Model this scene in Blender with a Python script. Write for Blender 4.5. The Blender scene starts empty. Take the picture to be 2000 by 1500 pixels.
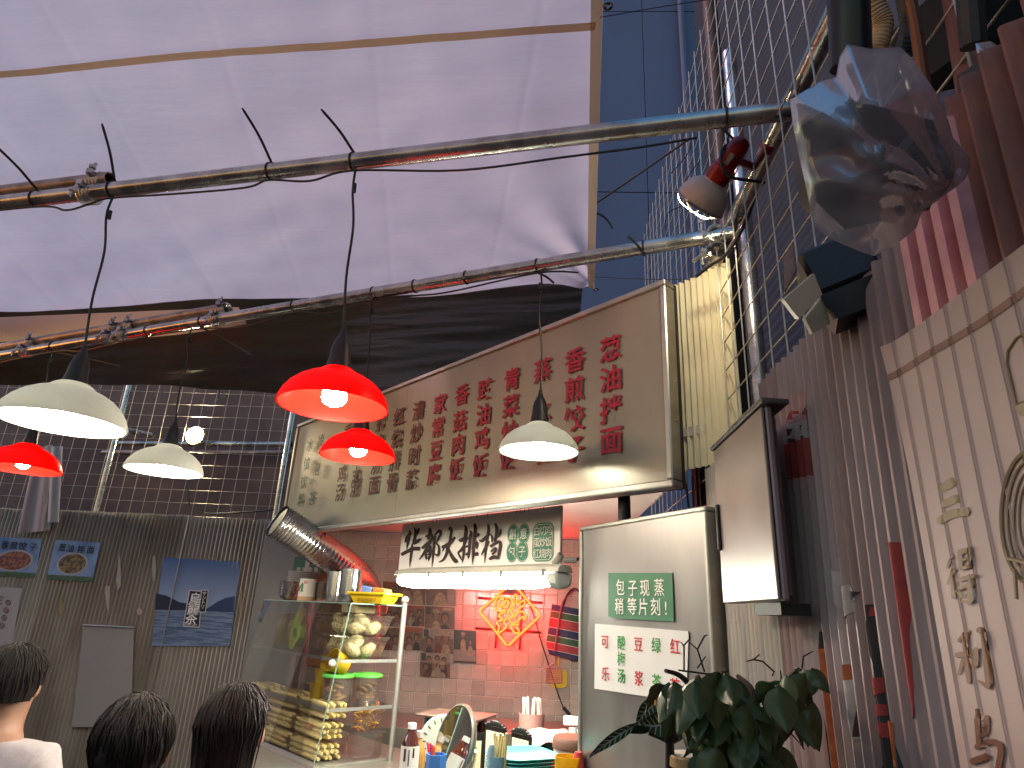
import bpy, bmesh, math, random
from mathutils import Vector, Matrix, noise
random.seed(11)
scene = bpy.context.scene
COL = scene.collection
R = math.radians
V = Vector

# ---------------------------------------------------------------- camera
FPX, CX, CY = 1250.0, 1000.0, 750.0          # focal length in photo pixels (2000 x 1500)
EYE = V((0, 0, 1.55))
up_c = V((165.0, 3470.0, -1250.0)).normalized()
fw_c = V((0, 0, -1)); fw_c = (fw_c - fw_c.dot(up_c) * up_c).normalized()
rt_c = fw_c.cross(up_c)
yaw = R(3.2)
y_c = fw_c * math.cos(yaw) + rt_c * math.sin(yaw)
x_c = y_c.cross(up_c)
CAM = Matrix((x_c, y_c, up_c))               # camera -> world rotation
cam_data = bpy.data.cameras.new('camera')
cam = bpy.data.objects.new('camera', cam_data); COL.objects.link(cam)
cam.matrix_world = Matrix.Translation(EYE) @ CAM.to_4x4()
cam_data.sensor_width = 36.0
cam_data.lens = 36.0 * FPX / 2000.0
cam_data.clip_start = 0.02; cam_data.clip_end = 500.0
scene.camera = cam

# ---------------------------------------------------------------- dusk sky, low sun, exposure
world = bpy.data.worlds.new('World'); scene.world = world; world.use_nodes = True
wn = world.node_tree.nodes; wl = world.node_tree.links
sky = wn.new('ShaderNodeTexSky'); sky.sky_type = 'NISHITA'; sky.sun_disc = False
SUN_EL, SUN_AZ = R(30.0), R(-96.0)           # low afterglow from the left; azimuth clockwise from +Y
sky.sun_elevation = R(4.0); sky.sun_rotation = SUN_AZ
sky.air_density = 1.6; sky.dust_density = 0.4; sky.ozone_density = 4.0
wl.new(sky.outputs[0], wn['Background'].inputs[0])
wn['Background'].inputs[1].default_value = 0.66
sd = bpy.data.lights.new('sun', 'SUN'); sd.energy = 1.7; sd.angle = R(30); sd.color = (1.0, 0.60, 0.66)
sun = bpy.data.objects.new('sun', sd); COL.objects.link(sun)
sun.rotation_euler = (V((-math.sin(SUN_AZ) * math.cos(SUN_EL), -math.cos(SUN_AZ) * math.cos(SUN_EL), -math.sin(SUN_EL)))).to_track_quat('-Z', 'Y').to_euler(); sun.location = (-20, 0, 20)
scene.view_settings.view_transform = 'Standard'
scene.view_settings.look = 'None'
scene.view_settings.exposure = 0.40
scene.view_settings.gamma = 1.0
scene.view_settings.use_curve_mapping = False
scene.render.engine = 'CYCLES'
cy = scene.cycles
cy.use_denoising = True
cy.max_bounces = 8; cy.transparent_max_bounces = 24
cy.diffuse_bounces = 3; cy.glossy_bounces = 3; cy.transmission_bounces = 4
cy.sample_clamp_indirect = 4.0
cy.caustics_reflective = False; cy.caustics_refractive = False

# ---------------------------------------------------------------- measuring helpers: a photo pixel -> a point on a real plane
def ray(px, py):
    return CAM @ V(((px - CX) / FPX, -(py - CY) / FPX, -1.0))
def PT(px, py, d): return EYE + ray(px, py) * d
def hit(px, py, n, p0):
    r = ray(px, py); return EYE + r * (n.dot(p0 - EYE) / n.dot(r))
def hX(px, py, x): return hit(px, py, V((1, 0, 0)), V((x, 0, 0)))
def hY(px, py, y): return hit(px, py, V((0, 1, 0)), V((0, y, 0)))
def hZ(px, py, z): return hit(px, py, V((0, 0, 1)), V((0, 0, z)))
S2 = math.sqrt(0.5)
E1, E2, EZ = V((S2, -S2, 0)), V((S2, S2, 0)), V((0, 0, 1))     # stall frame: along the counter, into the stall, up
def hB(px, py, b): return hit(px, py, E2, E2 * b)
def SP(a, b, z): return E1 * a + E2 * b + EZ * z
def ab(p): return p.dot(E1), p.dot(E2), p.z

# ---------------------------------------------------------------- mesh helpers
class MB:
    def __init__(s): s.v = []; s.f = []; s.mi = []; s.m = 0
    def add(s, vs, fs):
        o = len(s.v); s.v += [V(p) for p in vs]
        for f in fs: s.f.append([i + o for i in f]); s.mi.append(s.m)
        return s
    def box(s, c, size, rot=None, bev=0.0):
        c = V(c); hx, hy, hz = size[0] / 2, size[1] / 2, size[2] / 2
        M = rot if rot is not None else Matrix.Identity(3)
        if bev <= 0:
            vs = [c + M @ V((x * hx, y * hy, z * hz)) for x in (-1, 1) for y in (-1, 1) for z in (-1, 1)]
            return s.add(vs, [(0, 1, 3, 2), (4, 6, 7, 5), (0, 4, 5, 1), (2, 3, 7, 6), (0, 2, 6, 4), (1, 5, 7, 3)])
        b = min(bev, hx * .9, hy * .9, hz * .9)
        vs = []; ix = {}
        for x in (-1, 1):
            for y in (-1, 1):
                for z in (-1, 1):
                    for k in range(3):
                        p = [x * hx, y * hy, z * hz]
                        for j in range(3):
                            if j != k: p[j] -= (x, y, z)[j] * b
                        ix[(x, y, z, k)] = len(vs); vs.append(c + M @ V(p))
        fs = []
        for k in range(3):
            i, j = [(1, 2), (2, 0), (0, 1)][k]
            for sg in (-1, 1):
                q = []
                for (u, w) in ((-1, -1), (1, -1), (1, 1), (-1, 1)):
                    t = [0, 0, 0]; t[k] = sg; t[i] = u; t[j] = w; q.append(ix[(t[0], t[1], t[2], k)])
                fs.append(q if sg > 0 else q[::-1])
        for k in range(3):
            i, j = [(1, 2), (2, 0), (0, 1)][k]
            for u in (-1, 1):
                for w in (-1, 1):
                    t = [0, 0, 0]; t[i] = u; t[j] = w
                    a = list(t); a[k] = -1; d = list(t); d[k] = 1
                    q = [ix[(*a, i)], ix[(*d, i)], ix[(*d, j)], ix[(*a, j)]]
                    fs.append(q if u * w < 0 else q[::-1])
        for x in (-1, 1):
            for y in (-1, 1):
                for z in (-1, 1):
                    q = [ix[(x, y, z, 0)], ix[(x, y, z, 1)], ix[(x, y, z, 2)]]
                    fs.append(q if x * y * z > 0 else q[::-1])
        return s.add(vs, fs)
    def tube(s, pts, r, n=8, cap=True):
        pts = [V(p) for p in pts]; N = len(pts)
        rs = r if isinstance(r, (list, tuple)) else [r] * N
        t0 = (pts[1] - pts[0]).normalized()
        u = t0.orthogonal().normalized(); vs = []
        for i, p in enumerate(pts):
            a = pts[max(i - 1, 0)]; b = pts[min(i + 1, N - 1)]
            t = (b - a)
            t = t.normalized() if t.length > 1e-9 else t0
            u = (u - t * u.dot(t))
            u = u.normalized() if u.length > 1e-9 else t.orthogonal().normalized()
            w = t.cross(u)
            for k in range(n):
                g = 2 * math.pi * k / n
                vs.append(p + (u * math.cos(g) + w * math.sin(g)) * rs[i])
        fs = []
        for i in range(N - 1):
            for k in range(n):
                k2 = (k + 1) % n
                fs.append((i * n + k, i * n + k2, (i + 1) * n + k2, (i + 1) * n + k))
        if cap: fs += [tuple(range(n))[::-1], tuple(range((N - 1) * n, N * n))]
        return s.add(vs, fs)
    def lathe(s, prof, n=24, c=(0, 0, 0), rot=None, cap=True):
        c = V(c); M = rot if rot is not None else Matrix.Identity(3); vs = []; fs = []
        for (r, z) in prof:
            r = max(r, 1e-4)
            for k in range(n):
                g = 2 * math.pi * k / n; vs.append(c + M @ V((r * math.cos(g), r * math.sin(g), z)))
        for i in range(len(prof) - 1):
            for k in range(n):
                k2 = (k + 1) % n; fs.append((i * n + k, i * n + k2, (i + 1) * n + k2, (i + 1) * n + k))
        if cap:
            fs.append(tuple(range(n))[::-1]); fs.append(tuple(range((len(prof) - 1) * n, len(prof) * n)))
        return s.add(vs, fs)
    def ball(s, c, r, n=12, m=8, rot=None):
        rr = r if isinstance(r, (tuple, list)) else (r, r, r)
        M = rot if rot is not None else Matrix.Identity(3); vs = []; fs = []; c = V(c)
        for i in range(m + 1):
            th = math.pi * i / m
            q = max(math.sin(th), 1e-3)
            for k in range(n):
                g = 2 * math.pi * k / n
                vs.append(c + M @ V((rr[0] * q * math.cos(g), rr[1] * q * math.sin(g), -rr[2] * math.cos(th))))
        for i in range(m):
            for k in range(n):
                k2 = (k + 1) % n; fs.append((i * n + k, i * n + k2, (i + 1) * n + k2, (i + 1) * n + k))
        return s.add(vs, fs)
    def prism(s, pts, d):
        pts = [V(p) for p in pts]; d = V(d); n = len(pts)
        return s.add(pts + [p + d for p in pts],
                     [tuple(range(n)), tuple(range(n, 2 * n))[::-1]] + [((i + 1) % n, i, n + i, n + (i + 1) % n) for i in range(n)])
    def poly(s, pts): return s.add(pts, [tuple(range(len(pts)))])
    def grid(s, fn, nu, nv):
        vs = [fn(i / nu, j / nv) for i in range(nu + 1) for j in range(nv + 1)]
        fs = [(i * (nv + 1) + j, (i + 1) * (nv + 1) + j, (i + 1) * (nv + 1) + j + 1, i * (nv + 1) + j + 1) for i in range(nu) for j in range(nv)]
        return s.add(vs, fs)
    def mesh(s, name, mats, sharp=35):
        me = bpy.data.meshes.new(name)
        me.from_pydata([tuple(p) for p in s.v], [], s.f)
        for m in (mats if isinstance(mats, (list, tuple)) else [mats]): me.materials.append(m)
        if any(s.mi): me.polygons.foreach_set('material_index', s.mi)
        me.polygons.foreach_set('use_smooth', [True] * len(s.f))
        me.update()
        me.set_sharp_from_angle(angle=R(sharp))
        return me

def link(o, parent=None, world=True):
    COL.objects.link(o)
    if parent is not None:
        o.parent = parent
        if world: o.matrix_parent_inverse = PM[parent.name].inverted()
    return o
PM = {}
def obj(name, mb, mats, parent=None, world=True, sharp=35):
    me = mb.mesh(name, mats, sharp) if isinstance(mb, MB) else mb
    o = bpy.data.objects.new(name, me)
    link(o, parent, world)
    # a child's accumulated frame, for sub-parts
    PM[o.name] = PM[parent.name] @ o.matrix_parent_inverse if parent is not None else Matrix.Identity(4)
    return o
def tag(o, label=None, cat=None, group=None, kind=None):
    if label: o['label'] = label
    if cat: o['category'] = cat
    if group: o['group'] = group
    if kind: o['kind'] = kind
    return o
def thing(name, label, cat, loc=(0, 0, 0), rotz=0.0, group=None):
    o = bpy.data.objects.new(name, None); COL.objects.link(o)
    o.empty_display_size = 0.1
    o.location = loc; o.rotation_euler = (0, 0, rotz)
    PM[o.name] = Matrix.Translation(V(loc)) @ Matrix.Rotation(rotz, 4, 'Z')
    return tag(o, label, cat, group)
def struct(o): o['kind'] = 'structure'; return o
def one(name, mb, mats, label, cat, group=None, base=None, sharp=35):
    """a thing that is one mesh, vertices in world space, origin moved to its base"""
    b = V(base) if base is not None else V((sum(p.x for p in mb.v) / len(mb.v), sum(p.y for p in mb.v) / len(mb.v), min(p.z for p in mb.v)))
    mb.v = [p - b for p in mb.v]
    o = obj(name, mb, mats, sharp=sharp); o.location = b; PM[o.name] = Matrix.Translation(b)
    return tag(o, label, cat, group)

def smooth_path(pts, k=6):
    P = [V(p) for p in pts]; out = []
    for i in range(len(P) - 1):
        p0, p1, p2, p3 = P[max(i - 1, 0)], P[i], P[i + 1], P[min(i + 2, len(P) - 1)]
        for j in range(k):
            t = j / k
            out.append(0.5 * ((2 * p1) + (p2 - p0) * t + (2 * p0 - 5 * p1 + 4 * p2 - p3) * t * t + (3 * p1 - p0 - 3 * p2 + p3) * t ** 3))
    out.append(P[-1]); return out

# ---------------------------------------------------------------- materials
def mat(name, col, rough=.5, metal=0.0, var=0.0, vs=6.0, st=(1, 1, 1), col2=None, thr=None, bump=0.0, bs=60.0, bst=None,
        spec=.5, emit=None, es=0.0, trans=0.0, orand=0.0, rvar=0.0, ior=1.45, coat=0.0):
    m = bpy.data.materials.new(name); m.use_nodes = True
    nt = m.node_tree; N = nt.nodes; L = nt.links; b = N['Principled BSDF']
    c4 = (*col, 1)
    b.inputs['Base Color'].default_value = c4
    b.inputs['Roughness'].default_value = rough
    b.inputs['Metallic'].default_value = metal
    b.inputs['Specular IOR Level'].default_value = spec
    b.inputs['IOR'].default_value = ior
    if coat: b.inputs['Coat Weight'].default_value = coat
    if trans: b.inputs['Transmission Weight'].default_value = trans
    if emit is not None:
        b.inputs['Emission Color'].default_value = (*emit, 1); b.inputs['Emission Strength'].default_value = es
    src = None
    if var or col2 or bump or rvar:
        tc = N.new('ShaderNodeTexCoord'); mp = N.new('ShaderNodeMapping'); L.new(tc.outputs['Object'], mp.inputs[0])
        mp.inputs['Scale'].default_value = st
        nz = N.new('ShaderNodeTexNoise'); nz.inputs['Scale'].default_value = vs; nz.inputs['Detail'].default_value = 5; nz.inputs['Roughness'].default_value = .62
        L.new(mp.outputs[0], nz.inputs['Vector'])
    if var or col2:
        cr = N.new('ShaderNodeValToRGB'); L.new(nz.outputs[0], cr.inputs[0])
        if col2 is None: col2 = tuple(max(0, c * (1 - var)) for c in col); hi = tuple(min(1, c * (1 + var)) for c in col)
        else: hi = col
        lo_p, hi_p = thr if thr else (.3, .7)
        cr.color_ramp.elements[0].position = lo_p; cr.color_ramp.elements[0].color = (*col2, 1)
        cr.color_ramp.elements[1].position = hi_p; cr.color_ramp.elements[1].color = (*hi, 1)
        src = cr.outputs[0]
    if orand:
        oi = N.new('ShaderNodeObjectInfo'); mr = N.new('ShaderNodeMapRange')
        L.new(oi.outputs['Random'], mr.inputs[0]); mr.inputs[3].default_value = 1 - orand; mr.inputs[4].default_value = 1 + orand
        mx = N.new('ShaderNodeVectorMath'); mx.operation = 'SCALE'
        if src is not None: L.new(src, mx.inputs[0])
        else: mx.inputs[0].default_value = col
        L.new(mr.outputs[0], mx.inputs['Scale']); src = mx.outputs[0]
    if src is not None: L.new(src, b.inputs['Base Color'])
    if rvar:
        rr = N.new('ShaderNodeMapRange'); L.new(nz.outputs[0], rr.inputs[0]); rr.inputs[1].default_value = .3; rr.inputs[2].default_value = .7
        rr.inputs[3].default_value = max(0.02, rough - rvar); rr.inputs[4].default_value = min(1, rough + rvar); L.new(rr.outputs[0], b.inputs['Roughness'])
    if bump:
        n2 = N.new('ShaderNodeTexNoise'); n2.inputs['Scale'].default_value = bs; n2.inputs['Detail'].default_value = 4
        m2 = N.new('ShaderNodeMapping'); m2.inputs['Scale'].default_value = bst or st; L.new(tc.outputs['Object'], m2.inputs[0]); L.new(m2.outputs[0], n2.inputs['Vector'])
        bp = N.new('ShaderNodeBump'); bp.inputs['Strength'].default_value = bump; bp.inputs['Distance'].default_value = .01
        L.new(n2.outputs[0], bp.inputs['Height']); L.new(bp.outputs[0], b.inputs['Normal'])
    return m
def sheet_mat(name, col, tcol, tw, rough=.8, bump=.15, bs=30, bst=(1, 1, 1), col2=None, spec=.2):
    """thin cloth or plastic: scatters on both sides"""
    m = mat(name, col, rough, 0, var=.06, vs=1.5, bump=bump, bs=bs, bst=bst, col2=col2, spec=spec)
    nt = m.node_tree; N = nt.nodes; L = nt.links
    b = N['Principled BSDF']; out = N['Material Output']
    tr = N.new('ShaderNodeBsdfTranslucent'); tr.inputs[0].default_value = (*tcol, 1)
    mx = N.new('ShaderNodeMixShader'); mx.inputs[0].default_value = tw
    for l in list(b.inputs['Normal'].links): L.new(l.from_socket, tr.inputs['Normal'])
    L.new(b.outputs[0], mx.inputs[1]); L.new(tr.outputs[0], mx.inputs[2]); L.new(mx.outputs[0], out.inputs[0])
    return m
def glass_mat(name, tint=(.93, .97, .95), refl=.06, rough=.03, ior=1.45, haze=0.0, hcol=(.8, .8, .85), bump=0.0, bs=20):
    m = bpy.data.materials.new(name); m.use_nodes = True
    nt = m.node_tree; N = nt.nodes; L = nt.links; N.remove(N['Principled BSDF']); out = N['Material Output']
    t = N.new('ShaderNodeBsdfTransparent'); t.inputs[0].default_value = (*tint, 1)
    g = N.new('ShaderNodeBsdfGlossy'); g.inputs[1].default_value = rough
    fr = N.new('ShaderNodeFresnel'); fr.inputs[0].default_value = ior
    ad = N.new('ShaderNodeMath'); ad.operation = 'MULTIPLY_ADD'; ad.inputs[1].default_value = 0.66; ad.inputs[2].default_value = refl
    L.new(fr.outputs[0], ad.inputs[0])
    mx = N.new('ShaderNodeMixShader'); L.new(ad.outputs[0], mx.inputs[0]); L.new(t.outputs[0], mx.inputs[1]); L.new(g.outputs[0], mx.inputs[2])
    last = mx.outputs[0]
    if haze:
        d = N.new('ShaderNodeBsdfDiffuse'); d.inputs[0].default_value = (*hcol, 1)
        d2 = N.new('ShaderNodeBsdfTranslucent'); d2.inputs[0].default_value = (*hcol, 1)
        ds = N.new('ShaderNodeMixShader'); L.new(d.outputs[0], ds.inputs[1]); L.new(d2.outputs[0], ds.inputs[2])
        m3 = N.new('ShaderNodeMixShader'); m3.inputs[0].default_value = haze
        L.new(last, m3.inputs[1]); L.new(ds.outputs[0], m3.inputs[2]); last = m3.outputs[0]
    if bump:
        tc = N.new('ShaderNodeTexCoord'); nz = N.new('ShaderNodeTexNoise'); nz.inputs['Scale'].default_value = bs; L.new(tc.outputs['Object'], nz.inputs['Vector'])
        bp = N.new('ShaderNodeBump'); bp.inputs['Strength'].default_value = bump; bp.inputs['Distance'].default_value = .02
        L.new(nz.outputs[0], bp.inputs['Height']); L.new(bp.outputs[0], g.inputs['Normal'])
    L.new(last, out.inputs[0]); return m
def glow(name, col, s):
    m = bpy.data.materials.new(name); m.use_nodes = True
    N = m.node_tree.nodes; N.remove(N['Principled BSDF'])
    e = N.new('ShaderNodeEmission'); e.inputs[0].default_value = (*col, 1); e.inputs[1].default_value = s
    m.node_tree.links.new(e.outputs[0], N['Material Output'].inputs[0]); return m

black_rubber = mat('black_rubber', (.012, .012, .013), .45, var=.2, vs=30)
galv = mat('galvanised_pipe', (.55, .54, .53), .27, .92, col2=(.30, .28, .27), vs=9, st=(1, 1, 1), thr=(.35, .62), bump=.05, bs=140, rvar=.12)
galv_old = mat('weathered_steel', (.42, .38, .36), .42, .75, col2=(.20, .15, .13), vs=14, thr=(.35, .7), bump=.1, bs=120, rvar=.1)
wire_m = mat('wire_steel', (.46, .41, .35), .38, .55, var=.2, vs=20)
steel = mat('brushed_stainless', (.36, .34, .285), .42, .78, col2=(.27, .255, .21), vs=2.6, st=(1, 1, .35), thr=(.3, .75), bump=.02, bs=220, bst=(1, 1, .05), rvar=.09)
steel_edge = mat('stainless_frame', (.46, .45, .41), .40, .85, var=.15, vs=12, bump=.03, bs=90)
dark_steel = mat('dark_painted_steel', (.03, .03, .035), .5, .2, var=.3, vs=12)
white_paint = mat('white_board', (.74, .72, .68), .55, 0, var=.05, vs=4)

# ================================================================= SETTING
asphalt = mat('dark_concrete', (.07, .065, .06), .85, var=.3, vs=3, bump=.2, bs=80)
g = MB(); g.grid(lambda u, v: V((-60 + 120 * u, -60 + 120 * v, 0)), 4, 4)
struct(obj('ground', g, asphalt))

def corr_sheet(p0, d, length, z0, z1, nrm, pitch=.032, amp=.0085, trap=False, nz=8, wob=.006, jag=0.0, seed=0, per=8):
    """one corrugated sheet, ridges vertical, starting at p0 and running along d"""
    d = V(d); nrm = V(nrm); p0 = V(p0); n = max(2, int(length / pitch * per))
    m = MB()
    def fn(u, v):
        s = u * length; ph = (s / pitch) % 1.0
        if trap:
            h = 1.0 if .12 < ph < .60 else (-1.0 if ph > .72 else (ph / .12 * 2 - 1 if ph <= .12 else 1 - (ph - .60) / .12 * 2))
        else: h = math.cos(ph * 2 * math.pi)
        z = z0 + (z1 - z0) * v
        if v == 1 and jag: z += jag * (noise.noise(V((s * 9, seed, 0))) + .5 * noise.noise(V((s * 60, seed, 2))))
        w = wob * noise.noise(V((s * 1.7 + seed, z * 1.3, seed))) + wob * .35 * noise.noise(V((s * 6 + seed, z * 5, 3)))
        return p0 + d * s + EZ * z + nrm * (h * amp + w)
    return m.grid(fn, n, nz)

corr_beige = mat('corrugated_weathered', (.39, .355, .31), .45, .3, col2=(.27, .235, .195), vs=5, st=(1, 1, .3), thr=(.30, .6), bump=.15, bs=60, rvar=.12)
corr_light = mat('corrugated_pale', (.47, .435, .385), .42, .3, col2=(.34, .30, .25), vs=5, st=(1, 1, .3), thr=(.3, .55), bump=.12, bs=60, rvar=.12)
corr_grey = mat('corrugated_grey', (.36, .275, .265), .50, .12, col2=(.18, .095, .085), vs=10, st=(1, 1, .12), thr=(.32, .6), bump=.15, bs=70, rvar=.14)
corr_blue = mat('corrugated_zinc', (.42, .37, .31), .45, .2, col2=(.28, .27, .27), vs=10, st=(1, 1, .15), thr=(.3, .6), bump=.1, bs=70, rvar=.1)
corr_cream = mat('corrugated_cream', (.72, .64, .44), .5, 0, col2=(.50, .40, .24), vs=14, st=(1, 1, .25), thr=(.28, .5), bump=.12, bs=90)
corr_pink = mat('corrugated_pink', (.74, .36, .37), .5, .0, col2=(.62, .28, .31), vs=40, thr=(.3, .7), bump=.12, bs=240)
corr_rust = mat('corrugated_rust', (.30, .11, .08), .6, .1, col2=(.16, .07, .06), vs=10, st=(1, 1, .15), thr=(.3, .65), bump=.25, bs=70)
plaster_dark = mat('dark_plaster', (.15, .10, .085), .8, col2=(.08, .055, .05), vs=2.5, thr=(.3, .7), bump=.2, bs=30)
facade_blue = mat('facade_bluegrey', (.095, .125, .22), .7, col2=(.07, .092, .165), vs=.8, st=(1, 1, .3), thr=(.25, .75), bump=.25, bs=14)
louvre_m = mat('facade_louvre_dark', (.010, .013, .026), .6, .0, var=.25, vs=3)

# ---- far building seen through the gap
bl = thing('building', 'tall blue-grey panelled building behind the awning at dusk', 'building', (0.6, 8.0, 0))
core = MB(); core.box((.4, 8.35, 6.5), (9.0, .6, 13)); obj('wall', core, mat('joint_dark', (.05, .05, .06), .9), bl)
pw, ph = 1.46, 3.6
for i in range(5):
    for j in range(4):
        x0 = -2.95 + i * pw
        m = MB(); m.box((x0 + pw / 2, 8.03, .5 + ph * (j + .5) - .2), (pw - .010, .06, ph - .012), bev=.004)
        obj('facade_panel', m, facade_blue, bl)
m = MB(); m.tube([(2.05, 7.93, 0), (2.05, 7.93, 12.5)], .05, 10); obj('drainpipe', m, facade_blue, bl)

# ---- dark ribbed building behind the wire mesh on the right
lb = thing('building', 'dark building with fine horizontal metal ribs behind the right mesh', 'building', (1.2, 3.5, 0))
m = MB(); m.box((1.5, 1.7, 5.0), (.5, 5.3, 10)); obj('wall', m, louvre_m, lb)
m = MB(); k = 0; z = 1.6
prof = []
while z < 8.0:
    prof += [(0, z), (.008, z + .012), (.008, z + .03), (0, z + .042)]; z += .056
vs = [(1.235 - a, yy, zz) for (a, zz) in prof for yy in (-1.0, 4.3)]
fs = [(2 * i, 2 * i + 1, 2 * i + 3, 2 * i + 2) for i in range(len(prof) - 1)]
m.add(vs, fs); tag(obj('rib_cladding', m, louvre_m, lb), kind='stuff')

# ---- back wall: dark upper wall, corrugated lower wall, wire mesh
m = MB(); m.box((-4.2, 5.4, 1.75), (5.4, .24, 3.9))
one('upper_wall', m, plaster_dark, 'dark brown rendered wall behind the wire mesh at the back', 'wall')
m = MB(); m.box((-5.9, .5, 1.2), (.2, 10.2, 2.4))
struct(obj('light_block_wall', m, plaster_dark))  # unseen wall added on the left to block low sun and sky glow
bw = thing('corrugated_wall', 'weathered beige corrugated metal wall at the back, hung with posters', 'wall', (-3.5, 4.95, 0))
ztop = 2.18
edges = [-5.7, -4.75, -3.79, -2.78, -2.06]
for i in range(4):
    L_ = edges[i + 1] - edges[i] + .03
    obj('metal_sheet', corr_sheet((edges[i], 4.95 - .007 * (i % 2), 0), (1, 0, 0), L_, .05, ztop - .012 * (i % 2) - .006 * i, (0, -1, 0), .0325, .0140, jag=.006, seed=i * 7 + 1),
        [corr_beige, corr_light, corr_beige, corr_light][i], bw)
m = MB(); m.tube([(-2.74, 4.922, .1), (-2.735, 4.922, 2.15)], .004, 6); obj('sheet_seam', m, steel_edge, bw)

residue = [mat('paste_yellow', (.36, .27, .10), .7, col2=(.22, .16, .08), vs=30), mat('paste_white', (.37, .32, .26), .7, var=.2, vs=30)]
for px, py, w_, h_, k in ((418, 1100, 5, 34, 0), (430, 1120, 5, 40, 0), (444, 1140, 4, 30, 1), (408, 1160, 6, 26, 1), (300, 1105, 4, 30, 1), (232, 1120, 5, 36, 1), (118, 1185, 4, 26, 0), (272, 1195, 6, 10, 1), (470, 1180, 4, 40, 0), (210, 1165, 5, 30, 1)):
    m = MB(); n_ = 9; pts_ = []
    for i in range(n_): g_ = 2 * math.pi * i / n_; k_ = random.uniform(.6, 1.15); pts_.append(hY(px + w_ * k_ * math.cos(g_), py + h_ * k_ * math.sin(g_), 4.932))
    m.poly(pts_); obj('paper_residue', m, residue[k], bw)

def wire_mesh(name, label, org, d, nh, hstep, z0, nv, vstep, length, height, r=.0022, skew=0.0):
    t = thing(name, label, 'wire mesh', org); org = V(org); d = V(d); nrm = d.cross(EZ)
    vm = None
    for i in range(nh):
        p = org + d * (i * hstep) + EZ * z0
        w = .004 * noise.noise(V((i * 1.7, 2, 5)))
        m = MB(); m.tube([p + nrm * w, p + EZ * height * .5 + nrm * (w + .004 * math.sin(i * 2.1)), p + EZ * height + d * skew], r, 6)
        obj('wire', m, wire_m, t)
    for j in range(nv):
        p = org + EZ * (z0 + .03 + j * vstep) + nrm * .0045
        m = MB(); m.tube([p - d * .03, p + d * length * .5 + EZ * .003 * math.sin(j * 1.3), p + d * length], r, 6)
        obj('wire', m, wire_m, t)
    return t
wire_mesh('wire_mesh', 'steel wire mesh above the back corrugated wall', (-5.4, 4.885, 0), (1, 0, 0), 34, .1, 2.12, 13, .1, 3.34, 1.28, r=.0016)
wire_mesh('wire_mesh', 'steel wire mesh standing above the right corrugated wall', (.545, -1.484, 0), (0, 1, 0), 49, .098, 1.80, 21, .09, 4.76, 1.86)

# ---- right wall sheets
rw = thing('corrugated_wall', 'grey corrugated metal wall along the right side with torn posters', 'wall', (.5, 1.2, 0))
obj('metal_sheet', corr_sheet((.498, 1.36, 0), (0, 1, 0), .60, .05, 1.99, (-1, 0, 0), .032, .009, jag=.004, seed=31), corr_blue, rw)
obj('metal_sheet', corr_sheet((.490, .70, 0), (0, 1, 0), .70, .05, 2.072, (-1, 0, 0), .032, .0095, jag=.004, seed=37), corr_grey, rw)
obj('metal_sheet', corr_sheet((.478, .635, 0), (0, 1, 0), .14, .05, 2.14, (-1, 0, 0), .035, .0105, trap=True, wob=.002, seed=41, per=16), corr_pink, rw)
obj('metal_sheet', corr_sheet((.486, -1.5, 0), (0, 1, 0), 2.14, .05, 2.17, (-1, 0, 0), .034, .010, seed=43), corr_rust, rw)

# ---- cream corrugated panel between the menu board and the right wall
tl, tr_ = hit(1310, 570, V((.80, .60, 0)), V((.46, 1.98, 0))), hit(1426, 514, V((.80, .60, 0)), V((.46, 1.98, 0)))
dd = V((tr_.x - tl.x, tr_.y - tl.y, 0)); Lc = dd.length; dd.normalize()
m = corr_sheet(V((tl.x, tl.y, 0)) - dd * .05, dd, Lc + .05, 2.0, tl.z + .012, (-.80, -.60, 0), .0245, .007, seed=51, jag=.012)
one('corrugated_panel', m, corr_cream, 'cream corrugated plastic panel beside the steel menu board', 'panel')

# ---- stall: tile wall, ceiling, side panel
tile_m = mat('glazed_tile', (.42, .325, .28), .20, 0, var=.10, vs=14, bump=.03, bs=16, orand=.13, rvar=.06)
grout = mat('grout', (.62, .53, .45), .9, var=.1, vs=20)
tw = thing('tile_wall', 'brown glazed tile wall at the back of the food stall', 'wall', (-.5, 4.98, 0))
m = MB(); m.box((-.55, 5.02, 1.05), (2.36, .07, 2.10)); obj('backing', m, grout, tw)
tm = MB(); tm.box((0, 0, 0), (.0955, .008, .0955), bev=.0025); tme = tm.mesh('tile', tile_m)
for i in range(23):
    for j in range(13):
        o = bpy.data.objects.new('tile', tme); COL.objects.link(o); o.parent = tw
        o.matrix_parent_inverse = PM[tw.name].inverted()
        o.location = (-1.665 + .05 + i * .1, 4.982 + random.uniform(-.0012, .0012), 2.10 - .05 - j * .1)
        o.rotation_euler = (random.uniform(-.005, .005), 0, random.uniform(-.005, .005))
ceil_m = mat('ceiling_panel', (.66, .58, .50), .6, var=.06, vs=3)
ce = thing('stall_ceiling', 'flat cream panelled ceiling inside the food stall under the menu board', 'ceiling', (-.6, 3.8, 2.1))
A_, B_, C_, D_, E_ = SP(-3.66, 1.72, 0), SP(-.98, 1.72, 0), V((.55, 2.0, 0)), V((.55, 5.0, 0)), V((-1.75, 5.0, 0))
def clip_x(poly, x, keep_right):
    out = []
    for i in range(len(poly)):
        p, q = poly[i], poly[(i + 1) % len(poly)]
        ip, iq = (p.x >= x) == keep_right, (q.x >= x) == keep_right
        if ip: out.append(p)
        if ip != iq: out.append(p.lerp(q, (x - p.x) / (q.x - p.x)))
    return out
P_ = [A_, B_, C_, D_, E_]
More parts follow.
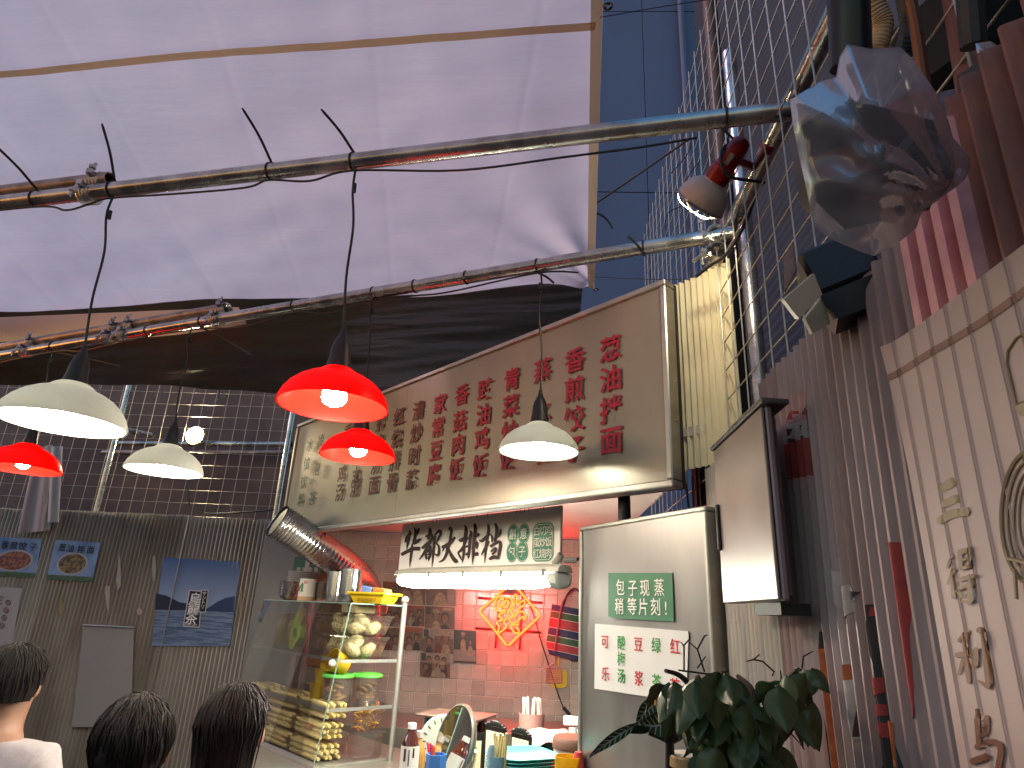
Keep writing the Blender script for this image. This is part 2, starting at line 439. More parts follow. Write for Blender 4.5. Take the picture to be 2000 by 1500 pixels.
for x0, x1 in ((-3, -.95), (-.946, -.08), (-.076, .8)):
    q = clip_x(clip_x(P_, x0, True), x1, False)
    m = MB(); m.prism([p + EZ * 2.105 for p in q], (0, 0, .03)); obj('ceiling_panel', m, ceil_m, ce)
# grey cabinet left of the tiles with a green notice
cab = thing('cabinet', 'grey metal cabinet beside the duct with a small green notice', 'cabinet', (-1.85, 4.8, 0))
m = MB(); m.box((-1.87, 4.86, 1.05), (.37, .14, 2.1), bev=.006); obj('body', m, mat('cabinet_grey', (.20, .20, .19), .5, .3, var=.15, vs=4), cab)
m = MB(); m.box((-1.70, 4.783, 1.05), (.03, .012, 2.06)); obj('side_strip', m, mat('pale_strip', (.45, .36, .34), .5), cab)
green_ink = mat('green_sign', (.035, .13, .075), .5, 0, var=.1, vs=10)
m = MB(); q0, q1 = hY(576, 1087, 4.78), hY(626, 1122, 4.78)
m.box(((q0.x + q1.x) / 2, 4.782, (q0.z + q1.z) / 2), (abs(q1.x - q0.x), .006, abs(q0.z - q1.z))); notice = obj('notice', m, green_ink, cab)

# ---- counter
cnt = thing('counter', 'stainless food stall counter under the menu board', 'counter', SP(-2.3, 1.7, 0), R(-45))
m = MB(); m.box((0, 0, .865), (2.9, .78, .05), bev=.006); obj('top', m, steel, cnt, world=False)
m = MB(); m.box((0, .05, .42), (2.8, .6, .838)); obj('body', m, dark_steel, cnt, world=False)
ctop = .89
m = MB(); m.box((-.15, 4.60, .44), (2.6, .6, .88), bev=.005)
one('back_counter', m, steel, 'steel worktop along the tiled wall inside the stall', 'counter')

# ================================================================= CANVAS AND TARP
canvas_m = sheet_mat('white_canvas', (.78, .70, .66), (.95, .84, .80), .62, bump=.22, bs=14, bst=(.45, 2.4, 1), spec=.2)
hem_m = sheet_mat('canvas_hem', (.70, .52, .30), (.85, .58, .34), .40, bump=.2, bs=40)
def cz(x, y):
    z = 3.05 + .03 * max(0, 2.7 - y)
    z += .035 * noise.noise(V((x * .55, y * .9, 1.3))) + .016 * noise.noise(V((x * 1.6 + y * .5, y * 2.4, 4.1)))
    z += .0042 * noise.noise(V((x * 1.3 + 3, y * 8.0 + x * 1.2, 6.0))) * (1 + .5 * math.tanh(x + 1)) + .0028 * noise.noise(V((x * 7, y * 9, 2.0)))
    # pulled corner: folds radiating from the eyelet
    dx, dy = x - .23, y - 2.69; rr = math.hypot(dx, dy); an = math.atan2(dy, dx)
    z += .014 * math.sin(an * 15 + 1.2 * noise.noise(V((x * 2, y * 2, 9)))) * math.exp(-rr / .45) * min(1, rr / .08)
    z += .006 * math.sin(an * 9 + .5) * math.exp(-((rr - .55) / .45) ** 2)
    z -= .03 * math.exp(-rr / .25)
    # sharp storage creases
    s = x * .985 + (y - 2.7) * .17
    for c0 in (-.28, -.74, -1.2, -1.66, -2.12, -2.6, -3.1):
        z -= .0013 * math.exp(-abs(s - c0) / .006)
    return z
def cpos(u, v):
    r = V((.215, 2.70)).lerp(V((-.06, -1.6)), v); l = V((-5.2, 3.42)).lerp(V((-5.2, -1.0)), v)
    w = 1 - (1 - u) ** 1.25
    p = l.lerp(r, w)
    y = p.y + .03 * math.sin(u * 17 + 1) * (1 - v) ** 6
    return V((p.x, y, cz(p.x, y) - .02 * (1 - v) ** 20))
m = MB(); m.grid(cpos, 430, 190)
cv = thing('canvas_awning', 'white canvas awning stretched overhead above the pendant lamps', 'awning', (-2, 1, 3.05))
obj('canvas', m, canvas_m, cv, sharp=180)
m = MB(); m.grid(lambda u, v: cpos(1 - .016 * (1 - v) - .0008, u) + V((0, 0, -.006)), 120, 1); obj('edge_hem', m, sheet_mat('edge_hem_lamplit', (.86, .74, .48), (.9, .75, .5), .35, bump=.2, bs=40), cv, sharp=180)  # lamp light on the hem is painted into its pale yellow colour
# stitched seam band across
def seam(u, v):
    a, b = hZ(-400, 176, 3.09), hZ(1163, 40, 3.09)
    p = a.lerp(b, u); y = p.y + (v - .5) * .026
    return V((p.x, y, cz(p.x, y) - .007))
m = MB(); m.grid(seam, 160, 1); obj('seam_band', m, hem_m, cv, sharp=180)
# drooping flap at the far left edge, warm lamp light put into its colour
def flap(u, v):
    x = -4.3 + 2.66 * u; y = 3.20 - .135 * (x + 3.14) + .02
    dr = .10 * math.sin(math.pi * min(1, max(0, u * .95))) ** .7 + .012
    return V((x, y - .02 + .12 * v, 3.035 - dr * v * (1 + .15 * math.sin(u * 9)) - .015))
m = MB(); m.grid(flap, 60, 6); obj('flap', m, sheet_mat('canvas_flap_lamplit', (.80, .60, .46), (.92, .66, .48), .6, bump=.1), cv, sharp=180)
eye = MB(); c0 = V((.135, 1.255, cz(.135, 1.255) - .01)); eye.lathe([(.012, -.002), (.014, 0), (.012, .004), (.006, .004), (.005, 0), (.006, -.002)], 14, c0, cap=False); obj('eyelet', eye, galv, cv)
eye = MB(); c1 = V((.222, 2.688, cz(.215, 2.69) - .02)); eye.lathe([(.012, -.002), (.014, 0), (.012, .004), (.006, .004), (.005, 0), (.006, -.002)], 14, c1, cap=False); obj('eyelet', eye, galv, cv)
tarp_m = mat('black_tarp', (.085, .080, .058), .33, 0, col2=(.055, .050, .038), vs=3, thr=(.3, .7), bump=.35, bs=16, bst=(.4, 1.6, 1), spec=1.0, rvar=.06)
def tarp(u, v):
    x = -5.4 + 5.57 * u; far = 3.93 + .04 * math.sin(x * 2.2) - .02 * x
    y0 = 2.75 - .155 * x
    y = y0 + (far - y0) * v
    z = 3.10 - .21 * v + .018 * math.sin(v * 9 + x * 3) * v + .020 * noise.noise(V((x * .9, y * 5 + x * 1.1, 2))) + .012 * noise.noise(V((x * 2, y * 13 + x * 2.2, 7)))
    return V((x, y, z))
m = MB(); m.grid(tarp, 130, 70)
one('black_tarp', m, tarp_m, 'black plastic tarpaulin sagging behind the white canvas', 'tarpaulin', sharp=180)

# ================================================================= SCAFFOLD PIPES
PZ = 2.75; PR = .0243
def pipe_mesh(a, b, r=PR, n=20, open_end=True):
    m = MB(); a, b = V(a), V(b); t = (b - a).normalized()
    k = 9; pts = [a.lerp(b, i / k) for i in range(k + 1)]
    m.tube(pts, r, n, cap=False)
    if open_end:
        m.tube([b, a], r * .86, n, cap=False)
        for q in (a, b):
            u = t.orthogonal().normalized(); w = t.cross(u)
            ring = [q + (u * math.cos(2 * math.pi * i / n) + w * math.sin(2 * math.pi * i / n)) * rr for rr in (r, r * .86) for i in range(n)]
            m.add(ring, [(i, (i + 1) % n, n + (i + 1) % n, n + i) for i in range(n)])
    return m
def strap(m, p, ax, r, w=.0035, rr=.0016):
    """a ring of cable tie round a pipe"""
    ax = V(ax).normalized(); u = ax.orthogonal().normalized(); v = ax.cross(u)
    pts = [p + (u * math.cos(g) + v * math.sin(g)) * (r + rr) for g in [2 * math.pi * i / 18 for i in range(19)]]
    for o_ in (-w / 2, w / 2):
        m.tube([q + ax * o_ for q in pts], rr, 5)
    return m
def zp(px, py, z=PZ): return hZ(px, py, z)
p1a, p1b = zp(-420, 446), zp(1545, 216)
p2a, p2b = zp(-480, 775), zp(1432, 455)
pipe1 = one('scaffold_pipe', pipe_mesh(p1a, p1b), galv, 'long galvanised scaffold pipe crossing nearest the viewer under the canvas', 'pipe', base=p1a)
pipe2 = one('scaffold_pipe', pipe_mesh(p2a, p2b), galv, 'galvanised scaffold pipe crossing further back, ending at the clamp under the red lamp', 'pipe', base=p2a)
def on_pipe(a, b, px):
    """point of a pipe axis whose image column is px"""
    lo, hi = 0.0, 1.0
    for _ in range(40):
        t = (lo + hi) / 2; c = CAM.transposed() @ (a.lerp(b, t) - EYE); x = CX + FPX * c.x / -c.z
        if x < px: lo = t
        else: hi = t
    return a.lerp(b, (lo + hi) / 2)
tie_m = mat('cable_tie_black', (.012, .012, .014), .4)
def tie(parent, a, b, px, tail=None, d_=None):
    p = on_pipe(a, b, px); ax = (b - a).normalized(); m = MB(); strap(m, p, ax, PR)
    if tail:
        e = PT(*tail[:2], (p - EYE).dot(CAM @ V((0, 0, -1))) * (tail[2] if len(tail) > 2 else .97))
        s_ = p + EZ * (PR + .004 if e.z > p.z else -PR - .004)
        m.box(s_, (.008, .006, .007)); m.tube(smooth_path([s_, s_.lerp(e, .5) + V((.004, 0, .003)), e], 5), [.0042] * 6 + [.0040] * 4 + [.0024], 6)
    obj('cable_tie', m, tie_m, parent)
tie(pipe1, p1a, p1b, 70, (-8, 285)); tie(pipe1, p1a, p1b, 220, (199, 241)); tie(pipe1, p1a, p1b, 528, (473, 211)); tie(pipe1, p1a, p1b, 690, (627, 213)); tie(pipe1, p1a, p1b, 1418)
tie(pipe2, p2a, p2b, 105, (235, 716)); tie(pipe2, p2a, p2b, 395, (492, 694)); tie(pipe2, p2a, p2b, 575); tie(pipe2, p2a, p2b, 730, (810, 577)); tie(pipe2, p2a, p2b, 811); tie(pipe2, p2a, p2b, 911)
tie(pipe2, p2a, p2b, 1050, (1082, 553)); tie(pipe2, p2a, p2b, 1258, (1226, 461)); tie(pipe2, p2a, p2b, 290, (294, 652))

def clamp(name, label, p, ax, r1=PR, flip=1, up=V((0, 0, 1)), two=True):
    """swivel scaffold coupler: two rounded jaws, bolts and wing nuts"""
    t = thing(name, label, 'clamp', p, group=None); ax = V(ax).normalized(); up = (up - ax * up.dot(ax)).normalized(); sd = ax.cross(up)
    for s_ in ((0, 1) if two else (0,)):
        c = p + up * (s_ * (2 * r1 + .012) * flip)
        m = MB(); n = 14
        prof = []
        for i in range(n + 1):
            g = R(20) + R(320) * i / n; prof.append(c + (sd * math.cos(g) + up * math.sin(g)) * (r1 + .004))
        for o_ in (-.018, -.006, .006, .018): m.tube([q + ax * o_ for q in prof], .0065, 6)
        m.box(c + sd * (r1 + .014), (.018, .03, .022), bev=.003)
        jw = obj('jaw', m, galv, t)
        m = MB(); b0 = c + sd * (r1 + .02) - up * .014
        m.tube([b0, b0 + up * .055 * (1 if s_ else -1)], .0055, 8); m.lathe([(.011, 0), (.011, .010), (.006, .010)], 6, b0 + up * .03 * (1 if s_ else -1)); obj('bolt', m, galv, jw)
    m = MB(); m.box(p + up * ((r1 + .006) * flip), (.03, .03, .016), bev=.003); obj('swivel', m, galv_old, t)
    return t
ax1 = (p1b - p1a).normalized(); ax2 = (p2b - p2a).normalized()
# short parallel pipe stubs on the left, clamped above the long ones
c = on_pipe(p1a, p1b, 172); up1 = V((0, 0, 1))
s1b = c + V((0, .02, 2 * PR + .012)) + ax1 * .03
one('scaffold_pipe', pipe_mesh(s1b - ax1 * 1.6, s1b + ax1 * .02), galv_old, 'short pipe stub with open end clamped above the near scaffold pipe', 'pipe', base=s1b - ax1 * 1.6)
clamp('pipe_clamp', 'scaffold clamp joining the open pipe stub to the near pipe', c + V((0, .008, 0)), ax1, up=(V((0, .02, 2 * PR + .012))).normalized())
c = on_pipe(p2a, p2b, 415); s2b = c + V((0, .03, 2 * PR + .02)) + ax2 * .05
one('scaffold_pipe', pipe_mesh(s2b - ax2 * 2.3, s2b), galv_old, 'open-ended pipe stub clamped along the further scaffold pipe', 'pipe', base=s2b - ax2 * 2.3)
for q, lab in ((52, 'leftmost scaffold clamp on the further pipe'), (215, 'middle scaffold clamp on the further pipe, left of its twin'), (245, 'middle scaffold clamp on the further pipe, right of its twin'), (425, 'scaffold clamp by the open end of the further pipe stub')):
    clamp('pipe_clamp', lab, on_pipe(p2a, p2b, q), ax2, up=V((0, .45, 1)).normalized())
# right-hand rail and posts
rl0, rl1 = V((.60, .62, 2.80)), V((.60, 2.75, 2.80))
one('scaffold_pipe', pipe_mesh(rl0, rl1), galv, 'scaffold rail running back along the right wire mesh', 'pipe', base=rl0)
q = hX(1475, 640, .63); m = pipe_mesh((.63, q.y, .3), (.63, q.y + .01, 3.5))
one('scaffold_post', m, galv, 'upright scaffold post behind the right wire mesh', 'post', base=(.63, q.y, 0))
q = hX(1410, 300, .66); m = pipe_mesh((.66, q.y, .3), (.66, q.y, 4.6), r=.03)
one('scaffold_post', m, mat('rusty_post', (.10, .055, .04), .6, .3, col2=(.05, .04, .04), vs=8), 'dark rusty post behind the far end of the right mesh', 'post', base=(.66, q.y, 0))
cl = clamp('pipe_clamp', 'shiny scaffold clamp at the end of the further pipe under the red lamp', p2b - ax2 * .055, V((0, 1, .1)), up=V((0, 0, -1)), flip=1)
m = MB(); w0 = p2b - ax2 * .09 - EZ * .06; m.tube([w0, w0 + V((-.045, -.01, -.035))], .006, 8); obj('wing_bolt', m, galv, cl)
m = MB(); m.tube([p2b - ax2 * .055 + V((0, -.03, -.075)), p2b - ax2 * .055 + V((0, .09, -.075))], .0255, 16, cap=False); obj('coupled_pipe_end', m, galv, cl)
# posts and rails on the back wall
for px, z1, lab in ((197, 3.4, 'upright steel post behind the back mesh below the small white lamp'), (545, 3.4, 'upright steel post at the corner beside the menu board')):
    b = hY(px, 960, 4.99); one('scaffold_post', pipe_mesh((b.x, 5.0, .1), (b.x, 5.0, z1), r=.024), galv, lab, 'post', base=(b.x, 5.0, 0))
a_, b_ = hY(-60, 772, 5.05), hY(300, 850, 5.05); slant_pipe = one('scaffold_pipe', pipe_mesh(a_, b_, r=.018), galv_old, 'slanting pale pipe behind the back mesh at far left', 'pipe', base=a_)
a_, b_ = hY(220, 866, 5.10), hY(570, 868, 5.10); one('scaffold_pipe', pipe_mesh(a_, b_, r=.022), galv, 'level pipe behind the back mesh at the round light', 'pipe', base=a_)
a_, b_ = hY(200, 884, 5.16), hY(575, 884, 5.16); one('scaffold_pipe', pipe_mesh(a_, b_, r=.02), galv_old, 'dull level pipe just under the round light', 'pipe', base=a_)

# ================================================================= LETTERING
_glyphs = {}
def glyph_mesh(ch, bold=.0, depth=.02):
    """filled, slightly thick outline of one character, about 1 unit tall, centred"""
    key = (ch, bold)
    if key in _glyphs: return _glyphs[key]
    c = bpy.data.curves.new('character', 'FONT'); c.body = ch; c.size = 1.0; c.resolution_u = 2; c.extrude = depth; c.offset = bold
    o = bpy.data.objects.new('character', c); COL.objects.link(o)
    dg = bpy.context.evaluated_depsgraph_get(); dg.update()
    me = bpy.data.meshes.new_from_object(o.evaluated_get(dg)); bpy.data.objects.remove(o); bpy.data.curves.remove(c)
    vs = [v.co.copy() for v in me.vertices]; fs = [tuple(p.vertices) for p in me.polygons]; bpy.data.meshes.remove(me)
    if vs:
        x0, x1 = min(v.x for v in vs), max(v.x for v in vs); y0, y1 = min(v.y for v in vs), max(v.y for v in vs)
        if len(ch) == 1 and ord(ch) > 0x3000: mid = V((.5, .38, 0))
        else: mid = V(((x0 + x1) / 2, .36, 0))
        vs = [v - mid for v in vs]
    _glyphs[key] = (vs, fs); return _glyphs[key]
def char(ch, parent, m, pos, ux, uy, size, sx=1.0, bold=.0, lift=.002, name='character'):
    """one character lying on a surface: ux = reading direction, uy = up on the surface"""
    vs, fs = glyph_mesh(ch, bold); ux, uy = V(ux).normalized(), V(uy).normalized(); nn = ux.cross(uy)
    mb = MB(); mb.add([V(pos) + ux * (v.x * size * sx) + uy * (v.y * size) + nn * (lift + v.z * .02) for v in vs], fs)
    return obj(name, mb, m, parent, sharp=180)
def brush(mb, pts, k, to3d, wk=1.0):
    """one brush stroke: points (x, y, width) in sketch units, mapped onto a surface"""
    P = smooth_path([V((x, y, w)) for x, y, w in pts], k) if len(pts) > 2 else [V(pts[0]).lerp(V(pts[1]), i / 4) for i in range(5)]
    lf, rt = [], []
    for i, p in enumerate(P):
        a, b = P[max(i - 1, 0)], P[min(i + 1, len(P) - 1)]
        d = V((b.x - a.x, b.y - a.y)); d = d.normalized() if d.length > 1e-6 else V((1, 0)); n = V((-d.y, d.x)); w = max(p.z, 2) / 2 * wk
        lf.append(V((p.x, p.y)) + n * w); rt.append(V((p.x, p.y)) - n * w)
    d0 = V((P[1].x - P[0].x, P[1].y - P[0].y)).normalized(); d1 = V((P[-1].x - P[-2].x, P[-1].y - P[-2].y)).normalized()
    head = V((P[0].x, P[0].y)) - d0 * P[0].z * .28; tail = V((P[-1].x, P[-1].y)) + d1 * P[-1].z * .28
    n = len(P); K = 5; vs = []
    for k_ in range(K + 1): vs += [to3d(*l_.lerp(r_, k_ / K)) for l_, r_ in zip(lf, rt)]
    vs += [to3d(*head), to3d(*tail)]; T_ = (K + 1) * n
    fs = [(k_ * n + i, k_ * n + i + 1, (k_ + 1) * n + i + 1, (k_ + 1) * n + i) for k_ in range(K) for i in range(n - 1)]
    fs += [(T_, k_ * n, (k_ + 1) * n) for k_ in range(K)] + [(T_ + 1, (k_ + 1) * n + n - 1, k_ * n + n - 1) for k_ in range(K)]
    mb.add(vs, fs)

red_ink = mat('red_lettering', (.42, .012, .04), .5, var=.12, vs=30)
red_shaded = mat('shaded_red_lettering', (.15, .018, .024), .5, var=.12, vs=30)  # same red ink, the dimmer light on the left columns put into its colour
green_let = mat('green_lettering', (.03, .13, .075), .5, var=.12, vs=30)
brush_ink = mat('brush_brown_black', (.030, .018, .017), .6)

# ---- big steel menu board, 45 degrees across the corner
SB = 1.627
sg = thing('menu_board', 'long brushed steel menu board with red and green Chinese dish names', 'sign', SP(-2.46, SB, 1.93), R(-45))
a0, a1, z0, z1 = -3.845, -1.075, 1.930, 2.628
m = MB(); m.box(((a0 + a1) / 2 + 2.46, .035, (z0 + z1) / 2 - 1.93), (a1 - a0 - .004, .06, z1 - z0 - .004)); obj('body', m, dark_steel, sg, world=False)
for i, (u0, u1) in enumerate(((a0, -2.60), (-2.60, a1))):
    m = MB()
    def face(u, v, u0=u0, u1=u1):
        a = u0 + .02 + (u1 - u0 - .04) * u if False else (u0 + (.016 if u0 == a0 else .0008) + (u1 - u0 - .0168) * u)
        z = z0 + .02 + (z1 - z0 - .04) * v
        return V((a + 2.46, .003 + .0022 * noise.noise(V((a * 1.6, z * 2.0, 3))) + .001 * noise.noise(V((a * 5, z * 5, 8))), z - 1.93))
    m.grid(face, 44, 18); obj('steel_sheet', m, steel, sg, world=False, sharp=180)
W = .022
for (ca, cz_, la, lz) in (((a0 + a1) / 2, z1 - W / 2, a1 - a0, W), ((a0 + a1) / 2, z0 + W / 2, a1 - a0, W), (a0 + W / 2, (z0 + z1) / 2, W, z1 - z0 - 2 * W - .001), (a1 - W / 2, (z0 + z1) / 2, W, z1 - z0 - 2 * W - .001)):
    m = MB(); m.box((ca + 2.46, .02, cz_ - 1.93), (la, .055, lz), bev=.004); obj('frame', m, steel_edge, sg, world=False)
for i in range(5):
    m = MB(); m.lathe([(.004, 0), (.004, .002), (.001, .003)], 8, V((a1 + 2.46, .03, .08 + i * .13)), Matrix.Rotation(R(90), 3, 'Y')); obj('rivet', m, steel_edge, sg, world=False)
cols = [('葱油拌面', 1192, [680, 739, 800, 860], 0), ('香煎饺子', 1121, [703, 760, 818, 877], 0), ('蒸水饺', 1058, [723, 805, 884], 0), ('青菜炒饭', 997, [741, 793, 844, 893], 0),
        ('豉油鸡饭', 944, [761, 810, 857, 908], 0), ('香菇肉饭', 898, [772, 823, 868, 915], 0), ('家常豆腐', 855, [790, 835, 880, 926], 0), ('清炒时蔬', 813, [803, 846, 890, 936], 1),
        ('红烧排骨', 775, [815, 857, 900, 941], 1), ('招牌汤面', 740, [826, 867, 907, 946], 1), ('鱼丸汤', 703, [842, 928, 952], 1), ('香菇鸡汤', 675, [846, 886, 925, 960], 1),
        ('冷泡茶', 622, [863, 916, 972], 2), ('冰镇饮料', 600, [872, 907, 941, 975], 2)]
for txt, px, ys, c in cols:
    qs = [ab(hB(px + (y - 830) * -.03, y, SB)) for y in ys]
    aa = sum(q[0] for q in qs) / len(qs)
    for ch, q in zip(txt, qs):
        char(ch, sg, [red_ink, red_shaded, green_let][c], SP(aa, SB, q[2]), E1, EZ, .100 if c < 2 else .086, bold=.020 if c < 2 else .006, lift=.004)
m = MB(); a = ab(hB(1212, 990, 1.72)); m.tube([SP(a[0], 1.74, 1.75), SP(a[0], 1.74, 2.2)], .021, 14)
one('support_post', m, dark_steel, 'black steel post between the menu board and the steel door panel', 'post')

for i, ch in enumerate('壹吃免費'): char(ch, cab, mat('notice_cream', (.55, .52, .40), .5) if i == 0 else bpy.data.materials['notice_cream'], hY(583 + i * 11.5, 1113, 4.777), (1, 0, 0), EZ, .042, sx=.8, bold=.004, lift=.0012)

# ---- white shop sign with brush lettering
B2 = 1.83
cr = [ab(hB(*q, B2)) for q in ((788, 1021), (1097, 990), (1091, 1116), (775, 1118))]
za, zb = (cr[2][2] + cr[3][2]) / 2, (cr[0][2] + cr[1][2]) / 2; ua, ub = (cr[0][0] + cr[3][0]) / 2, (cr[1][0] + cr[2][0]) / 2
ss = thing('shop_sign', 'white hanging shop sign with black brush characters and green roundels', 'sign', SP((ua + ub) / 2, B2, za), R(-45))
m = MB(); m.box(SP((ua + ub) / 2, B2 + .008, (za + zb) / 2), (ub - ua, .014, zb - za), Matrix.Rotation(R(-45), 3, 'Z'), bev=.002); obj('board', m, mat('sign_white', (.86, .84, .80), .5, var=.04, vs=4), ss)
to3 = lambda x, y: hB(770 + x / 9.09, 1000 + y / 9.09, B2 - .0012)
def px_b(x, y, b=B2): return hB(x, y, b)
HUA = [[(270, 320, 15), (280, 380, 45), (230, 460, 60), (190, 540, 20)], [(262, 450, 50), (240, 560, 40), (225, 660, 12)], [(355, 275, 15), (375, 330, 35), (370, 430, 45), (350, 540, 50), (372, 572, 20)],
       [(440, 295, 30), (410, 360, 45), (360, 450, 40)], [(350, 565, 30), (410, 520, 55), (478, 472, 20)], [(130, 755, 50), (230, 702, 55), (330, 655, 55), (452, 650, 60)], [(320, 560, 20), (315, 650, 45), (300, 750, 40), (285, 850, 30), (268, 985, 4)]]
DOU = [[(620, 275, 20), (640, 340, 50), (620, 420, 50), (600, 480, 40)], [(550, 435, 20), (620, 420, 45), (690, 400, 20)], [(490, 640, 40), (560, 590, 55), (640, 520, 55), (690, 430, 25)],
       [(680, 400, 15), (660, 480, 40), (600, 600, 45), (530, 730, 40), (440, 845, 12)], [(560, 720, 25), (600, 690, 45), (640, 650, 30)], [(640, 600, 40), (640, 700, 45), (625, 800, 40), (605, 870, 10)],
       [(560, 720, 30), (565, 800, 36), (570, 850, 10)], [(570, 765, 18), (615, 742, 22)], [(580, 822, 18), (622, 810, 22)], [(730, 375, 15), (715, 480, 40), (700, 620, 40), (690, 760, 35), (665, 985, 4)],
       [(735, 400, 20), (800, 330, 40), (825, 385, 40), (790, 460, 35), (740, 560, 20)], [(750, 560, 20), (790, 610, 35), (795, 700, 45), (772, 770, 35), (720, 742, 20)]]
DA = [[(965, 330, 12), (990, 275, 30), (1015, 330, 40), (1000, 430, 40), (990, 520, 45), (950, 640, 50), (930, 740, 45), (870, 850, 35), (790, 890, 15)], [(845, 622, 40), (920, 600, 60), (1000, 540, 50), (1080, 450, 35)],
      [(960, 640, 30), (1000, 740, 45), (1055, 830, 60), (1100, 875, 62), (1138, 885, 12)], [(860, 695, 18), (880, 640, 30)]]
PAI = [[(1255, 235, 20), (1275, 310, 50), (1265, 420, 55), (1245, 560, 45), (1235, 700, 40), (1220, 830, 35), (1205, 910, 8)], [(1145, 490, 15), (1190, 500, 60), (1290, 430, 25)], [(1300, 470, 20), (1200, 660, 45), (1130, 720, 25)],
       [(1130, 720, 25), (1170, 800, 30), (1200, 860, 10)], [(1340, 335, 20), (1365, 370, 45), (1345, 480, 45), (1335, 640, 45), (1320, 770, 40), (1312, 840, 8)], [(1280, 480, 20), (1340, 460, 35)], [(1270, 620, 30), (1330, 600, 30)],
       [(1265, 760, 30), (1330, 720, 40)], [(1410, 260, 15), (1430, 212, 30), (1440, 300, 50), (1420, 450, 50), (1405, 640, 45), (1395, 780, 35), (1383, 930, 8)], [(1440, 440, 30), (1500, 390, 45)], [(1435, 570, 18), (1475, 540, 35), (1462, 650, 22)], [(1420, 752, 40), (1485, 740, 60)]]
DANG = [[(1660, 205, 15), (1675, 290, 45), (1660, 420, 45), (1640, 560, 45), (1620, 720, 35), (1605, 910, 6)], [(1505, 495, 15), (1560, 510, 50), (1640, 440, 45), (1705, 390, 30)], [(1690, 520, 20), (1620, 640, 40), (1545, 760, 15)],
        [(1795, 205, 30), (1820, 300, 50), (1810, 400, 45), (1790, 520, 45)], [(1720, 400, 15), (1740, 460, 40), (1735, 540, 15)], [(1890, 300, 15), (1880, 370, 35), (1830, 460, 15)], [(1705, 612, 40), (1790, 560, 45), (1870, 530, 45), (1885, 600, 45), (1862, 720, 45), (1840, 830, 30)],
        [(1720, 700, 30), (1790, 642, 40), (1800, 690, 40), (1740, 750, 35)], [(1690, 840, 40), (1760, 800, 55), (1850, 812, 50)]]
for G_ in (HUA, DOU, DA, PAI, DANG):
    m = MB()
    for i, s_ in enumerate(G_): brush(m, s_, 5, lambda x, y, i=i: hB(770 + x / 9.09, 1000 + y / 9.09, B2 - .0012 - .0002 * i), 1.22)
    obj('brush_character', m, brush_ink, ss, sharp=180)
sign_green = mat('sign_green', (.04, .21, .13), .5)
white_let = mat('white_lettering', (.78, .76, .70), .5)
# roundels: pixel centres from the sign
for ch, x, y in (('創', 1002, 1043), ('意', 1023, 1042), ('包', 1000, 1078), ('子', 1020, 1077)):
    c = hB(x, y, B2 - .001); aa, _, zz = ab(c)
    for rr, mt, off in ((.052, sign_green, .0010), (.0475, white_let, .0014), (.0455, sign_green, .0018)):
        m = MB(); m.poly([SP(aa + rr * .66 * math.cos(g), B2 - off, zz + rr * .80 * math.sin(g)) for g in [2 * math.pi * i / 36 for i in range(36)]]); obj('roundel', m, mt, ss)
    char(ch, ss, white_let, SP(aa, B2 - .002, zz), E1, EZ, .048, sx=.92, bold=.004, lift=.0006)
q = [hB(*p, B2) for p in ((1042, 1022), (1084, 1019), (1080, 1096), (1038, 1098))]; qa = [ab(p) for p in q]
x0, x1 = (qa[0][0] + qa[3][0]) / 2, (qa[1][0] + qa[2][0]) / 2; y0, y1 = (qa[2][2] + qa[3][2]) / 2, (qa[0][2] + qa[1][2]) / 2
def rrect(x0, x1, y0, y1, r, off):
    pts = []
    for cx_, cy_, g0 in ((x1 - r, y1 - r, 0), (x0 + r, y1 - r, 90), (x0 + r, y0 + r, 180), (x1 - r, y0 + r, 270)):
        for i in range(7): g = R(g0 + 15 * i); pts.append(SP(cx_ + r * math.cos(g), B2 - off, cy_ + r * math.sin(g)))
    return pts
for ins, mt, off in ((0, sign_green, .001), (.006, white_let, .0014), (.008, sign_green, .0018)):
    m = MB(); m.poly(rrect(x0 + ins, x1 - ins, y0 + ins, y1 - ins, .032 - ins, off)); obj('green_plaque', m, mt, ss)
for r_, row in enumerate(('白切鸡', '蛋炒饭', '红烧肉')):
    for c_, ch in enumerate(row):
        char(ch, ss, white_let, SP(x0 + (x1 - x0) * (.22 + .28 * c_), B2 - .002, y1 - (y1 - y0) * (.21 + .29 * r_)), E1, EZ, .040, sx=.92, bold=.0, lift=.0009)
for i, px in enumerate((806, 846, 853, 905, 932, 953, 1010, 1016, 1025, 1033, 1062)):
    p = hB(px, 1018 - (px - 790) * .1, B2); m = MB(); p = V((p.x, p.y, zb))
    m.tube([p + V((0, 0, -.012)), p + V((0, 0, .03)), p + E1 * .008 * random.uniform(-1, 1) + V((0, 0, .03 + random.uniform(.0, .1)))], .0014, 5); obj('hanging_hook', m, dark_steel, ss)

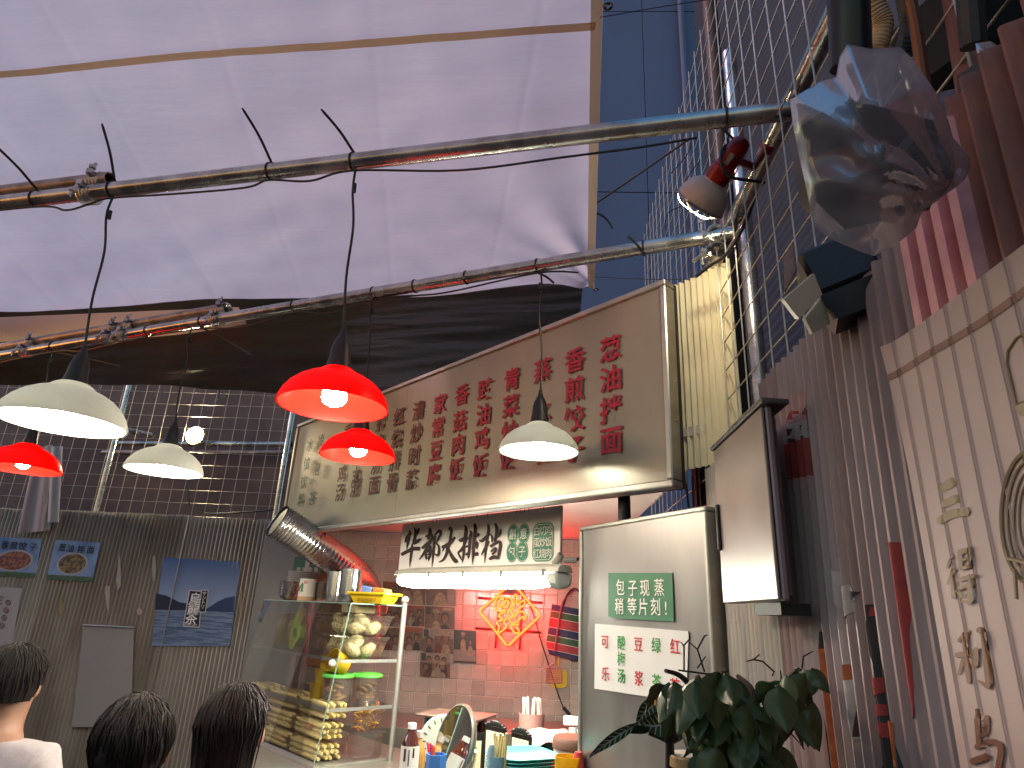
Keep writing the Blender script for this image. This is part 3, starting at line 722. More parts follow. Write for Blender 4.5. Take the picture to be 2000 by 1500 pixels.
# ---- fluorescent batten under the shop sign
f0, f1 = ab(hB(783, 1130, 1.83)), ab(hB(1104, 1136, 1.83))
fz = ab(hB(940, 1128, 1.83))[2]
fx = thing('fluorescent_batten', 'lit weatherproof fluorescent light fixture under the white shop sign', 'light fixture', SP((f0[0] + f1[0]) / 2, 1.83, fz - .04), R(-45))
hl = (f1[0] - f0[0]) / 2
def capsule(w, h0, h1, l, n=10):
    """rounded-end trough cross-section swept lengthwise, local coords"""
    m = MB(); rings = []
    sec = 12
    for i in range(n + 1):
        t = -1 + 2 * i / n
        x = t * l; k = 1.0 if abs(t) < .94 else .80
        rings.append([(x, w * k * math.cos(g), (h1 if math.sin(g) > 0 else h0) * k * abs(math.sin(g)) ** .7 * (1 if math.sin(g) > 0 else -1)) for g in [2 * math.pi * j / sec for j in range(sec)]])
    vs = [p for r_ in rings for p in r_]
    fs = [(i * sec + j, i * sec + (j + 1) % sec, (i + 1) * sec + (j + 1) % sec, (i + 1) * sec + j) for i in range(n) for j in range(sec)] + [tuple(range(sec)), tuple(range(n * sec, (n + 1) * sec))[::-1]]
    return m.add(vs, fs)
tube_m = glow('fluorescent_glow', (1.0, .99, .86), 105.0)
m = capsule(.052, .0, .034, hl); m.v = [p + V((0, 0, .055)) for p in m.v]; obj('housing', m, mat('batten_housing', (.48, .48, .40), .5, var=.15, vs=12), fx, world=False)
m = capsule(.046, .05, .006, hl * .93); m.v = [p + V((-.02, 0, .046)) for p in m.v]; obj('lit_diffuser', m, tube_m, fx, world=False)
m = capsule(.0475, .052, .008, hl * .045); m.v = [p + V((hl * .945, 0, .046)) for p in m.v]; obj('diffuser_end', m, mat('frosted_end', (.62, .66, .60), .3), fx, world=False)
for t in (-.92, -.45, .0, .45, .88):
    m = MB(); m.box((t * hl, -.051, .050), (.018, .006, .026), bev=.002); obj('clip', m, mat('clip_grey', (.22, .22, .18), .5), fx, world=False)
m = MB(); m.tube([(hl * .90, .0, .085), (hl * .96, .0, .12)], .014, 12); m.tube([(hl * .98, .0, .10), (hl * 1.05, .03, .10)], .011, 10); obj('cable_gland', m, mat('gland_grey', (.3, .3, .26), .5), fx, world=False)
m = MB(); m.tube(smooth_path([(hl * 1.03, .03, .10), (hl * 1.12, .04, .115), (hl * 1.3, .06, .145), (hl * 1.5, .12, .16)]), .006, 8); obj('cable', m, black_rubber, fx, world=False)

# ---- neon fortune sign on the tiles
NY = 4.90
ne = thing('neon_sign', 'glowing orange neon diamond with an upside-down fortune character', 'neon sign', hY(995, 1265, NY))
neon_m = glow('neon_glow', (1.0, .0060, .0010), 80.0)
nz_ = lambda pts: [hY(920 + x / 10.71, 1140 + y / 10.71, NY) for x, y in pts]
TUBES = [('diamond_tube', [(748, 1295), (640, 1160), (420, 880), (205, 620), (180, 580), (205, 540), (420, 355), (640, 160), (780, 35)]), ('diamond_tube', [(785, 1295), (950, 1130), (1180, 920), (1400, 710), (1432, 665), (1405, 615), (1210, 385), (1020, 160), (900, 30)])]
CH = [[(730, 550), (640, 575), (560, 565), (500, 520), (490, 440), (510, 350), (560, 290), (630, 265), (690, 300)], [(610, 470), (650, 430), (690, 380), (660, 330), (600, 340), (565, 400), (565, 460), (600, 510), (650, 490)],
      [(715, 310), (780, 290), (840, 340), (855, 420), (830, 500), (780, 570), (765, 620), (765, 690), (730, 740), (690, 780), (700, 830), (735, 870), (720, 920), (680, 960), (600, 1015), (555, 1010), (570, 960), (585, 900), (545, 840), (560, 790), (640, 760), (640, 720), (580, 690), (580, 650), (640, 620), (720, 590)],
      [(690, 410), (740, 350), (780, 370), (775, 440), (730, 500), (690, 490), (680, 450), (720, 430)],
      [(1005, 370), (980, 310), (955, 245), (920, 235), (895, 280), (890, 380), (890, 500), (830, 590), (860, 640), (865, 690), (810, 720), (800, 770), (850, 810), (920, 815), (980, 780), (1040, 720), (1090, 700), (1110, 770)],
      [(945, 340), (960, 420), (990, 430), (1040, 380), (1090, 355), (1125, 400), (1100, 450), (1020, 510), (960, 570), (930, 640)], [(900, 715), (950, 640), (1010, 590), (1080, 590), (1130, 640), (1145, 700), (1130, 750)],
      [(995, 835), (950, 865), (900, 850), (840, 880), (850, 950), (900, 1010), (960, 1040), (1000, 1020), (985, 960), (945, 900)]]
for nm, pts in TUBES:
    m = MB(); m.tube(nz_(pts), .0078, 8); obj(nm, m, neon_m, ne)
for pts in CH:
    m = MB(); m.tube(smooth_path(nz_(pts), 4), .0070, 7); obj('character_tube', m, neon_m, ne)
for a, b in (((140, 295), (1500, 400)), ((90, 930), (1470, 1020)), ((570, 560), (510, 1350)), ((1080, 260), (1010, 1385))):
    m = MB(); pa, pb = [hY(920 + x / 10.71, 1140 + y / 10.71, NY + .03) for x, y in (a, b)]; m.tube([pa, pb], .009, 6); obj('frame_bar', m, dark_steel, ne)
pa = hY(920 + 850 / 10.71, 1140 + 165 / 10.71, NY + .025); m = MB(); m.box(pa, (.18, .04, .045), bev=.004); obj('transformer', m, dark_steel, ne)
m = MB(); m.tube(smooth_path([hY(x, y, 4.955) for x, y in ((1028, 1165), (1042, 1200), (1056, 1250), (1072, 1300), (1088, 1350), (1100, 1382))]), .0045, 6)
m.tube([hY(1100, 1382, 4.955), hY(1113, 1396, 4.955)], .012, 8); obj('power_cord', m, black_rubber, ne)

# ================================================================= PENDANT LAMPS
shade_red = sheet_mat('red_plastic_shade', (.72, .012, .006), (1.0, .026, .007), .70, rough=.35, bump=.02, bs=200, spec=.5)
shade_white = mat('chalky_white_shade', (.66, .66, .60), .75, 0, col2=(.46, .45, .40), vs=26, thr=(.25, .6), bump=.12, bs=90)
shade_white_t = sheet_mat('chalky_white_shade_thin', (.88, .88, .83), (.9, .90, .80), .34, rough=.75, bump=.25, bs=60, col2=(.66, .65, .58))
bulb_white = glow('bulb_cool_white', (1.0, .94, .78), 330.0)
bulb_warm = glow('bulb_warm_white', (1.0, .82, .62), 420.0)
def pendant(label, px, py, w, tie_px, pipe, red, dim=False):
    pa, pb = pipe; top = on_pipe(pa, pb, tie_px) - EZ * PR
    r_ = ray(px, py); d = (top.xy.dot(r_.xy)) / r_.xy.dot(r_.xy); c = EYE + r_ * d
    Rr = w * d / FPX / 2
    t = thing('pendant_lamp', label, 'lamp', c, random.uniform(0, 3), 'pendant lamps hung from the scaffold pipes')
    prof_o = [(1.0, 0), (.985, .07), (.93, .21), (.83, .35), (.70, .47), (.55, .56), (.44, .605), (.37, .645), (.31, .70), (.25, .735), (.12, .75)]
    prof = [(a * Rr, b * Rr) for a, b in prof_o] + [(max(a - .03, .08) * Rr, (b - .022) * Rr) for a, b in prof_o[::-1][:-1]] + [(.965 * Rr, .0)]
    m = MB(); m.lathe(prof, 56, cap=False); m.f += [tuple(range((len(prof) - 1) * 56 + k, (len(prof) - 1) * 56 + k + 1)) for k in range(0)]
    n = 56; L0 = (len(prof) - 1) * n
    for k in range(n): m.f.append([L0 + k, L0 + (k + 1) % n, (k + 1) % n, k]); m.mi.append(0)
    obj('shade', m, shade_red if red else shade_white_t, t, world=False)
    zt = .735 * Rr
    m = MB(); m.lathe([(.030, zt - .01), (.031, zt + .012), (.027, zt + .03), (.025, zt + .055), (.020, zt + .075), (.010, zt + .095), (.0045, zt + .12)], 18); so_ = obj('socket', m, black_rubber, t, world=False)
    kz = .2 * Rr if dim else 0.0
    m = MB(); m.lathe([(r_, z_ + kz) for r_, z_ in [(.013, .60 * Rr - kz), (.014, .46 * Rr), (.024, .36 * Rr), (.031, .24 * Rr), (.031, .16 * Rr), (.024, .07 * Rr), (.010, .02 * Rr), (.001, .012 * Rr)]], 18); obj('bulb', m, bulb_warm if red else (bulb_dim if dim else bulb_white), so_, world=False)
    M_ = PM[t.name].inverted(); tl = M_ @ top; s_ = V((0, 0, zt + .11)); k1 = random.uniform(-.012, .012)
    m = MB(); m.tube(smooth_path([s_, s_.lerp(tl, .3) + V((k1, .004, 0)), s_.lerp(tl, .62) + V((-k1, -.004, 0)), s_.lerp(tl, .86) + V((.006, .006, 0)), tl], 6), .0036, 7)
    q = s_.lerp(tl, .84); m.tube([q, q.lerp(tl, .35)], [.0055, .006], 7); obj('cord', m, black_rubber, t, world=False)
    m = MB(); m.box((.024, 0, zt + .03), (.004, .02, .012)); obj('rating_sticker', m, white_paint, so_, world=False)
    return t
bulb_dim = glow('bulb_dim_white', (1.0, .94, .78), 130.0)
P1, P2 = (p1a, p1b), (p2a, p2b)
pendant('large white pendant lamp at far left hung from the near pipe', 122, 828, 225, 225, P1, False)
pendant('large red pendant lamp nearest the viewer left of the menu board', 650, 795, 215, 697, P1, True)
pendant('smaller red pendant lamp just behind the large red one', 698, 893, 147, 731, P2, True)
pendant('white pendant lamp hanging in front of the steel menu board', 1052, 883, 158, 1056, P2, False, True)
pendant('small white pendant lamp in front of the back wire mesh', 320, 921, 143, 377, P2, False)
pendant('red pendant lamp cut by the left edge, below the large white one', 42, 917, 136, 105, P2, True)
# cables looped along the pipes
def sag(pa, pb, pxs, r, label, off=.0):
    pts = []
    for i, (px, s_) in enumerate(pxs): pts.append(on_pipe(pa, pb, px) - EZ * (PR + .006 + s_) + V((0, off, 0)))
    m = MB(); m.tube(smooth_path(pts, 6), r, 6); return one('power_cable', m, black_rubber, label, 'cable', base=pts[0])
sag(p1a, p1b, [(-200, .0), (70, .0), (140, .028), (185, .012), (222, .0), (350, .012), (485, .018), (528, .0), (610, .02), (690, .0), (900, .04), (1100, .035), (1250, .03), (1360, .02)], .0035, 'black power cable tied along the near scaffold pipe')
sag(p2a, p2b, [(-60, .02), (105, .0), (160, .02), (220, .012), (290, .0), (395, .005), (480, .03), (575, .0), (650, .03), (730, .0), (811, .012), (880, .02), (1050, .0), (1130, .025)], .0035, 'black power cable tied along the further scaffold pipe')
# round lamp on the back mesh
rl = thing('round_light', 'small round bulkhead light glowing warm white on the back wall', 'lamp', hY(385, 853, 5.02))
c = hY(385, 853, 5.03); Mr = Matrix.Rotation(R(90), 3, 'X')
m = MB(); m.lathe([(.080, 0), (.082, .02), (.078, .04), (.068, .045)], 28, c, Mr); obj('rim', m, mat('lamp_rim', (.55, .45, .3), .4, .4), rl)
m = MB(); m.lathe([(.068, .046), (.058, .058), (.03, .066), (.002, .068)], 28, c, Mr); obj('lens', m, glow('round_light_glow', (1.0, .84, .52), 450.0), rl)

# ================================================================= RIGHT WALL FITTINGS
# ---- sign box
black_pl0 = mat('black_bracket', (.01, .01, .01), .6)
bx = thing('sign_box', 'flat steel sign box fixed to the right wall with a sloping top', 'sign box', (.44, 1.35, 1.59))
X0, X1_ = .395, .415
fa, fb, fc, fd = hX(1390, 886, X0), hX(1484, 790, X0), hX(1522, 1172, X0), hX(1416, 1180, X0)
ya, yb = (fa.y + fd.y) / 2, (fb.y + fc.y) / 2; zt, zb_ = (fa.z + fb.z) / 2, (fc.z + fd.z) / 2
box_face = mat('sign_box_face', (.27, .22, .195), .38, .3, col2=(.235, .185, .16), vs=5, thr=(.3, .7), rvar=.08)
m = MB(); m.box((X0 + .003, (ya + yb) / 2, (zt + zb_) / 2), (.006, abs(ya - yb) - .004, zt - zb_ - .004), bev=.0015); obj('face', m, box_face, bx)
m = MB(); m.box(((X0 + X1_) / 2 + .004, (ya + yb) / 2, (zt + zb_) / 2), (X1_ - X0 - .008, abs(ya - yb), zt - zb_), bev=.003); obj('body', m, mat('sign_box_body', (.24, .19, .22), .45, .4, var=.15, vs=8), bx)
m = MB(); m.box(((X0 + X1_) / 2 + .012, (ya + yb) / 2, zt + .006), (X1_ - X0 + .03, abs(ya - yb) + .03, .010), Matrix.Rotation(R(3), 3, 'Y'), bev=.002); obj('top_cap', m, mat('weathered_cap', (.16, .14, .13), .6, .4, col2=(.05, .05, .05), vs=40), bx)
m = MB(); m.box((.424, (ya + yb) / 2 + .02, (zt + zb_) / 2), (.016, abs(ya - yb) - .03, zt - zb_ - .02)); obj('back_plate', m, mat('back_plate_brown', (.15, .09, .10), .5, .2), bx)
m = MB(); m.box((X1_ + .018, yb + .10, zb_ - .012), (.05, .14, .02)); obj('bracket', m, black_pl0, bx)
m = MB(); q = hX(1407, 1030, X0); m.box((X0 - .004, q.y, q.z), (.008, .010, .10), bev=.002); obj('handle', m, dark_steel, bx)

# ---- black floodlight fixed above the wall
fl = thing('floodlight', 'black boxy floodlight with pale lens mounted above the corrugated wall', 'floodlight', hX(1610, 560, .45))
d0 = 1.02
c = PT(1618, 540, d0); Mf = (Matrix.Rotation(R(-20), 3, 'Z') @ Matrix.Rotation(R(-18), 3, 'Y'))
black_pl = mat('black_plastic', (.010, .010, .014), .38, var=.2, vs=20)
m = MB(); m.box(c + Mf @ V((.02, .03, .01)), (.10, .10, .085), Mf, bev=.008); obj('housing', m, black_pl, fl)
def frustum(mb, c, M_, w0, d0_, w1, d1, z0, z1, sx=0, sy=0):
    vs = [c + M_ @ V((x * w0, y * d0_, z0)) for x, y in ((-1, -1), (1, -1), (1, 1), (-1, 1))] + [c + M_ @ V((sx + x * w1, sy + y * d1, z1)) for x, y in ((-1, -1), (1, -1), (1, 1), (-1, 1))]
    mb.add(vs, [(3, 2, 1, 0), (4, 5, 6, 7)] + [(i, (i + 1) % 4, 4 + (i + 1) % 4, 4 + i) for i in range(4)])
m = MB(); frustum(m, c + Mf @ V((.02, .03, -.033)), Mf, .049, .049, .030, .030, 0, -.045, -.012, -.012); obj('hood', m, black_pl, fl)
m = MB(); q = [PT(*p, d0 - .065) for p in ((1531, 585), (1590, 534), (1606, 575), (1560, 622))]; m.prism(q, CAM @ V((0, 0, -.012))); obj('lens', m, mat('pale_lens', (.50, .48, .38), .25), fl)
m = MB(); q = [PT(*p, d0 - .02) for p in ((1573, 622), (1608, 577), (1622, 632), (1588, 652))]; m.prism(q, CAM @ V((0, 0, -.012))); obj('lens', m, mat('pale_lens_low', (.46, .46, .36), .25), fl)
m = MB(); q = [PT(*p, d0 - .012) for p in ((1530, 505), (1548, 475), (1553, 530), (1532, 568))]; m.prism(q, CAM @ V((.01, 0, -.02))); obj('sticker', m, mat('faded_sticker', (.38, .28, .26), .6, var=.3, vs=60), fl)
m = MB(); m.tube([c + Mf @ V((.06, .05, .02)), V((.56, c.y + .1, c.z + .0))], .012, 8); obj('bracket', m, dark_steel, fl)

# ---- clip lamp
cl_d = 1.72
cl = thing('clamp_lamp', 'red clamp lamp with white enamel reflector clipped to the right mesh, lit', 'lamp', PT(1375, 400, cl_d))
a_, b_ = PT(1366, 398, cl_d + .065), PT(1436, 296, cl_d - .02)      # reflector mouth centre, rear end
ax_ = (b_ - a_).normalized(); zq = ax_; xq = zq.orthogonal().normalized(); yq = zq.cross(xq); Mc = Matrix((xq, yq, zq)).transposed()
enamel = mat('enamel_white', (.62, .50, .48), .3, 0, var=.1, vs=20)
red_pl = mat('lamp_red', (.28, .012, .015), .35, 0, var=.12, vs=20)
Rr = .072
prof = [(1.0, 0), (.98, .16), (.92, .42), (.80, .68), (.62, .86), (.46, .95), (.44, 1.0)]
m = MB(); pr = [(r * Rr, z * Rr) for r, z in prof] + [((r - .04) * Rr, (z - .02) * Rr) for r, z in prof[::-1][:-1]] + [(.965 * Rr, 0)]
m.lathe(pr, 36, a_, Mc, cap=False); obj('reflector', m, enamel, cl)
m = MB(); m.lathe([(.030, .066), (.034, .085), (.034, .112), (.028, .118), (.027, .175), (.022, .19), (.012, .198)], 24, a_, Mc); obj('lamp_holder', m, red_pl, cl)
m = MB(); m.lathe([(1.0 * Rr, -.002), (1.03 * Rr, .0), (1.02 * Rr, .006), (.99 * Rr, .004)], 36, a_, Mc, cap=False); obj('rim_ring', m, galv, cl)
m = MB(); m.ball(a_ + ax_ * .03, (.032, .032, .034), 16, 10); obj('bulb', m, glow('clip_bulb', (1.0, .90, .62), 150.0), cl)
gd = MB()
for k in range(3):
    g_ = k * math.pi / 3; u = xq * math.cos(g_) + yq * math.sin(g_)
    gd.tube(smooth_path([a_ + u * Rr, a_ + u * Rr * .7 - ax_ * .02, a_ - ax_ * .028, a_ - u * Rr * .7 - ax_ * .02, a_ - u * Rr], 4), .0014, 5)
obj('guard', gd, galv, cl)
m = MB(); q0, q1, q2 = a_ + ax_ * .14, PT(1470, 325, cl_d + .03), PT(1498, 288, cl_d + .04); m.tube([q0, q1, q2], [.010, .012, .011], 8); m.box(q2, (.03, .03, .036), bev=.005); obj('clamp_arm', m, red_pl, cl)
m = MB(); s_ = a_ + ax_ * .135 + (EYE - a_).normalized() * .0285; rotm = Mc; m.box(s_, (.014, .012, .03), Mc); obj('rating_sticker', m, mat('sticker_grey', (.25, .25, .25), .5), cl)
m = MB(); m.tube(smooth_path([b_ + ax_ * .01, PT(1440, 278, 1.72), PT(1412, 290, 1.70), PT(1410, 325, 1.68), PT(1425, 345, 1.68), PT(1460, 352, 1.70), PT(1492, 356, 1.74)], 6), .0045, 7); obj('cord', m, black_rubber, cl)

# ---- loose cables and ropes round the right mesh
def cable(name, label, pts, r, cat='cable'):
    m = MB(); m.tube(smooth_path(pts, 6), r, 6); return one(name, m, black_rubber if cat == 'cable' else mat('rope_dark', (.02, .02, .025), .8), label, cat, base=pts[0])
cable('hanging_cable', 'black cable bundle running down the mesh beside the clamp lamp', [PT(1400, 240, 1.7), PT(1436, 275, 1.7)], .004)
cable('hanging_cable', 'thick black cable running past the scaffold clamp towards the cream panel', [PT(1492, 356, 1.74), PT(1478, 372, 1.78), PT(1462, 420, 1.82), PT(1440, 465, 1.85), PT(1415, 500, 1.9), PT(1385, 520, 1.95), PT(1360, 540, 2.0)], .0055)
cable('tie_rope', 'dark rope stretched from the canvas edge up to the right mesh', [PT(1152, 405, 2.9), PT(1240, 345, 2.7), PT(1345, 272, 2.4)], .005, 'rope')
cable('tie_rope', 'frayed rope end hanging beside the canvas edge', [PT(1150, 412, 2.85), PT(1170, 418, 2.85), PT(1186, 430, 2.85), PT(1196, 447, 2.85)], .005, 'rope')
cable('guy_wire', 'thin wire from the canvas corner eyelet towards the right mesh', [PT(1160, 541, 2.98), PT(1300, 546, 2.7), PT(1420, 540, 2.4)], .0015, 'wire')
cable('guy_wire', 'thin wire from the upper canvas eyelet towards the right mesh', [PT(1172, 34, 1.66), PT(1300, 12, 1.66), PT(1500, -18, 1.66)], .0012, 'wire')
for i in range(5):
    x_ = 1330 + i * 20 + random.uniform(-6, 6); y_ = 250 + random.uniform(0, 260); d_ = 2.5 - i * .08
    cable('loose_wire', ['first', 'second', 'third', 'fourth', 'fifth'][i] + ' loose tie wire on the far right mesh counted from the left', [PT(x_, y_, d_), PT(x_ + random.uniform(-30, 8), y_ + random.uniform(15, 50), d_), PT(x_ + random.uniform(-55, 15), y_ + random.uniform(60, 110), d_)], .0018, 'wire')['group'] = 'loose tie wires on the far right mesh'
cable('hanging_cable', 'black cable hanging below the cream panel beside the door', [PT(1338, 940, 2.0), PT(1342, 965, 2.0), PT(1346, 1000, 2.0), PT(1348, 1020, 2.0)], .0035)
cable('hanging_cable', 'second black cable below the cream panel, nearer the wall', [PT(1352, 930, 1.98), PT(1354, 970, 1.98), PT(1356, 1015, 1.98)], .0035)
m = MB(); m.box(hX(1372, 985, .56), (.05, .06, .5)); one('timber_post', m, mat('dark_timber', (.03, .025, .022), .8, var=.3, vs=14), 'dark timber post in the gap beside the sign box', 'post')

# ---- plastic wrapped speaker
bag_m = glass_mat('clear_polythene', (.90, .90, .93), .02, .20, 1.33, .24, (.62, .58, .70), bump=.06, bs=30)
sp_d = .655
sk = thing('wrapped_speaker', 'black stage speaker wrapped in clear plastic, hung at upper right', 'speaker', PT(1700, 420, sp_d))
m = MB(); q = [PT(*p, sp_d + .02) for p in ((1566, 245), (1645, 190), (1822, 235), (1858, 320), (1815, 410), (1650, 448), (1592, 392))]; m.prism(q, CAM @ V((.012, .012, -.06))); obj('cabinet', m, black_pl, sk)
cc = PT(1800, 325, sp_d + .01); Ms = CAM @ Matrix.Rotation(R(12), 3, 'Y')
m = MB(); m.lathe([(.034, 0), (.036, .006), (.030, .010), (.026, .002), (.012, -.004), (.010, .004), (.001, .006)], 24, cc, Ms, cap=False); obj('driver', m, dark_steel, sk)
m = MB(); q = [PT(*p, sp_d + .012) for p in ((1585, 305), (1650, 285), (1720, 330), (1600, 350))]; m.prism(q, CAM @ V((0, 0, -.02))); obj('label_panel', m, mat('dark_red_panel', (.10, .02, .02), .3), sk)
OUT = [(1543, 195), (1600, 160), (1633, 150), (1640, 110), (1655, 86), (1700, 95), (1760, 92), (1785, 118), (1835, 190), (1852, 235), (1862, 270), (1894, 305), (1895, 330), (1885, 350), (1872, 362), (1840, 385), (1800, 415), (1790, 445), (1750, 478), (1706, 500), (1672, 488), (1620, 465), (1590, 440), (1578, 385), (1560, 300), (1548, 240)]
def bag_surface(outline, d, bulge, seed, back=False):
    m = MB(); n = len(outline); rings = 16
    cxp, cyp = sum(p[0] for p in outline) / n, sum(p[1] for p in outline) / n
    O = [V((p[0], p[1])) for p in outline]
    D = []
    for i in range(n):
        for k in range(4): D.append(O[i].lerp(O[(i + 1) % n], k / 4))
    n = len(D); vs = []; vs.append(PT(cxp, cyp, d - bulge * (1 if not back else -1.6)))
    for r_ in range(1, rings + 1):
        t = r_ / rings
        for i in range(n):
            px, py = cxp + (D[i].x - cxp) * t, cyp + (D[i].y - cyp) * t
            bl = bulge * (1 - t ** 2.4)
            g = math.atan2(py - 392, px - 1868); rk = math.hypot(px - 1868, py - 392)
            f = .009 * math.sin(g * 15 + 1.5 * noise.noise(V((px * .012, py * .012, seed)))) * math.exp(-rk / 260.0) * min(1, rk / 25) * (1 - t ** 6)
            w = V((px * .0055 + .35 * noise.noise(V((px * .006, py * .006, seed + 8))), py * .0055, seed + 3))
            f += .026 * abs(noise.noise(w)) * (1 - .6 * t ** 3) + .007 * abs(noise.noise(w * 2.3 + V((5, 1, 0)))) + .0016 * noise.noise(V((px * .03, py * .03, seed)))
            vs.append(PT(px, py, d - (bl if not back else -1.6 * bl) + f))
    fs = [(0, 1 + i, 1 + (i + 1) % n) for i in range(n)]
    for r_ in range(rings - 1):
        for i in range(n): fs.append((1 + r_ * n + i, 1 + (r_ + 1) * n + i, 1 + (r_ + 1) * n + (i + 1) % n, 1 + r_ * n + (i + 1) % n))
    return m.add(vs, fs)
bg = thing('plastic_bag', 'crumpled clear plastic bag tied round the hanging speaker', 'plastic bag', PT(1706, 500, sp_d))
obj('front_film', bag_surface(OUT, sp_d, .045, 1), bag_m, bg, sharp=180)
obj('back_film', bag_surface(OUT, sp_d, .05, 5, True), bag_m, bg, sharp=180)
OUT2 = [(1905, 85), (1935, 80), (1975, 110), (2010, 150), (2025, 190), (2010, 225), (1985, 240), (1940, 255), (1915, 235), (1918, 170)]
bg2 = thing('plastic_bag', 'smaller clear plastic bag at the right edge behind the mesh', 'plastic bag', PT(1960, 250, .74))
obj('front_film', bag_surface(OUT2, .74, .03, 9), bag_m, bg2, sharp=180)
m = MB(); q = [PT(*p, .77) for p in ((1925, 110), (1985, 125), (2010, 180), (1990, 225), (1940, 235))]; m.prism(q, CAM @ V((0, 0, -.05)))
one('junction_box', m, black_pl, 'dark box inside the smaller plastic bag at the right edge', 'box')
# pole and hoses above the speaker
m = MB(); m.tube([PT(1662, 130, .74), PT(1655, -60, .74)], .0225, 20); one('support_pole', m, mat('pole_black', (.008, .010, .018), .3, .2), 'thick black pole above the wrapped speaker', 'pole')
m = MB(); pp = smooth_path([PT(1712, 98, .90), PT(1724, 50, .90), PT(1708, 10, .90), PT(1690, -50, .90)], 14); m.tube(pp, [.013 + .0014 * (i % 2) for i in range(len(pp))], 12); one('ribbed_hose', m, mat('hose_beige', (.42, .30, .18), .5), 'beige ribbed hose beside the black pole', 'hose')
m = MB(); pp = smooth_path([PT(1765, 110, .95), PT(1775, 40, .95), PT(1760, -40, .95)], 14); m.tube(pp, [.012 + .0014 * (i % 2) for i in range(len(pp))], 12); one('ribbed_hose', m, black_rubber, 'black ribbed hose right of the beige one', 'hose')
m = MB(); m.tube([PT(1812, 210, .88), PT(1790, 60, .88), PT(1770, -40, .88)], .008, 10); one('copper_pipe', m, mat('copper_dull', (.18, .08, .06), .5, .5), 'dull brown conduit pipe behind the upper right mesh', 'pipe')
m = MB(); m.tube([hX(1925, 300, .57), hX(1868, -60, .57)], .022, 14); one('rusty_post', m, corr_rust, 'rust-brown upright post at the upper right between the two bags', 'post')
m = MB(); m.tube([PT(1890, -60, .80), PT(1902, 90, .80)], .015, 10); one('dark_post', m, dark_steel, 'dark square post near the upper right corner', 'post')
m = MB(); q = [PT(*p, .95) for p in ((1895, -80), (2200, -80), (2200, 20), (1905, 82))]; m.prism(q, CAM @ V((.0, .0, -.2))); one('dark_canopy', m, mat('canopy_black', (.006, .006, .007), .8), 'black canopy corner at the upper right edge', 'canopy')

# ================================================================= POSTERS ON THE RIGHT WALL
PX = .458
poster_m = mat('poster_paper', (.43, .305, .272), .55, 0, var=.05, vs=4)
pst = thing('tea_poster', 'large pale poster with brown vertical Chinese characters on ribbed wall at right', 'poster', (PX, .6, 1.2))
y0, y1 = .30, .808
def poster_x(y, z):
    s_ = y1 - y; ph = (s_ / .0345) % 1.0; v = (z - .95) / (1.909 - .95)
    h = -.0042 * math.exp(-((ph - .5) / .035) ** 2) + .0016 * math.exp(-((ph - .58) / .04) ** 2)
    return PX - h - .012 * math.exp(-max(s_, 0) / .02) * max(v, 0) ** 8 + .0016 * noise.noise(V((y * 8, z * 4, 2)))
def poster(u, v):
    y = y1 - u * (y1 - y0); z = .95 + (1.909 - .95) * v
    return V((poster_x(y, z), y, z))
def on_poster(px, py, off):
    q = hX(px, py, PX); return V((poster_x(q.y, q.z) - off, q.y, q.z))
m = MB(); m.grid(poster, 760, 12); obj('paper', m, poster_m, pst, sharp=180)
brown_band = mat('poster_brown', (.22, .11, .08), .55, var=.15, vs=20)
def band(u, v):
    s = u * (y1 - y0); z = 1.860 + .009 * v + .002 * math.sin(s * 26)
    return V((poster_x(y1 - s, z) - .0012, y1 - s, z))
m = MB(); m.grid(lambda u, v: band(u, v), 420, 1); obj('printed_line', m, brown_band, pst, sharp=180)
gold1, gold2, gold3, gold4 = [mat('poster_ink', c_, .55, var=.08, vs=20) for c_ in ((.27, .19, .10), (.25, .155, .085), (.20, .085, .040), (.15, .052, .026))]
SAN = [[(152, 135, 36), (214, 100, 44)], [(158, 215, 32), (232, 182, 38)], [(140, 298, 34), (200, 262, 38), (284, 248, 36)]]
DE = [[(205, 462, 20), (180, 525, 12)], [(215, 532, 25), (185, 602, 12)], [(207, 570, 20), (214, 670, 20)], [(240, 448, 22), (300, 430, 26)], [(247, 450, 18), (252, 530, 18)], [(295, 430, 22), (300, 520, 20)], [(250, 487, 13), (296, 475, 13)], [(250, 528, 16), (300, 515, 16)],
      [(240, 582, 18), (325, 562, 20)], [(225, 628, 18), (318, 602, 20)], [(302, 560, 25), (303, 690, 25)], [(303, 695, 20), (262, 684, 8)], [(240, 632, 14), (262, 662, 20)]]
LI = [[(235, 882, 20), (285, 832, 26)], [(222, 950, 22), (332, 930, 22)], [(270, 840, 28), (275, 960, 28), (287, 1085, 18)], [(262, 968, 22), (235, 1045, 8)], [(285, 960, 15), (325, 1003, 25)], [(328, 915, 20), (326, 1000, 20)], [(338, 822, 28), (366, 850, 30), (376, 960, 28), (392, 1090, 32)], [(392, 1105, 26), (335, 1072, 6)]]
WU = [[(320, 1212, 12), (330, 1242, 26), (320, 1282, 20)], [(325, 1252, 22), (380, 1256, 24)], [(376, 1256, 24), (374, 1330, 22)], [(325, 1260, 22), (336, 1392, 24)], [(335, 1300, 14), (375, 1292, 14)], [(335, 1345, 16), (375, 1335, 16)], [(322, 1400, 24), (400, 1372, 24), (446, 1400, 28), (436, 1490, 28), (420, 1560, 25)], [(302, 1470, 30), (386, 1442, 30)]]
for G_, mt in ((SAN, gold1), (DE, gold2), (LI, gold3), (WU, gold4)):
    m = MB()
    for i, s_ in enumerate(G_): brush(m, s_, 9, lambda x, y, i=i: on_poster(1780 + x / 2.5, 900 + y / 2.5, .0010 + .0002 * i), 1.12)
    obj('brush_character', m, mt, pst, sharp=180)
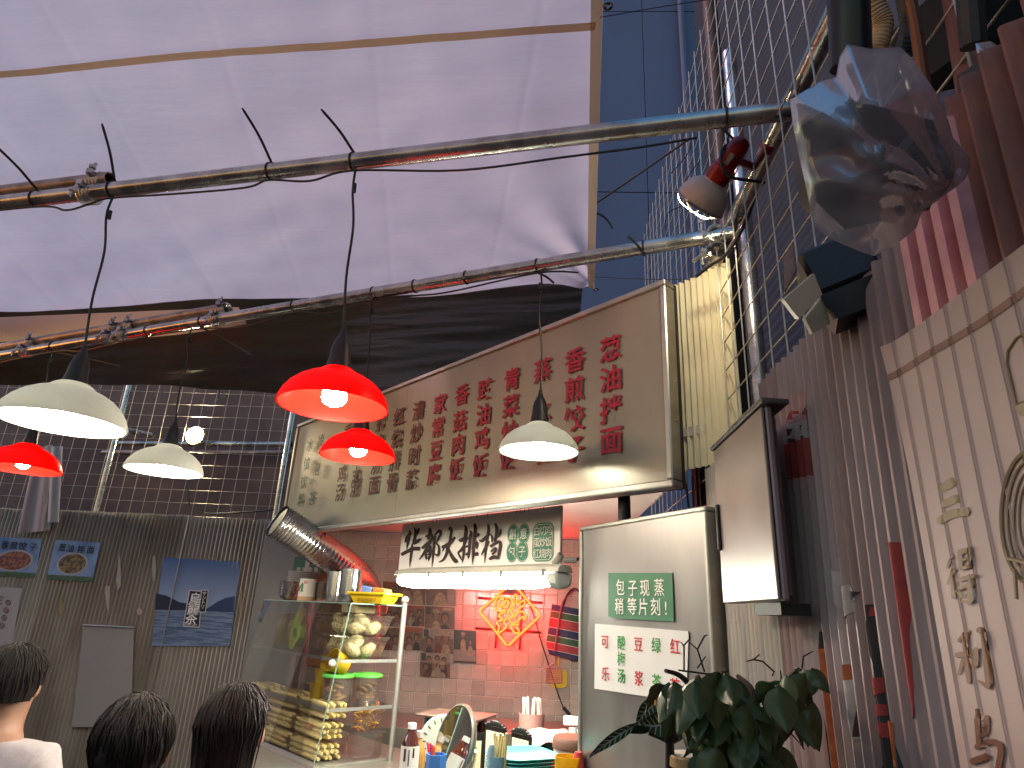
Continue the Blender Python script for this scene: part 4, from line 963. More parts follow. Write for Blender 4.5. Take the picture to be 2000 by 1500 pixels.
# emblem at the right edge: a plain oval line drawing with a panel line
m = MB()
def arc(c, rx, ry, g0, g1, n=18): return [hX(c[0] + rx * math.cos(R(g0 + (g1 - g0) * i / n)), c[1] + ry * math.sin(R(g0 + (g1 - g0) * i / n)), PX - .001) for i in range(n + 1)]
for rx, ry, w_ in ((58, 130, .0022), (46, 112, .0013), (34, 92, .0011), (24, 72, .0009)): m.tube(arc((2014, 1010), rx, ry, 100, 262), w_, 5)
for a, b in (((1966, 1090), (2010, 1100)), ((1982, 1112), (1986, 1170)), ((1966, 1075), (1968, 1092))): m.tube([hX(*a, PX - .005), hX(*b, PX - .005)],   .0018, 5)
m.tube([hX(*p, PX - .001) for p in ((2020, 640), (1985, 660), (1968, 685), (1966, 710), (1978, 760), (1985, 790), (2010, 780))], .0012, 5)
m.poly([hX(*p, PX - .006) for p in ((1980, 795), (2010, 780), (2010, 815), (1992, 812))])
obj('emblem', m, gold1, pst, sharp=60)

# torn bills on the corrugated wall
def wall_x(y, z):
    """front surface of the near grey sheet of the right wall"""
    s_ = y - .70; seed = 37
    if y < 1.385: wob, x0, ph = .006, .490, math.cos(s_ / .032 * 2 * math.pi) * .0095
    else: s_ = y - 1.36; seed = 31; wob, x0, ph = .006, .498, math.cos(s_ / .032 * 2 * math.pi) * .009
    w = wob * noise.noise(V((s_ * 1.7 + seed, z * 1.3, seed))) + wob * .35 * noise.noise(V((s_ * 6 + seed, z * 5, 3)))
    return x0 - (ph + w)
def pasted(pts, lift):
    """a paper shape pasted over the ridges of the right wall"""
    Q = [hX(px, py, .484) for px, py in pts]; Q = [(q.y, q.z) for q in Q]
    ya_, yb_ = min(q[0] for q in Q), max(q[0] for q in Q); n = max(3, int((yb_ - ya_) / .0018)); m = MB(); prev = None
    for i in range(n + 1):
        y = ya_ + (yb_ - ya_) * min(max(i / n, .002), .998); zs = []
        for k in range(len(Q)):
            (y0_, z0_), (y1_, z1_) = Q[k], Q[(k + 1) % len(Q)]
            if (y0_ > y) != (y1_ > y): zs.append(z0_ + (z1_ - z0_) * (y - y0_) / (y1_ - y0_))
        zs.sort(); col_ = []
        for k in range(0, len(zs) - 1, 2):
            col_.append([V((wall_x(y, zs[k] + (zs[k + 1] - zs[k]) * t_ / 6) - lift, y, zs[k] + (zs[k + 1] - zs[k]) * t_ / 6)) for t_ in range(7)])
        if prev is not None and len(prev) == len(col_):
            for A, B in zip(prev, col_): m.add(A + B, [(t_, t_ + 1, 7 + t_ + 1, 7 + t_) for t_ in range(6)])
        prev = col_
    return m
def bill(name, label, pts, m_, x=.476, parts=()):
    t = thing(name, label, 'poster', hX(*pts[-1], x))
    obj('paper', pasted(pts, .0012), m_, t, sharp=180)
    for k, (pp, mm) in enumerate(parts): obj('print', pasted(pp, .0020 + .0002 * k), mm, t, sharp=180)
    return t
pap_pink = mat('bill_pink', (.50, .30, .28), .7, 0, col2=(.36, .20, .19), vs=60)
pap_red = mat('bill_red', (.33, .03, .025), .6, 0, col2=(.22, .02, .02), vs=40)
pap_grey = mat('bill_grey', (.40, .36, .32), .7, var=.15, vs=40)
pap_black = mat('bill_black', (.02, .014, .014), .6)
pap_orange = mat('bill_orange', (.42, .12, .03), .6, col2=(.25, .05, .02), vs=50)
t = bill('torn_flyer', 'torn pink and red flyer pasted near the top of the right wall', [(1523, 790), (1528, 778), (1552, 770), (1566, 758), (1574, 756), (1578, 812), (1588, 935), (1580, 946), (1574, 955), (1560, 958), (1545, 964), (1538, 905), (1532, 862)], pap_pink, .472,
         [([(1532, 862), (1532, 832), (1577, 818), (1578, 852)], pap_grey), ([(1533, 868), (1579, 853), (1585, 928), (1540, 936)], pap_red)])
for k_, (x_, y_, w_, h_) in enumerate(((1537, 846, 7, 14), (1548, 842, 5, 10), (1560, 838, 8, 12), (1571, 832, 5, 16), (1541, 862, 6, 8), (1562, 856, 9, 6))): obj('print', pasted([(x_, y_ - h_ / 2), (x_ + w_, y_ - h_ / 2 - 2), (x_ + w_, y_ + h_ / 2 - 2), (x_, y_ + h_ / 2)], .0026), pap_black, t, sharp=180)
for k_, (x_, y_, w_, h_) in enumerate(((1540, 812, 5, 16), (1550, 806, 8, 6), (1566, 800, 7, 18))): obj('print', pasted([(x_, y_ - h_ / 2), (x_ + w_, y_ - h_ / 2 - 2), (x_ + w_, y_ + h_ / 2 - 2), (x_, y_ + h_ / 2)], .0026), pap_red, t, sharp=180)
bill('torn_flyer', 'long dark red paper strip torn along the right wall by the pale poster', [(1726, 1061), (1759, 1058), (1766, 1130), (1778, 1250), (1790, 1330), (1797, 1400), (1786, 1416), (1776, 1330), (1762, 1240), (1748, 1150), (1740, 1090)], pap_red, .470)
bill('torn_flyer', 'black and red event bill remnant on the right wall, low', [(1696, 1182), (1704, 1178), (1716, 1270), (1726, 1276), (1738, 1330), (1752, 1430), (1766, 1500), (1762, 1560), (1722, 1560), (1720, 1420), (1712, 1300), (1700, 1260)], pap_black, .472,
     [([(1699, 1186), (1705, 1184), (1707, 1200), (1701, 1204)], pap_red), ([(1713, 1325), (1722, 1322), (1727, 1345), (1716, 1365)], pap_red), ([(1717, 1375), (1732, 1376), (1736, 1395), (1722, 1400)], pap_red), ([(1720, 1412), (1740, 1412), (1744, 1440), (1724, 1443)], pap_red), ([(1740, 1400), (1752, 1412), (1764, 1500), (1748, 1500)], pap_orange)])
bill('torn_flyer', 'rust-orange torn paper strip in a groove of the right wall', [(1600, 1230), (1606, 1228), (1612, 1270), (1620, 1340), (1628, 1420), (1634, 1500), (1636, 1560), (1622, 1560), (1618, 1460), (1612, 1360), (1604, 1290)], pap_orange, .476,
     [([(1600, 1234), (1607, 1232), (1612, 1260), (1603, 1268)], pap_black)])
bill('torn_flyer', 'torn bill scrap with orange and black patches mid right wall', [(1628, 1110), (1640, 1122), (1650, 1150), (1662, 1130), (1672, 1150), (1676, 1172), (1664, 1190), (1656, 1215), (1648, 1196), (1638, 1180), (1630, 1150)], pap_grey, .474,
     [([(1641, 1130), (1652, 1160), (1656, 1200), (1648, 1190)], pap_orange), ([(1656, 1126), (1668, 1150), (1666, 1178), (1660, 1170)], pap_red), ([(1664, 1154), (1677, 1156), (1674, 1172), (1664, 1180)], pap_black)])
bill('torn_flyer', 'small white and red bill scrap below the torn orange bill', [(1646, 1320), (1656, 1290), (1664, 1300), (1668, 1350), (1680, 1380), (1682, 1440), (1672, 1446), (1664, 1400), (1656, 1350)], pap_grey, .474,
     [([(1652, 1300), (1660, 1296), (1664, 1325), (1656, 1330)], pap_orange), ([(1668, 1380), (1678, 1380), (1680, 1436), (1672, 1440)], mat('bill_maroon', (.08, .015, .02), .6))])
bill('taped_note', 'small pale note taped low on the right wall by the box', [(1418, 1185), (1436, 1183), (1437, 1212), (1420, 1212)], pap_grey, .484)
bill('sticky_note', 'small yellow sticker on the right wall behind the plant leaves', [(1577, 1380), (1586, 1376), (1588, 1402), (1580, 1412)], mat('sticker_yellow', (.55, .50, .10), .6), .48)

# ================================================================= STEEL DOOR PANEL WITH NOTICES
dl, dr_ = hB(1133, 1250, 1.77), hB(1396, 1250, 1.60)
ddv = V((dr_.x - dl.x, dr_.y - dl.y, 0)); Ld = ddv.length; ddv.normalize(); dn = V((ddv.y, -ddv.x, 0))
ang = math.atan2(ddv.y, ddv.x); ztop_d = 1.858
dp = thing('steel_door', 'brushed stainless door panel carrying a green notice and a white drinks list', 'door', V((dl.x, dl.y, .0)), ang)
door_steel = mat('door_stainless', (.40, .39, .375), .36, .8, col2=(.31, .30, .29), vs=4, st=(1, 1, .3), thr=(.3, .7), bump=.03, bs=200, bst=(1, 1, .04), rvar=.08)
m = MB(); m.grid(lambda u, v: V((.014 + (Ld - .028) * u, -.0005 + .003 * noise.noise(V((u * 1.5, v * 7, 2))) + .002 * math.sin(v * 16 + u) * (v > .78), .3 + (ztop_d - .314) * v)), 24, 60); obj('steel_sheet', m, door_steel, dp, world=False, sharp=180)
m = MB(); m.box((Ld / 2, .03, (ztop_d + .3) / 2), (Ld - .006, .05, ztop_d - .306)); obj('core', m, dark_steel, dp, world=False)
for (cx_, cz2, lx, lz) in ((Ld / 2, ztop_d - .007, Ld, .014), (.007, (ztop_d + .28) / 2, .014, ztop_d - .31), (Ld - .007, (ztop_d + .28) / 2, .014, ztop_d - .31)):
    m = MB(); m.box((cx_, .02, cz2), (lx, .056, lz), bev=.003); obj('frame', m, steel_edge, dp, world=False)
def hD(px, py, off=0.0): return hit(px, py, dn, V((dl.x, dl.y, 0)) + dn * (.004 + off))
gs = thing('notice_sign', 'green notice with white Chinese text stuck on the steel door', 'sign', hD(1252, 1212))
notice_green = mat('notice_green', (.045, .165, .085), .42, 0, var=.06, vs=20)
m = MB(); m.prism([hD(*p) for p in ((1188, 1119), (1313, 1119), (1316, 1214), (1204, 1208), (1188, 1204))], -dn * .0012); obj('card', m, notice_green, gs)
for ch, x, y in zip('包子现蒸稍等片刻!', (1212, 1236, 1260, 1288, 1210, 1235, 1257, 1281, 1301), (1147, 1148, 1148, 1147, 1184, 1184, 1185, 1185, 1187)):
    char(ch, gs, white_let, hD(x, y, .0005), ddv, EZ, .052, sx=.92, bold=.002, lift=.0012)
pl = thing('drinks_list', 'white paper drinks list with red and green characters on the steel door', 'sign', hD(1250, 1350))
m = MB(); m.prism([hD(*p) for p in ((1162, 1218), (1345, 1233), (1340, 1372), (1161, 1345))], -dn * .0012); obj('paper', m, mat('white_paper', (.62, .62, .60), .55, var=.04, vs=8), pl)
note_red = mat('note_red', (.50, .02, .03), .5); note_green = mat('note_green', (.04, .26, .05), .5)
for ch, x, y, c_ in (('可', 1182, 1253, 0), ('乐', 1183, 1316, 0), ('酸', 1214, 1255, 1), ('梅', 1214, 1287, 1), ('汤', 1214, 1320, 1), ('豆', 1247, 1258, 0), ('浆', 1248, 1325, 0), ('绿', 1282, 1260, 1), ('茶', 1283, 1332, 1), ('红', 1319, 1263, 0), ('茶', 1319, 1340, 0)):
    char(ch, pl, note_green if c_ else note_red, hD(x, y, .0005), ddv, EZ, .043, sx=1.0, bold=.008, lift=.0012)

# ================================================================= SHOWCASE ON THE COUNTER
def hA(px, py, a): return hit(px, py, E1, E1 * a)
AS = -2.85                                                    # plane of the right-hand glass side
pT = hA(788, 1180, AS); cT = hA(685, 1185, AS); cB = hA(612, 1497, AS); s1 = hA(662, 1288, AS); s2 = hA(640, 1384, AS)
bP = pT.dot(E2); bT = cT.dot(E2); bB = cB.dot(E2); zT = (pT.z + cT.z) / 2; zB = ctop + .012
AL = AS - 1.0
glass = glass_mat('display_glass', (.98, .99, .985), .006, .02, 1.13)
glass_edge = mat('glass_edge_green', (.20, .30, .25), .15, 0, spec=.8)
shw = thing('display_case', 'glass display case with slanting front full of snacks on the counter', 'display case', SP(AS, bP, ctop), R(-45))
def slab(mb, a0_, a1_, b0_, b1_, z_, th): mb.box(SP((a0_ + a1_) / 2, (b0_ + b1_) / 2, z_), (a1_ - a0_, b1_ - b0_, th), Matrix.Rotation(R(-45), 3, 'Z'))
bF = lambda z: bB + (bT - bB) * (z - cB.z) / (cT.z - cB.z)     # slanting front
for a_ in (AS + .012, AL):
    m = MB(); m.tube([SP(a_, bP, ctop), SP(a_, bP, zT + .015)], .013, 16); m.ball(SP(a_, bP, zT + .032), .019, 14, 10); obj('post', m, steel_edge, shw)
m = MB(); m.prism([SP(AS, bF(zB), zB), SP(AS, bP - .015, zB), SP(AS, bP - .015, zT), SP(AS, bT, zT)], E1 * .004); obj('side_glass', m, glass, shw)
m = MB(); m.prism([SP(AS - .004, bF(zB), zB), SP(AS - .004, bT, zT), SP(AL, bT, zT), SP(AL, bF(zB), zB)], -E2 * .004); obj('front_glass', m, glass, shw)
m = MB(); slab(m, AL, AS, bT, bP, zT + .004, .006); obj('top_glass', m, glass, shw)
m = MB(); m.tube([SP(AS, bT, zT), SP(AS, bF(zB), zB)], .0028, 6); m.tube([SP(AS, bT, zT + .003), SP(AL, bT, zT + .003)], .003, 6); m.tube([SP(AS, bT, zT + .003), SP(AS, bP, zT + .003)], .003, 6); obj('edge_trim', m, glass_edge, shw)
sh_z = [s1.z, s2.z]
for z_ in sh_z:
    m = MB(); slab(m, AL + .01, AS - .006, bF(z_) + .008, bP - .02, z_, .006); shf = obj('shelf', m, glass, shw)
    m = MB(); m.box(SP((AL + AS) / 2, bF(z_) + .006, z_ - .006), (AS - AL - .02, .006, .014), Matrix.Rotation(R(-45), 3, 'Z')); obj('shelf_rail', m, steel_edge, shf)
    m = MB(); m.box(SP(AS + .004, (bF(z_) + bP) / 2, z_ - .008), (.005, bP - bF(z_) - .02, .014), Matrix.Rotation(R(-45), 3, 'Z')); obj('shelf_rail', m, steel_edge, shf)
m = MB(); slab(m, AL, AS, bF(zB) + .002, bP, ctop + .006, .010); obj('base', m, steel_edge, shw)
kn = SP(AS - .03, bF(s1.z) - .012, s1.z - .018); m = MB(); m.ball(kn, .016, 14, 10); obj('knob', m, white_paint, shw)
S0, S1, S2z = ctop + .012, sh_z[1] + .004, sh_z[0] + .004
clearp = glass_mat('clear_food_plastic', (.97, .97, .95), .02, .08, 1.3, .05, (.8, .8, .75))
cookie_m = mat('nut_cookie', (.76, .62, .32), .8, 0, col2=(.30, .19, .06), vs=110, thr=(.36, .5), bump=.6, bs=160)
cookie_b = mat('brown_cookie', (.45, .27, .12), .8, 0, col2=(.28, .14, .06), vs=60, bump=.3, bs=120)
# clear boxes of nut cookies on the upper shelf
for k, (zz, da) in enumerate(((S2z, 0), (S2z + .098, .012))):
    c = SP(AS - .20 + da, (bF(zz) + bP) / 2 + .02, zz)
    t = thing('cookie_box', ['clear plastic box of nut cookies, lower of the two stacked', 'clear plastic box of nut cookies, upper of the two stacked'][k], 'food box', c, R(-45), 'cookie boxes in the display case')
    m = MB(); frustum(m, V((0, 0, 0)), Matrix.Identity(3), .125, .085, .150, .105, .002, .082); m.f = m.f[:1] + m.f[2:]; m.mi = m.mi[:-1]; obj('tray', m, clearp, t, world=False)
    m = MB(); m.box((0, 0, .086), (.315, .225, .006), bev=.002); obj('lid', m, clearp, t, world=False)
    for i in range(3):
        for j in range(2):
            for l in range(2):
                if (i + j + l) % 5 == 4: continue
                m = MB(); m.ball((-.085 + i * .083 + random.uniform(-.01, .01), -.042 + j * .078 + random.uniform(-.008, .008), .03 + l * .034), (.043, .043, .028), 18, 12, Matrix.Rotation(random.uniform(-.7, .7), 3, 'X') @ Matrix.Rotation(random.uniform(-.7, .7), 3, 'Y')); m.v = [p_ + V((noise.noise(p_ * 70 + V((k, i, j))), noise.noise(p_ * 70 + V((9, i, j))), noise.noise(p_ * 70 + V((k, 5, j))))) * .006 for p_ in m.v]; obj('cookie', m, cookie_m, t, world=False)
c = SP(AS - .21, (bF(S2z) + bP) / 2 + .03, S2z + .192)
t = thing('cookie_box', 'clear flat box with pale wafers on top of the nut cookies', 'food box', c, R(-45), 'cookie boxes in the display case')
m = MB(); m.box((0, 0, .026), (.27, .18, .050), bev=.006); obj('tray', m, clearp, t, world=False)
for i in range(2):
    m = MB(); m.box((-.02 + i * .085, -.01, .024), (.06, .11, .040), bev=.004); obj('wafer', m, mat('wafer', (.58, .47, .26), .8, var=.15, vs=60), t, world=False)
for k in range(3):
    c = SP(AS - .42 + .004 * k, (bF(S2z) + bP) / 2 + .01, S2z + .085 * k)
    t = thing('biscuit_tub', ['bottom clear tub of stacked biscuits left of the nut cookies', 'middle clear tub of stacked biscuits left of the nut cookies', 'top clear tub of stacked biscuits left of the nut cookies'][k], 'food tub', c, R(-45), 'biscuit tubs in the display case')
    m = MB(); m.box((0, 0, .040), (.14, .17, .078), bev=.010); obj('tub', m, clearp, t, world=False)
    for i in range(5):
        m = MB(); m.lathe([(.030, -.006), (.033, 0), (.030, .006)], 14, (-.045 + .022 * i, -.02, .038), Matrix.Rotation(R(90), 3, 'Y')); obj('biscuit', m, mat('biscuit', (.52, .42, .25), .8, var=.2, vs=60) if i == 0 and k == 0 else cookie_b, t, world=False)
# green snack packet
c = SP(AS - .56, bF(S2z) + .03, S2z)
t = thing('snack_packet', 'lime green diamond snack packet standing in the display case', 'snack packet', c, R(-45))
gp = mat('packet_green', (.30, .42, .03), .35, var=.12, vs=14)
m = MB(); m.prism([(x, 0, z) for x, z in ((-.04, .09), (.0, .185), (.03, .205), (.075, .11), (.07, .06), (.0, .0), (-.03, .01))], (0, .03, 0)); obj('packet', m, gp, t, world=False)
m = MB(); m.prism([(x, -.0015, z) for x, z in ((.012, .195), (.055, .205), (.085, .17), (.072, .12))], (0, .02, 0)); obj('inner_bag', m, cookie_b, t, world=False)
m = MB(); vs_, fs_ = glyph_mesh('酥', .0); m.add([V((.015 + v.x * .05, -.0035, .085 + v.y * .05)) for v in vs_], fs_); obj('character', m, black_pl, t, world=False, sharp=180)
m = MB(); m.lathe([(.012, 0), (.012, .001)], 16, V((-.005, -.002, .04)), Matrix.Rotation(R(90), 3, 'X')); obj('picture', m, cookie_b, t, world=False)
# pickle jars
for k in range(2):
    c = SP(AS - .80 - .15 * k, bP - .16, S2z)
    t = thing('pickle_jar', ['dark pickle jar with brown lid nearer the green packet', 'dark pickle jar with brown lid at the far left of the case'][k], 'jar', c, 0, 'pickle jars in the display case')
    m = MB(); m.lathe([(.05, 0), (.055, .01), (.055, .12), (.045, .14), (.045, .145)], 20); obj('jar', m, mat('pickle_dark', (.09, .06, .015), .15, 0, col2=(.22, .17, .03), vs=40), t, world=False)
    m = MB(); m.lathe([(.048, .146), (.049, .168), (.046, .172)], 20); obj('lid', m, mat('jar_lid_brown', (.16, .08, .05), .4), t, world=False)
# cookie jars with green lids on the middle shelf
glid = mat('green_lid', (.10, .48, .06), .4)
jar_clear = glass_mat('frosted_jar', (.93, .92, .90), .04, .12, 1.3, .10, (.75, .72, .66))
for k, (px, py) in enumerate(((654, 1372), (712, 1370))):
    zz = S1; q = hZ(px, py, zz); a_, b_, _ = ab(q); b_ = max(b_, bF(zz) + .085)
    t = thing('cookie_jar', ['green-lidded cookie jar at the glass corner, left of its twin', 'green-lidded cookie jar nearer the chrome post'][k], 'jar', SP(a_, b_, zz), 0, 'green-lidded cookie jars')
    m = MB(); m.lathe([(.056, .002), (.060, .006), (.068, .108), (.070, .11)], 28, cap=False); m.lathe([(.056, .002), (.001, .002)], 28, cap=False); obj('jar', m, jar_clear, t, world=False)
    m = MB(); m.lathe([(.074, .108), (.076, .112), (.074, .120), (.066, .124), (.060, .120), (.001, .120)], 28, cap=False); obj('lid', m, glid, t, world=False)
    for i in range(6):
        g_ = i * 1.05 + k; m = MB(); m.lathe([(.027, -.005), (.030, 0), (.027, .005)], 16, (.022 * math.cos(g_), .022 * math.sin(g_), .02 + .011 * i), Matrix.Rotation(random.uniform(-.9, .9) if i > 2 else .1, 3, 'X') @ Matrix.Rotation(random.uniform(-.6, .6), 3, 'Y')); obj('cookie', m, cookie_b, t, world=False)
ycup = sheet_mat('yellow_cup_plastic', (.62, .42, .03), (.8, .55, .05), .4, rough=.3, bump=0.02)
for k, (px, py, lab) in enumerate(((612, 1370, 'translucent yellow cup at the bottom of the stack in the case'), (622, 1338, 'translucent yellow cup in the middle of the stack in the case'), (634, 1312, 'translucent yellow cup on top of the stack in the case'))):
    q = hZ(606, 1368, S1); a_, b_, _ = ab(q); b_ = max(b_, bF(S1) + .07)
    m = MB(); base = SP(a_ + .012 * k, b_ + .012 * k, S1 + .062 * k); m.lathe([(.034, 0), (.040, .06), (.044, .075), (.041, .075), (.033, .004), (.001, .004)], 22, base, cap=False)
    one('yellow_cup', m, ycup, lab, 'cup', 'yellow cups in the display case', base)
q = hA(676, 1330, AS - .12); m = MB(); Mt = Matrix.Rotation(R(-45), 3, 'Z') @ Matrix.Rotation(R(68), 3, 'X')
m.lathe([(.040, 0), (.048, .06), (.054, .085), (.050, .085), (.038, .004), (.001, .004)], 22, SP(AS - .13, bF(S1) + .14, S1 + .155), Mt, cap=False); one('yellow_bowl', m, ycup, 'tipped yellow cup lying above the green-lidded jars', 'cup')
m = MB(); m.lathe([(.10, 0), (.105, .01), (.06, .006), (.001, .004)], 28, SP(AS - .52, bF(S1) + .06, S1 + .11), Matrix.Rotation(R(-45), 3, 'Z') @ Matrix.Rotation(R(80), 3, 'X'), cap=False); one('glass_lid', m, jar_clear, 'round clear lid leaning inside the display case', 'lid')
m = MB(); m.box(SP(AS - .50, bP - .10, S1 + .14), (.28, .12, .05), Matrix.Rotation(R(-45), 3, 'Z'), bev=.01); one('orange_box', m, mat('orange_card', (.45, .15, .03), .6), 'orange food carton behind the yellow cups', 'box')
# bags of puff sticks on the bottom shelf
stick_m = mat('puff_stick', (.80, .66, .28), .7, 0, col2=(.64, .47, .16), vs=30, bump=.3, bs=90)
k = 0
for lay, n_ in ((0, 3), (1, 3), (2, 3)):
    for col_ in range(n_):
        c = SP(AS - .19 - .33 * col_, bF(S0 + .08 * lay) + .09, S0 + .083 * lay)
        t = thing('snack_bag', ['bottom', 'middle', 'top'][lay] + ' bag of yellow puff sticks ' + ['next to the glass corner', 'further left in the case', 'farthest left in the case'][col_], 'snack bag', c, R(-45 + random.uniform(-4, 4)), 'bags of puff sticks in the display case')
        for i in range(4):
            for j in range(3):
                y_ = -.04 + i * .030; z_ = .013 + j * .022
                m = MB(); m.tube(smooth_path([(-.145 + random.uniform(-.01, .01), y_, z_), (0, y_ + random.uniform(-.004, .004), z_ + random.uniform(-.002, .004)), (.135 + random.uniform(-.012, .012), y_ + random.uniform(-.01, .01), z_)], 3), [.007] + [.0115] * 5 + [.007], 8); obj('puff_stick', m, stick_m, t, world=False)
        m = MB(); m.grid(lambda u, v: V((-.16 + .32 * u, -.062 + .13 * v, .078 * math.sin(math.pi * min(max(v, .02), .98)) ** .35 * math.sin(math.pi * min(max(u, .01), .99)) ** .25 + .004 * noise.noise(V((u * 9, v * 7, k))))), 16, 10); obj('film', m, clearp, t, world=False, sharp=180)
        if lay == 1 and col_ == 0:
            m = MB(); m.prism([(.0, -.066, .04), (.03, -.068, .035), (.045, -.066, .06), (.02, -.066, .065)], (0, .001, 0)); obj('tag', m, mat('tag_orange', (.7, .25, .12), .5), t, world=False)
        k += 1
t = thing('noodle_bag', 'clear bag of brown crispy noodles beside the puff sticks', 'snack bag', SP(AS - .055, bP - .10, S0 + .12), R(-45))
m = MB()
for i in range(60):
    p = V((random.uniform(-.03, .03), random.uniform(-.06, .06), random.uniform(.0, .10))); m.tube([p, p + V((random.uniform(-.02, .02), random.uniform(-.02, .02), random.uniform(-.012, .012))), p + V((random.uniform(-.03, .03), random.uniform(-.03, .03), random.uniform(-.015, .015)))], .003, 5)
tag(obj('crispy_noodles', m, mat('crispy', (.50, .24, .05), .7, var=.2, vs=40), t, world=False), kind='stuff')
m = MB(); m.ball((0, 0, .055), (.040, .075, .075), 16, 10); obj('film', m, clearp, t, world=False)
t = thing('plastic_tub', 'clear empty tub under the crispy noodle bag', 'tub', SP(AS - .06, bP - .10, S0), R(-45)); m = MB(); m.box((0, 0, .05), (.09, .15, .10), bev=.012); obj('tub', m, clearp, t, world=False); m = MB(); m.box((0, 0, .106), (.095, .155, .008), bev=.003); obj('lid', m, clearp, t, world=False)

# ---- on top of the case
TZ = zT + .0075
bowl_steel = mat('bowl_steel', (.55, .55, .55), .22, .95)
def on_top(px, py=1176): q = hZ(px, py, TZ); a_, b_, _ = ab(q); return a_, max(bT + .05, min(bP - .05, b_))
def stack(name, label, px, n, R_, dz, m_, prof, grp, z_=TZ, b_=None, sub='bowl'):
    a_, bb = on_top(px); bb = b_ if b_ is not None else bb
    # keep the image column while fixing the depth
    q = hB(px, 1165, bb); a_ = q.dot(E1)
    t = thing(name, label, 'dishes', SP(a_, bb, z_), 0, grp)
    for i in range(n):
        m = MB(); m.lathe([(r * R_, z * R_ + i * dz) for r, z in prof], 22, cap=False); obj(sub, m, m_, t, world=False)
    return t
bprof = [(.4, 0), (.75, .18), (.95, .5), (1.0, .62), (.97, .62), (.72, .22), (.01, .06)]
pprof = [(.5, 0), (.7, .03), (1.0, .16), (1.0, .19), (.68, .07), (.01, .04)]
cprof = [(.80, 0), (.84, .06), (.90, .70), (.97, .74), (.97, .86), (1.0, .90), (1.0, 1.2), (.96, 1.2), (.86, .1), (.01, .06)]
bm_ = (bT + bP) / 2
stack('bowl_stack', 'stack of small grey bowls at the left end of the case top', 564, 8, .062, .0095, bowl_steel, bprof, 'dish stacks on the display case', b_=bm_ - .03)
stack('plate_stack', 'stack of pale plates raised behind the grey bowls', 585, 7, .085, .011, mat('plate_pale', (.55, .52, .50), .3), pprof, 'dish stacks on the display case', z_=TZ + .085, b_=bm_ + .06, sub='plate')
m = MB(); m.box(SP(hB(585, 1165, bm_ + .06).dot(E1), bm_ + .06, TZ + .042), (.12, .10, .083), Matrix.Rotation(R(-45), 3, 'Z'), bev=.004); one('carton', m, mat('carton_brown', (.25, .19, .15), .7), 'small carton under the raised pale plates', 'box')
stack('bowl_stack', 'stack of small dark bowls between the tea tin and the steel cups', 627, 9, .042, .0095, bowl_steel, bprof, 'dish stacks on the display case', b_=bm_ + .02)
stack('cup_stack', 'stack of steel cups behind, left of its twin', 653, 9, .052, .013, bowl_steel, [(r, z * .9) for r, z in cprof], 'steel cup stacks', b_=bm_ + .05, sub='cup')
stack('cup_stack', 'stack of steel cups nearest the yellow basket', 682, 9, .056, .013, bowl_steel, [(r, z * .9) for r, z in cprof], 'steel cup stacks', b_=bm_ - .01, sub='cup')
a_ = hB(598, 1165, bm_ - .06).dot(E1); t = thing('tea_tin', 'white cylindrical tin with green leaf print on the display case', 'tin', SP(a_, bm_ - .06, TZ))
m = MB(); m.lathe([(.045, 0), (.045, .112), (.042, .115)], 28); obj('tin', m, mat('tin_white', (.62, .58, .50), .45), t, world=False)
m = MB(); m.lathe([(.0455, .0), (.0455, .022)], 28, cap=False); obj('bottom_band', m, mat('tin_tan', (.45, .28, .15), .5), t, world=False)
for i in range(9):
    g_ = R(-118 + random.uniform(-16, 12)); z_ = .05 + random.uniform(0, .035); m = MB(); c = V((.0462 * math.cos(g_), .0462 * math.sin(g_), z_)); u = V((-math.sin(g_), math.cos(g_), 0)); w = (u * random.uniform(-1, 1) + EZ).normalized(); v = w.cross(V((math.cos(g_), math.sin(g_), 0)))
    m.poly([c + w * .016, c + v * .006, c - w * .016, c - v * .006]); obj('printed_leaf', m, mat('leaf_print', (.06, .16, .05), .6) if i == 0 else bpy.data.materials['leaf_print'], t, world=False)
m = MB(); m.poly([V((.0466 * math.cos(R(g_)), .0466 * math.sin(R(g_)), z_)) for g_, z_ in ((-100, .088), (-75, .088), (-75, .105), (-100, .105))]); obj('printed_patch', m, mat('tin_pink', (.45, .22, .20), .5), t, world=False)
# yellow basket
a_ = hB(728, 1165, bm_).dot(E1); ybm = mat('basket_yellow', (.72, .47, .01), .4)
t = thing('plastic_basket', 'yellow plastic basket holding small blue and orange boxes', 'basket', SP(a_, bm_ + .01, TZ), R(-20))
m = MB(); frustum(m, V((0, 0, 0)), Matrix.Identity(3), .078, .055, .100, .072, 0, .045); m.f = m.f[:1] + m.f[2:]; m.mi = m.mi[:-1]; obj('body', m, ybm, t, world=False)
m = MB()
for s_, e_ in (((-.106, -.078), (.106, -.078)), ((.106, -.078), (.106, .078)), ((.106, .078), (-.106, .078)), ((-.106, .078), (-.106, -.078))): m.tube([(s_[0], s_[1], .045), (e_[0], e_[1], .045)], .006, 6)
obj('rim', m, ybm, t, world=False)
for i in range(10):
    m = MB(); x_ = -.05 + i * .011; m.box((x_, -.0635 - .0, .023), (.0035, .004, .030), Matrix.Rotation(R(-22), 3, 'X')); obj('slot', m, mat('slot_shadow', (.25, .15, .0), .6) if i == 0 else bpy.data.materials['slot_shadow'], t, world=False)
m = MB(); m.box((-.035, .0, .052), (.062, .07, .05), Matrix.Rotation(.2, 3, 'Y'), bev=.004); c = one('small_box', MB().add([PM[t.name] @ p for p in m.v], m.f), mat('box_blue', (.12, .22, .50), .5), 'small blue box in the yellow basket', 'box')
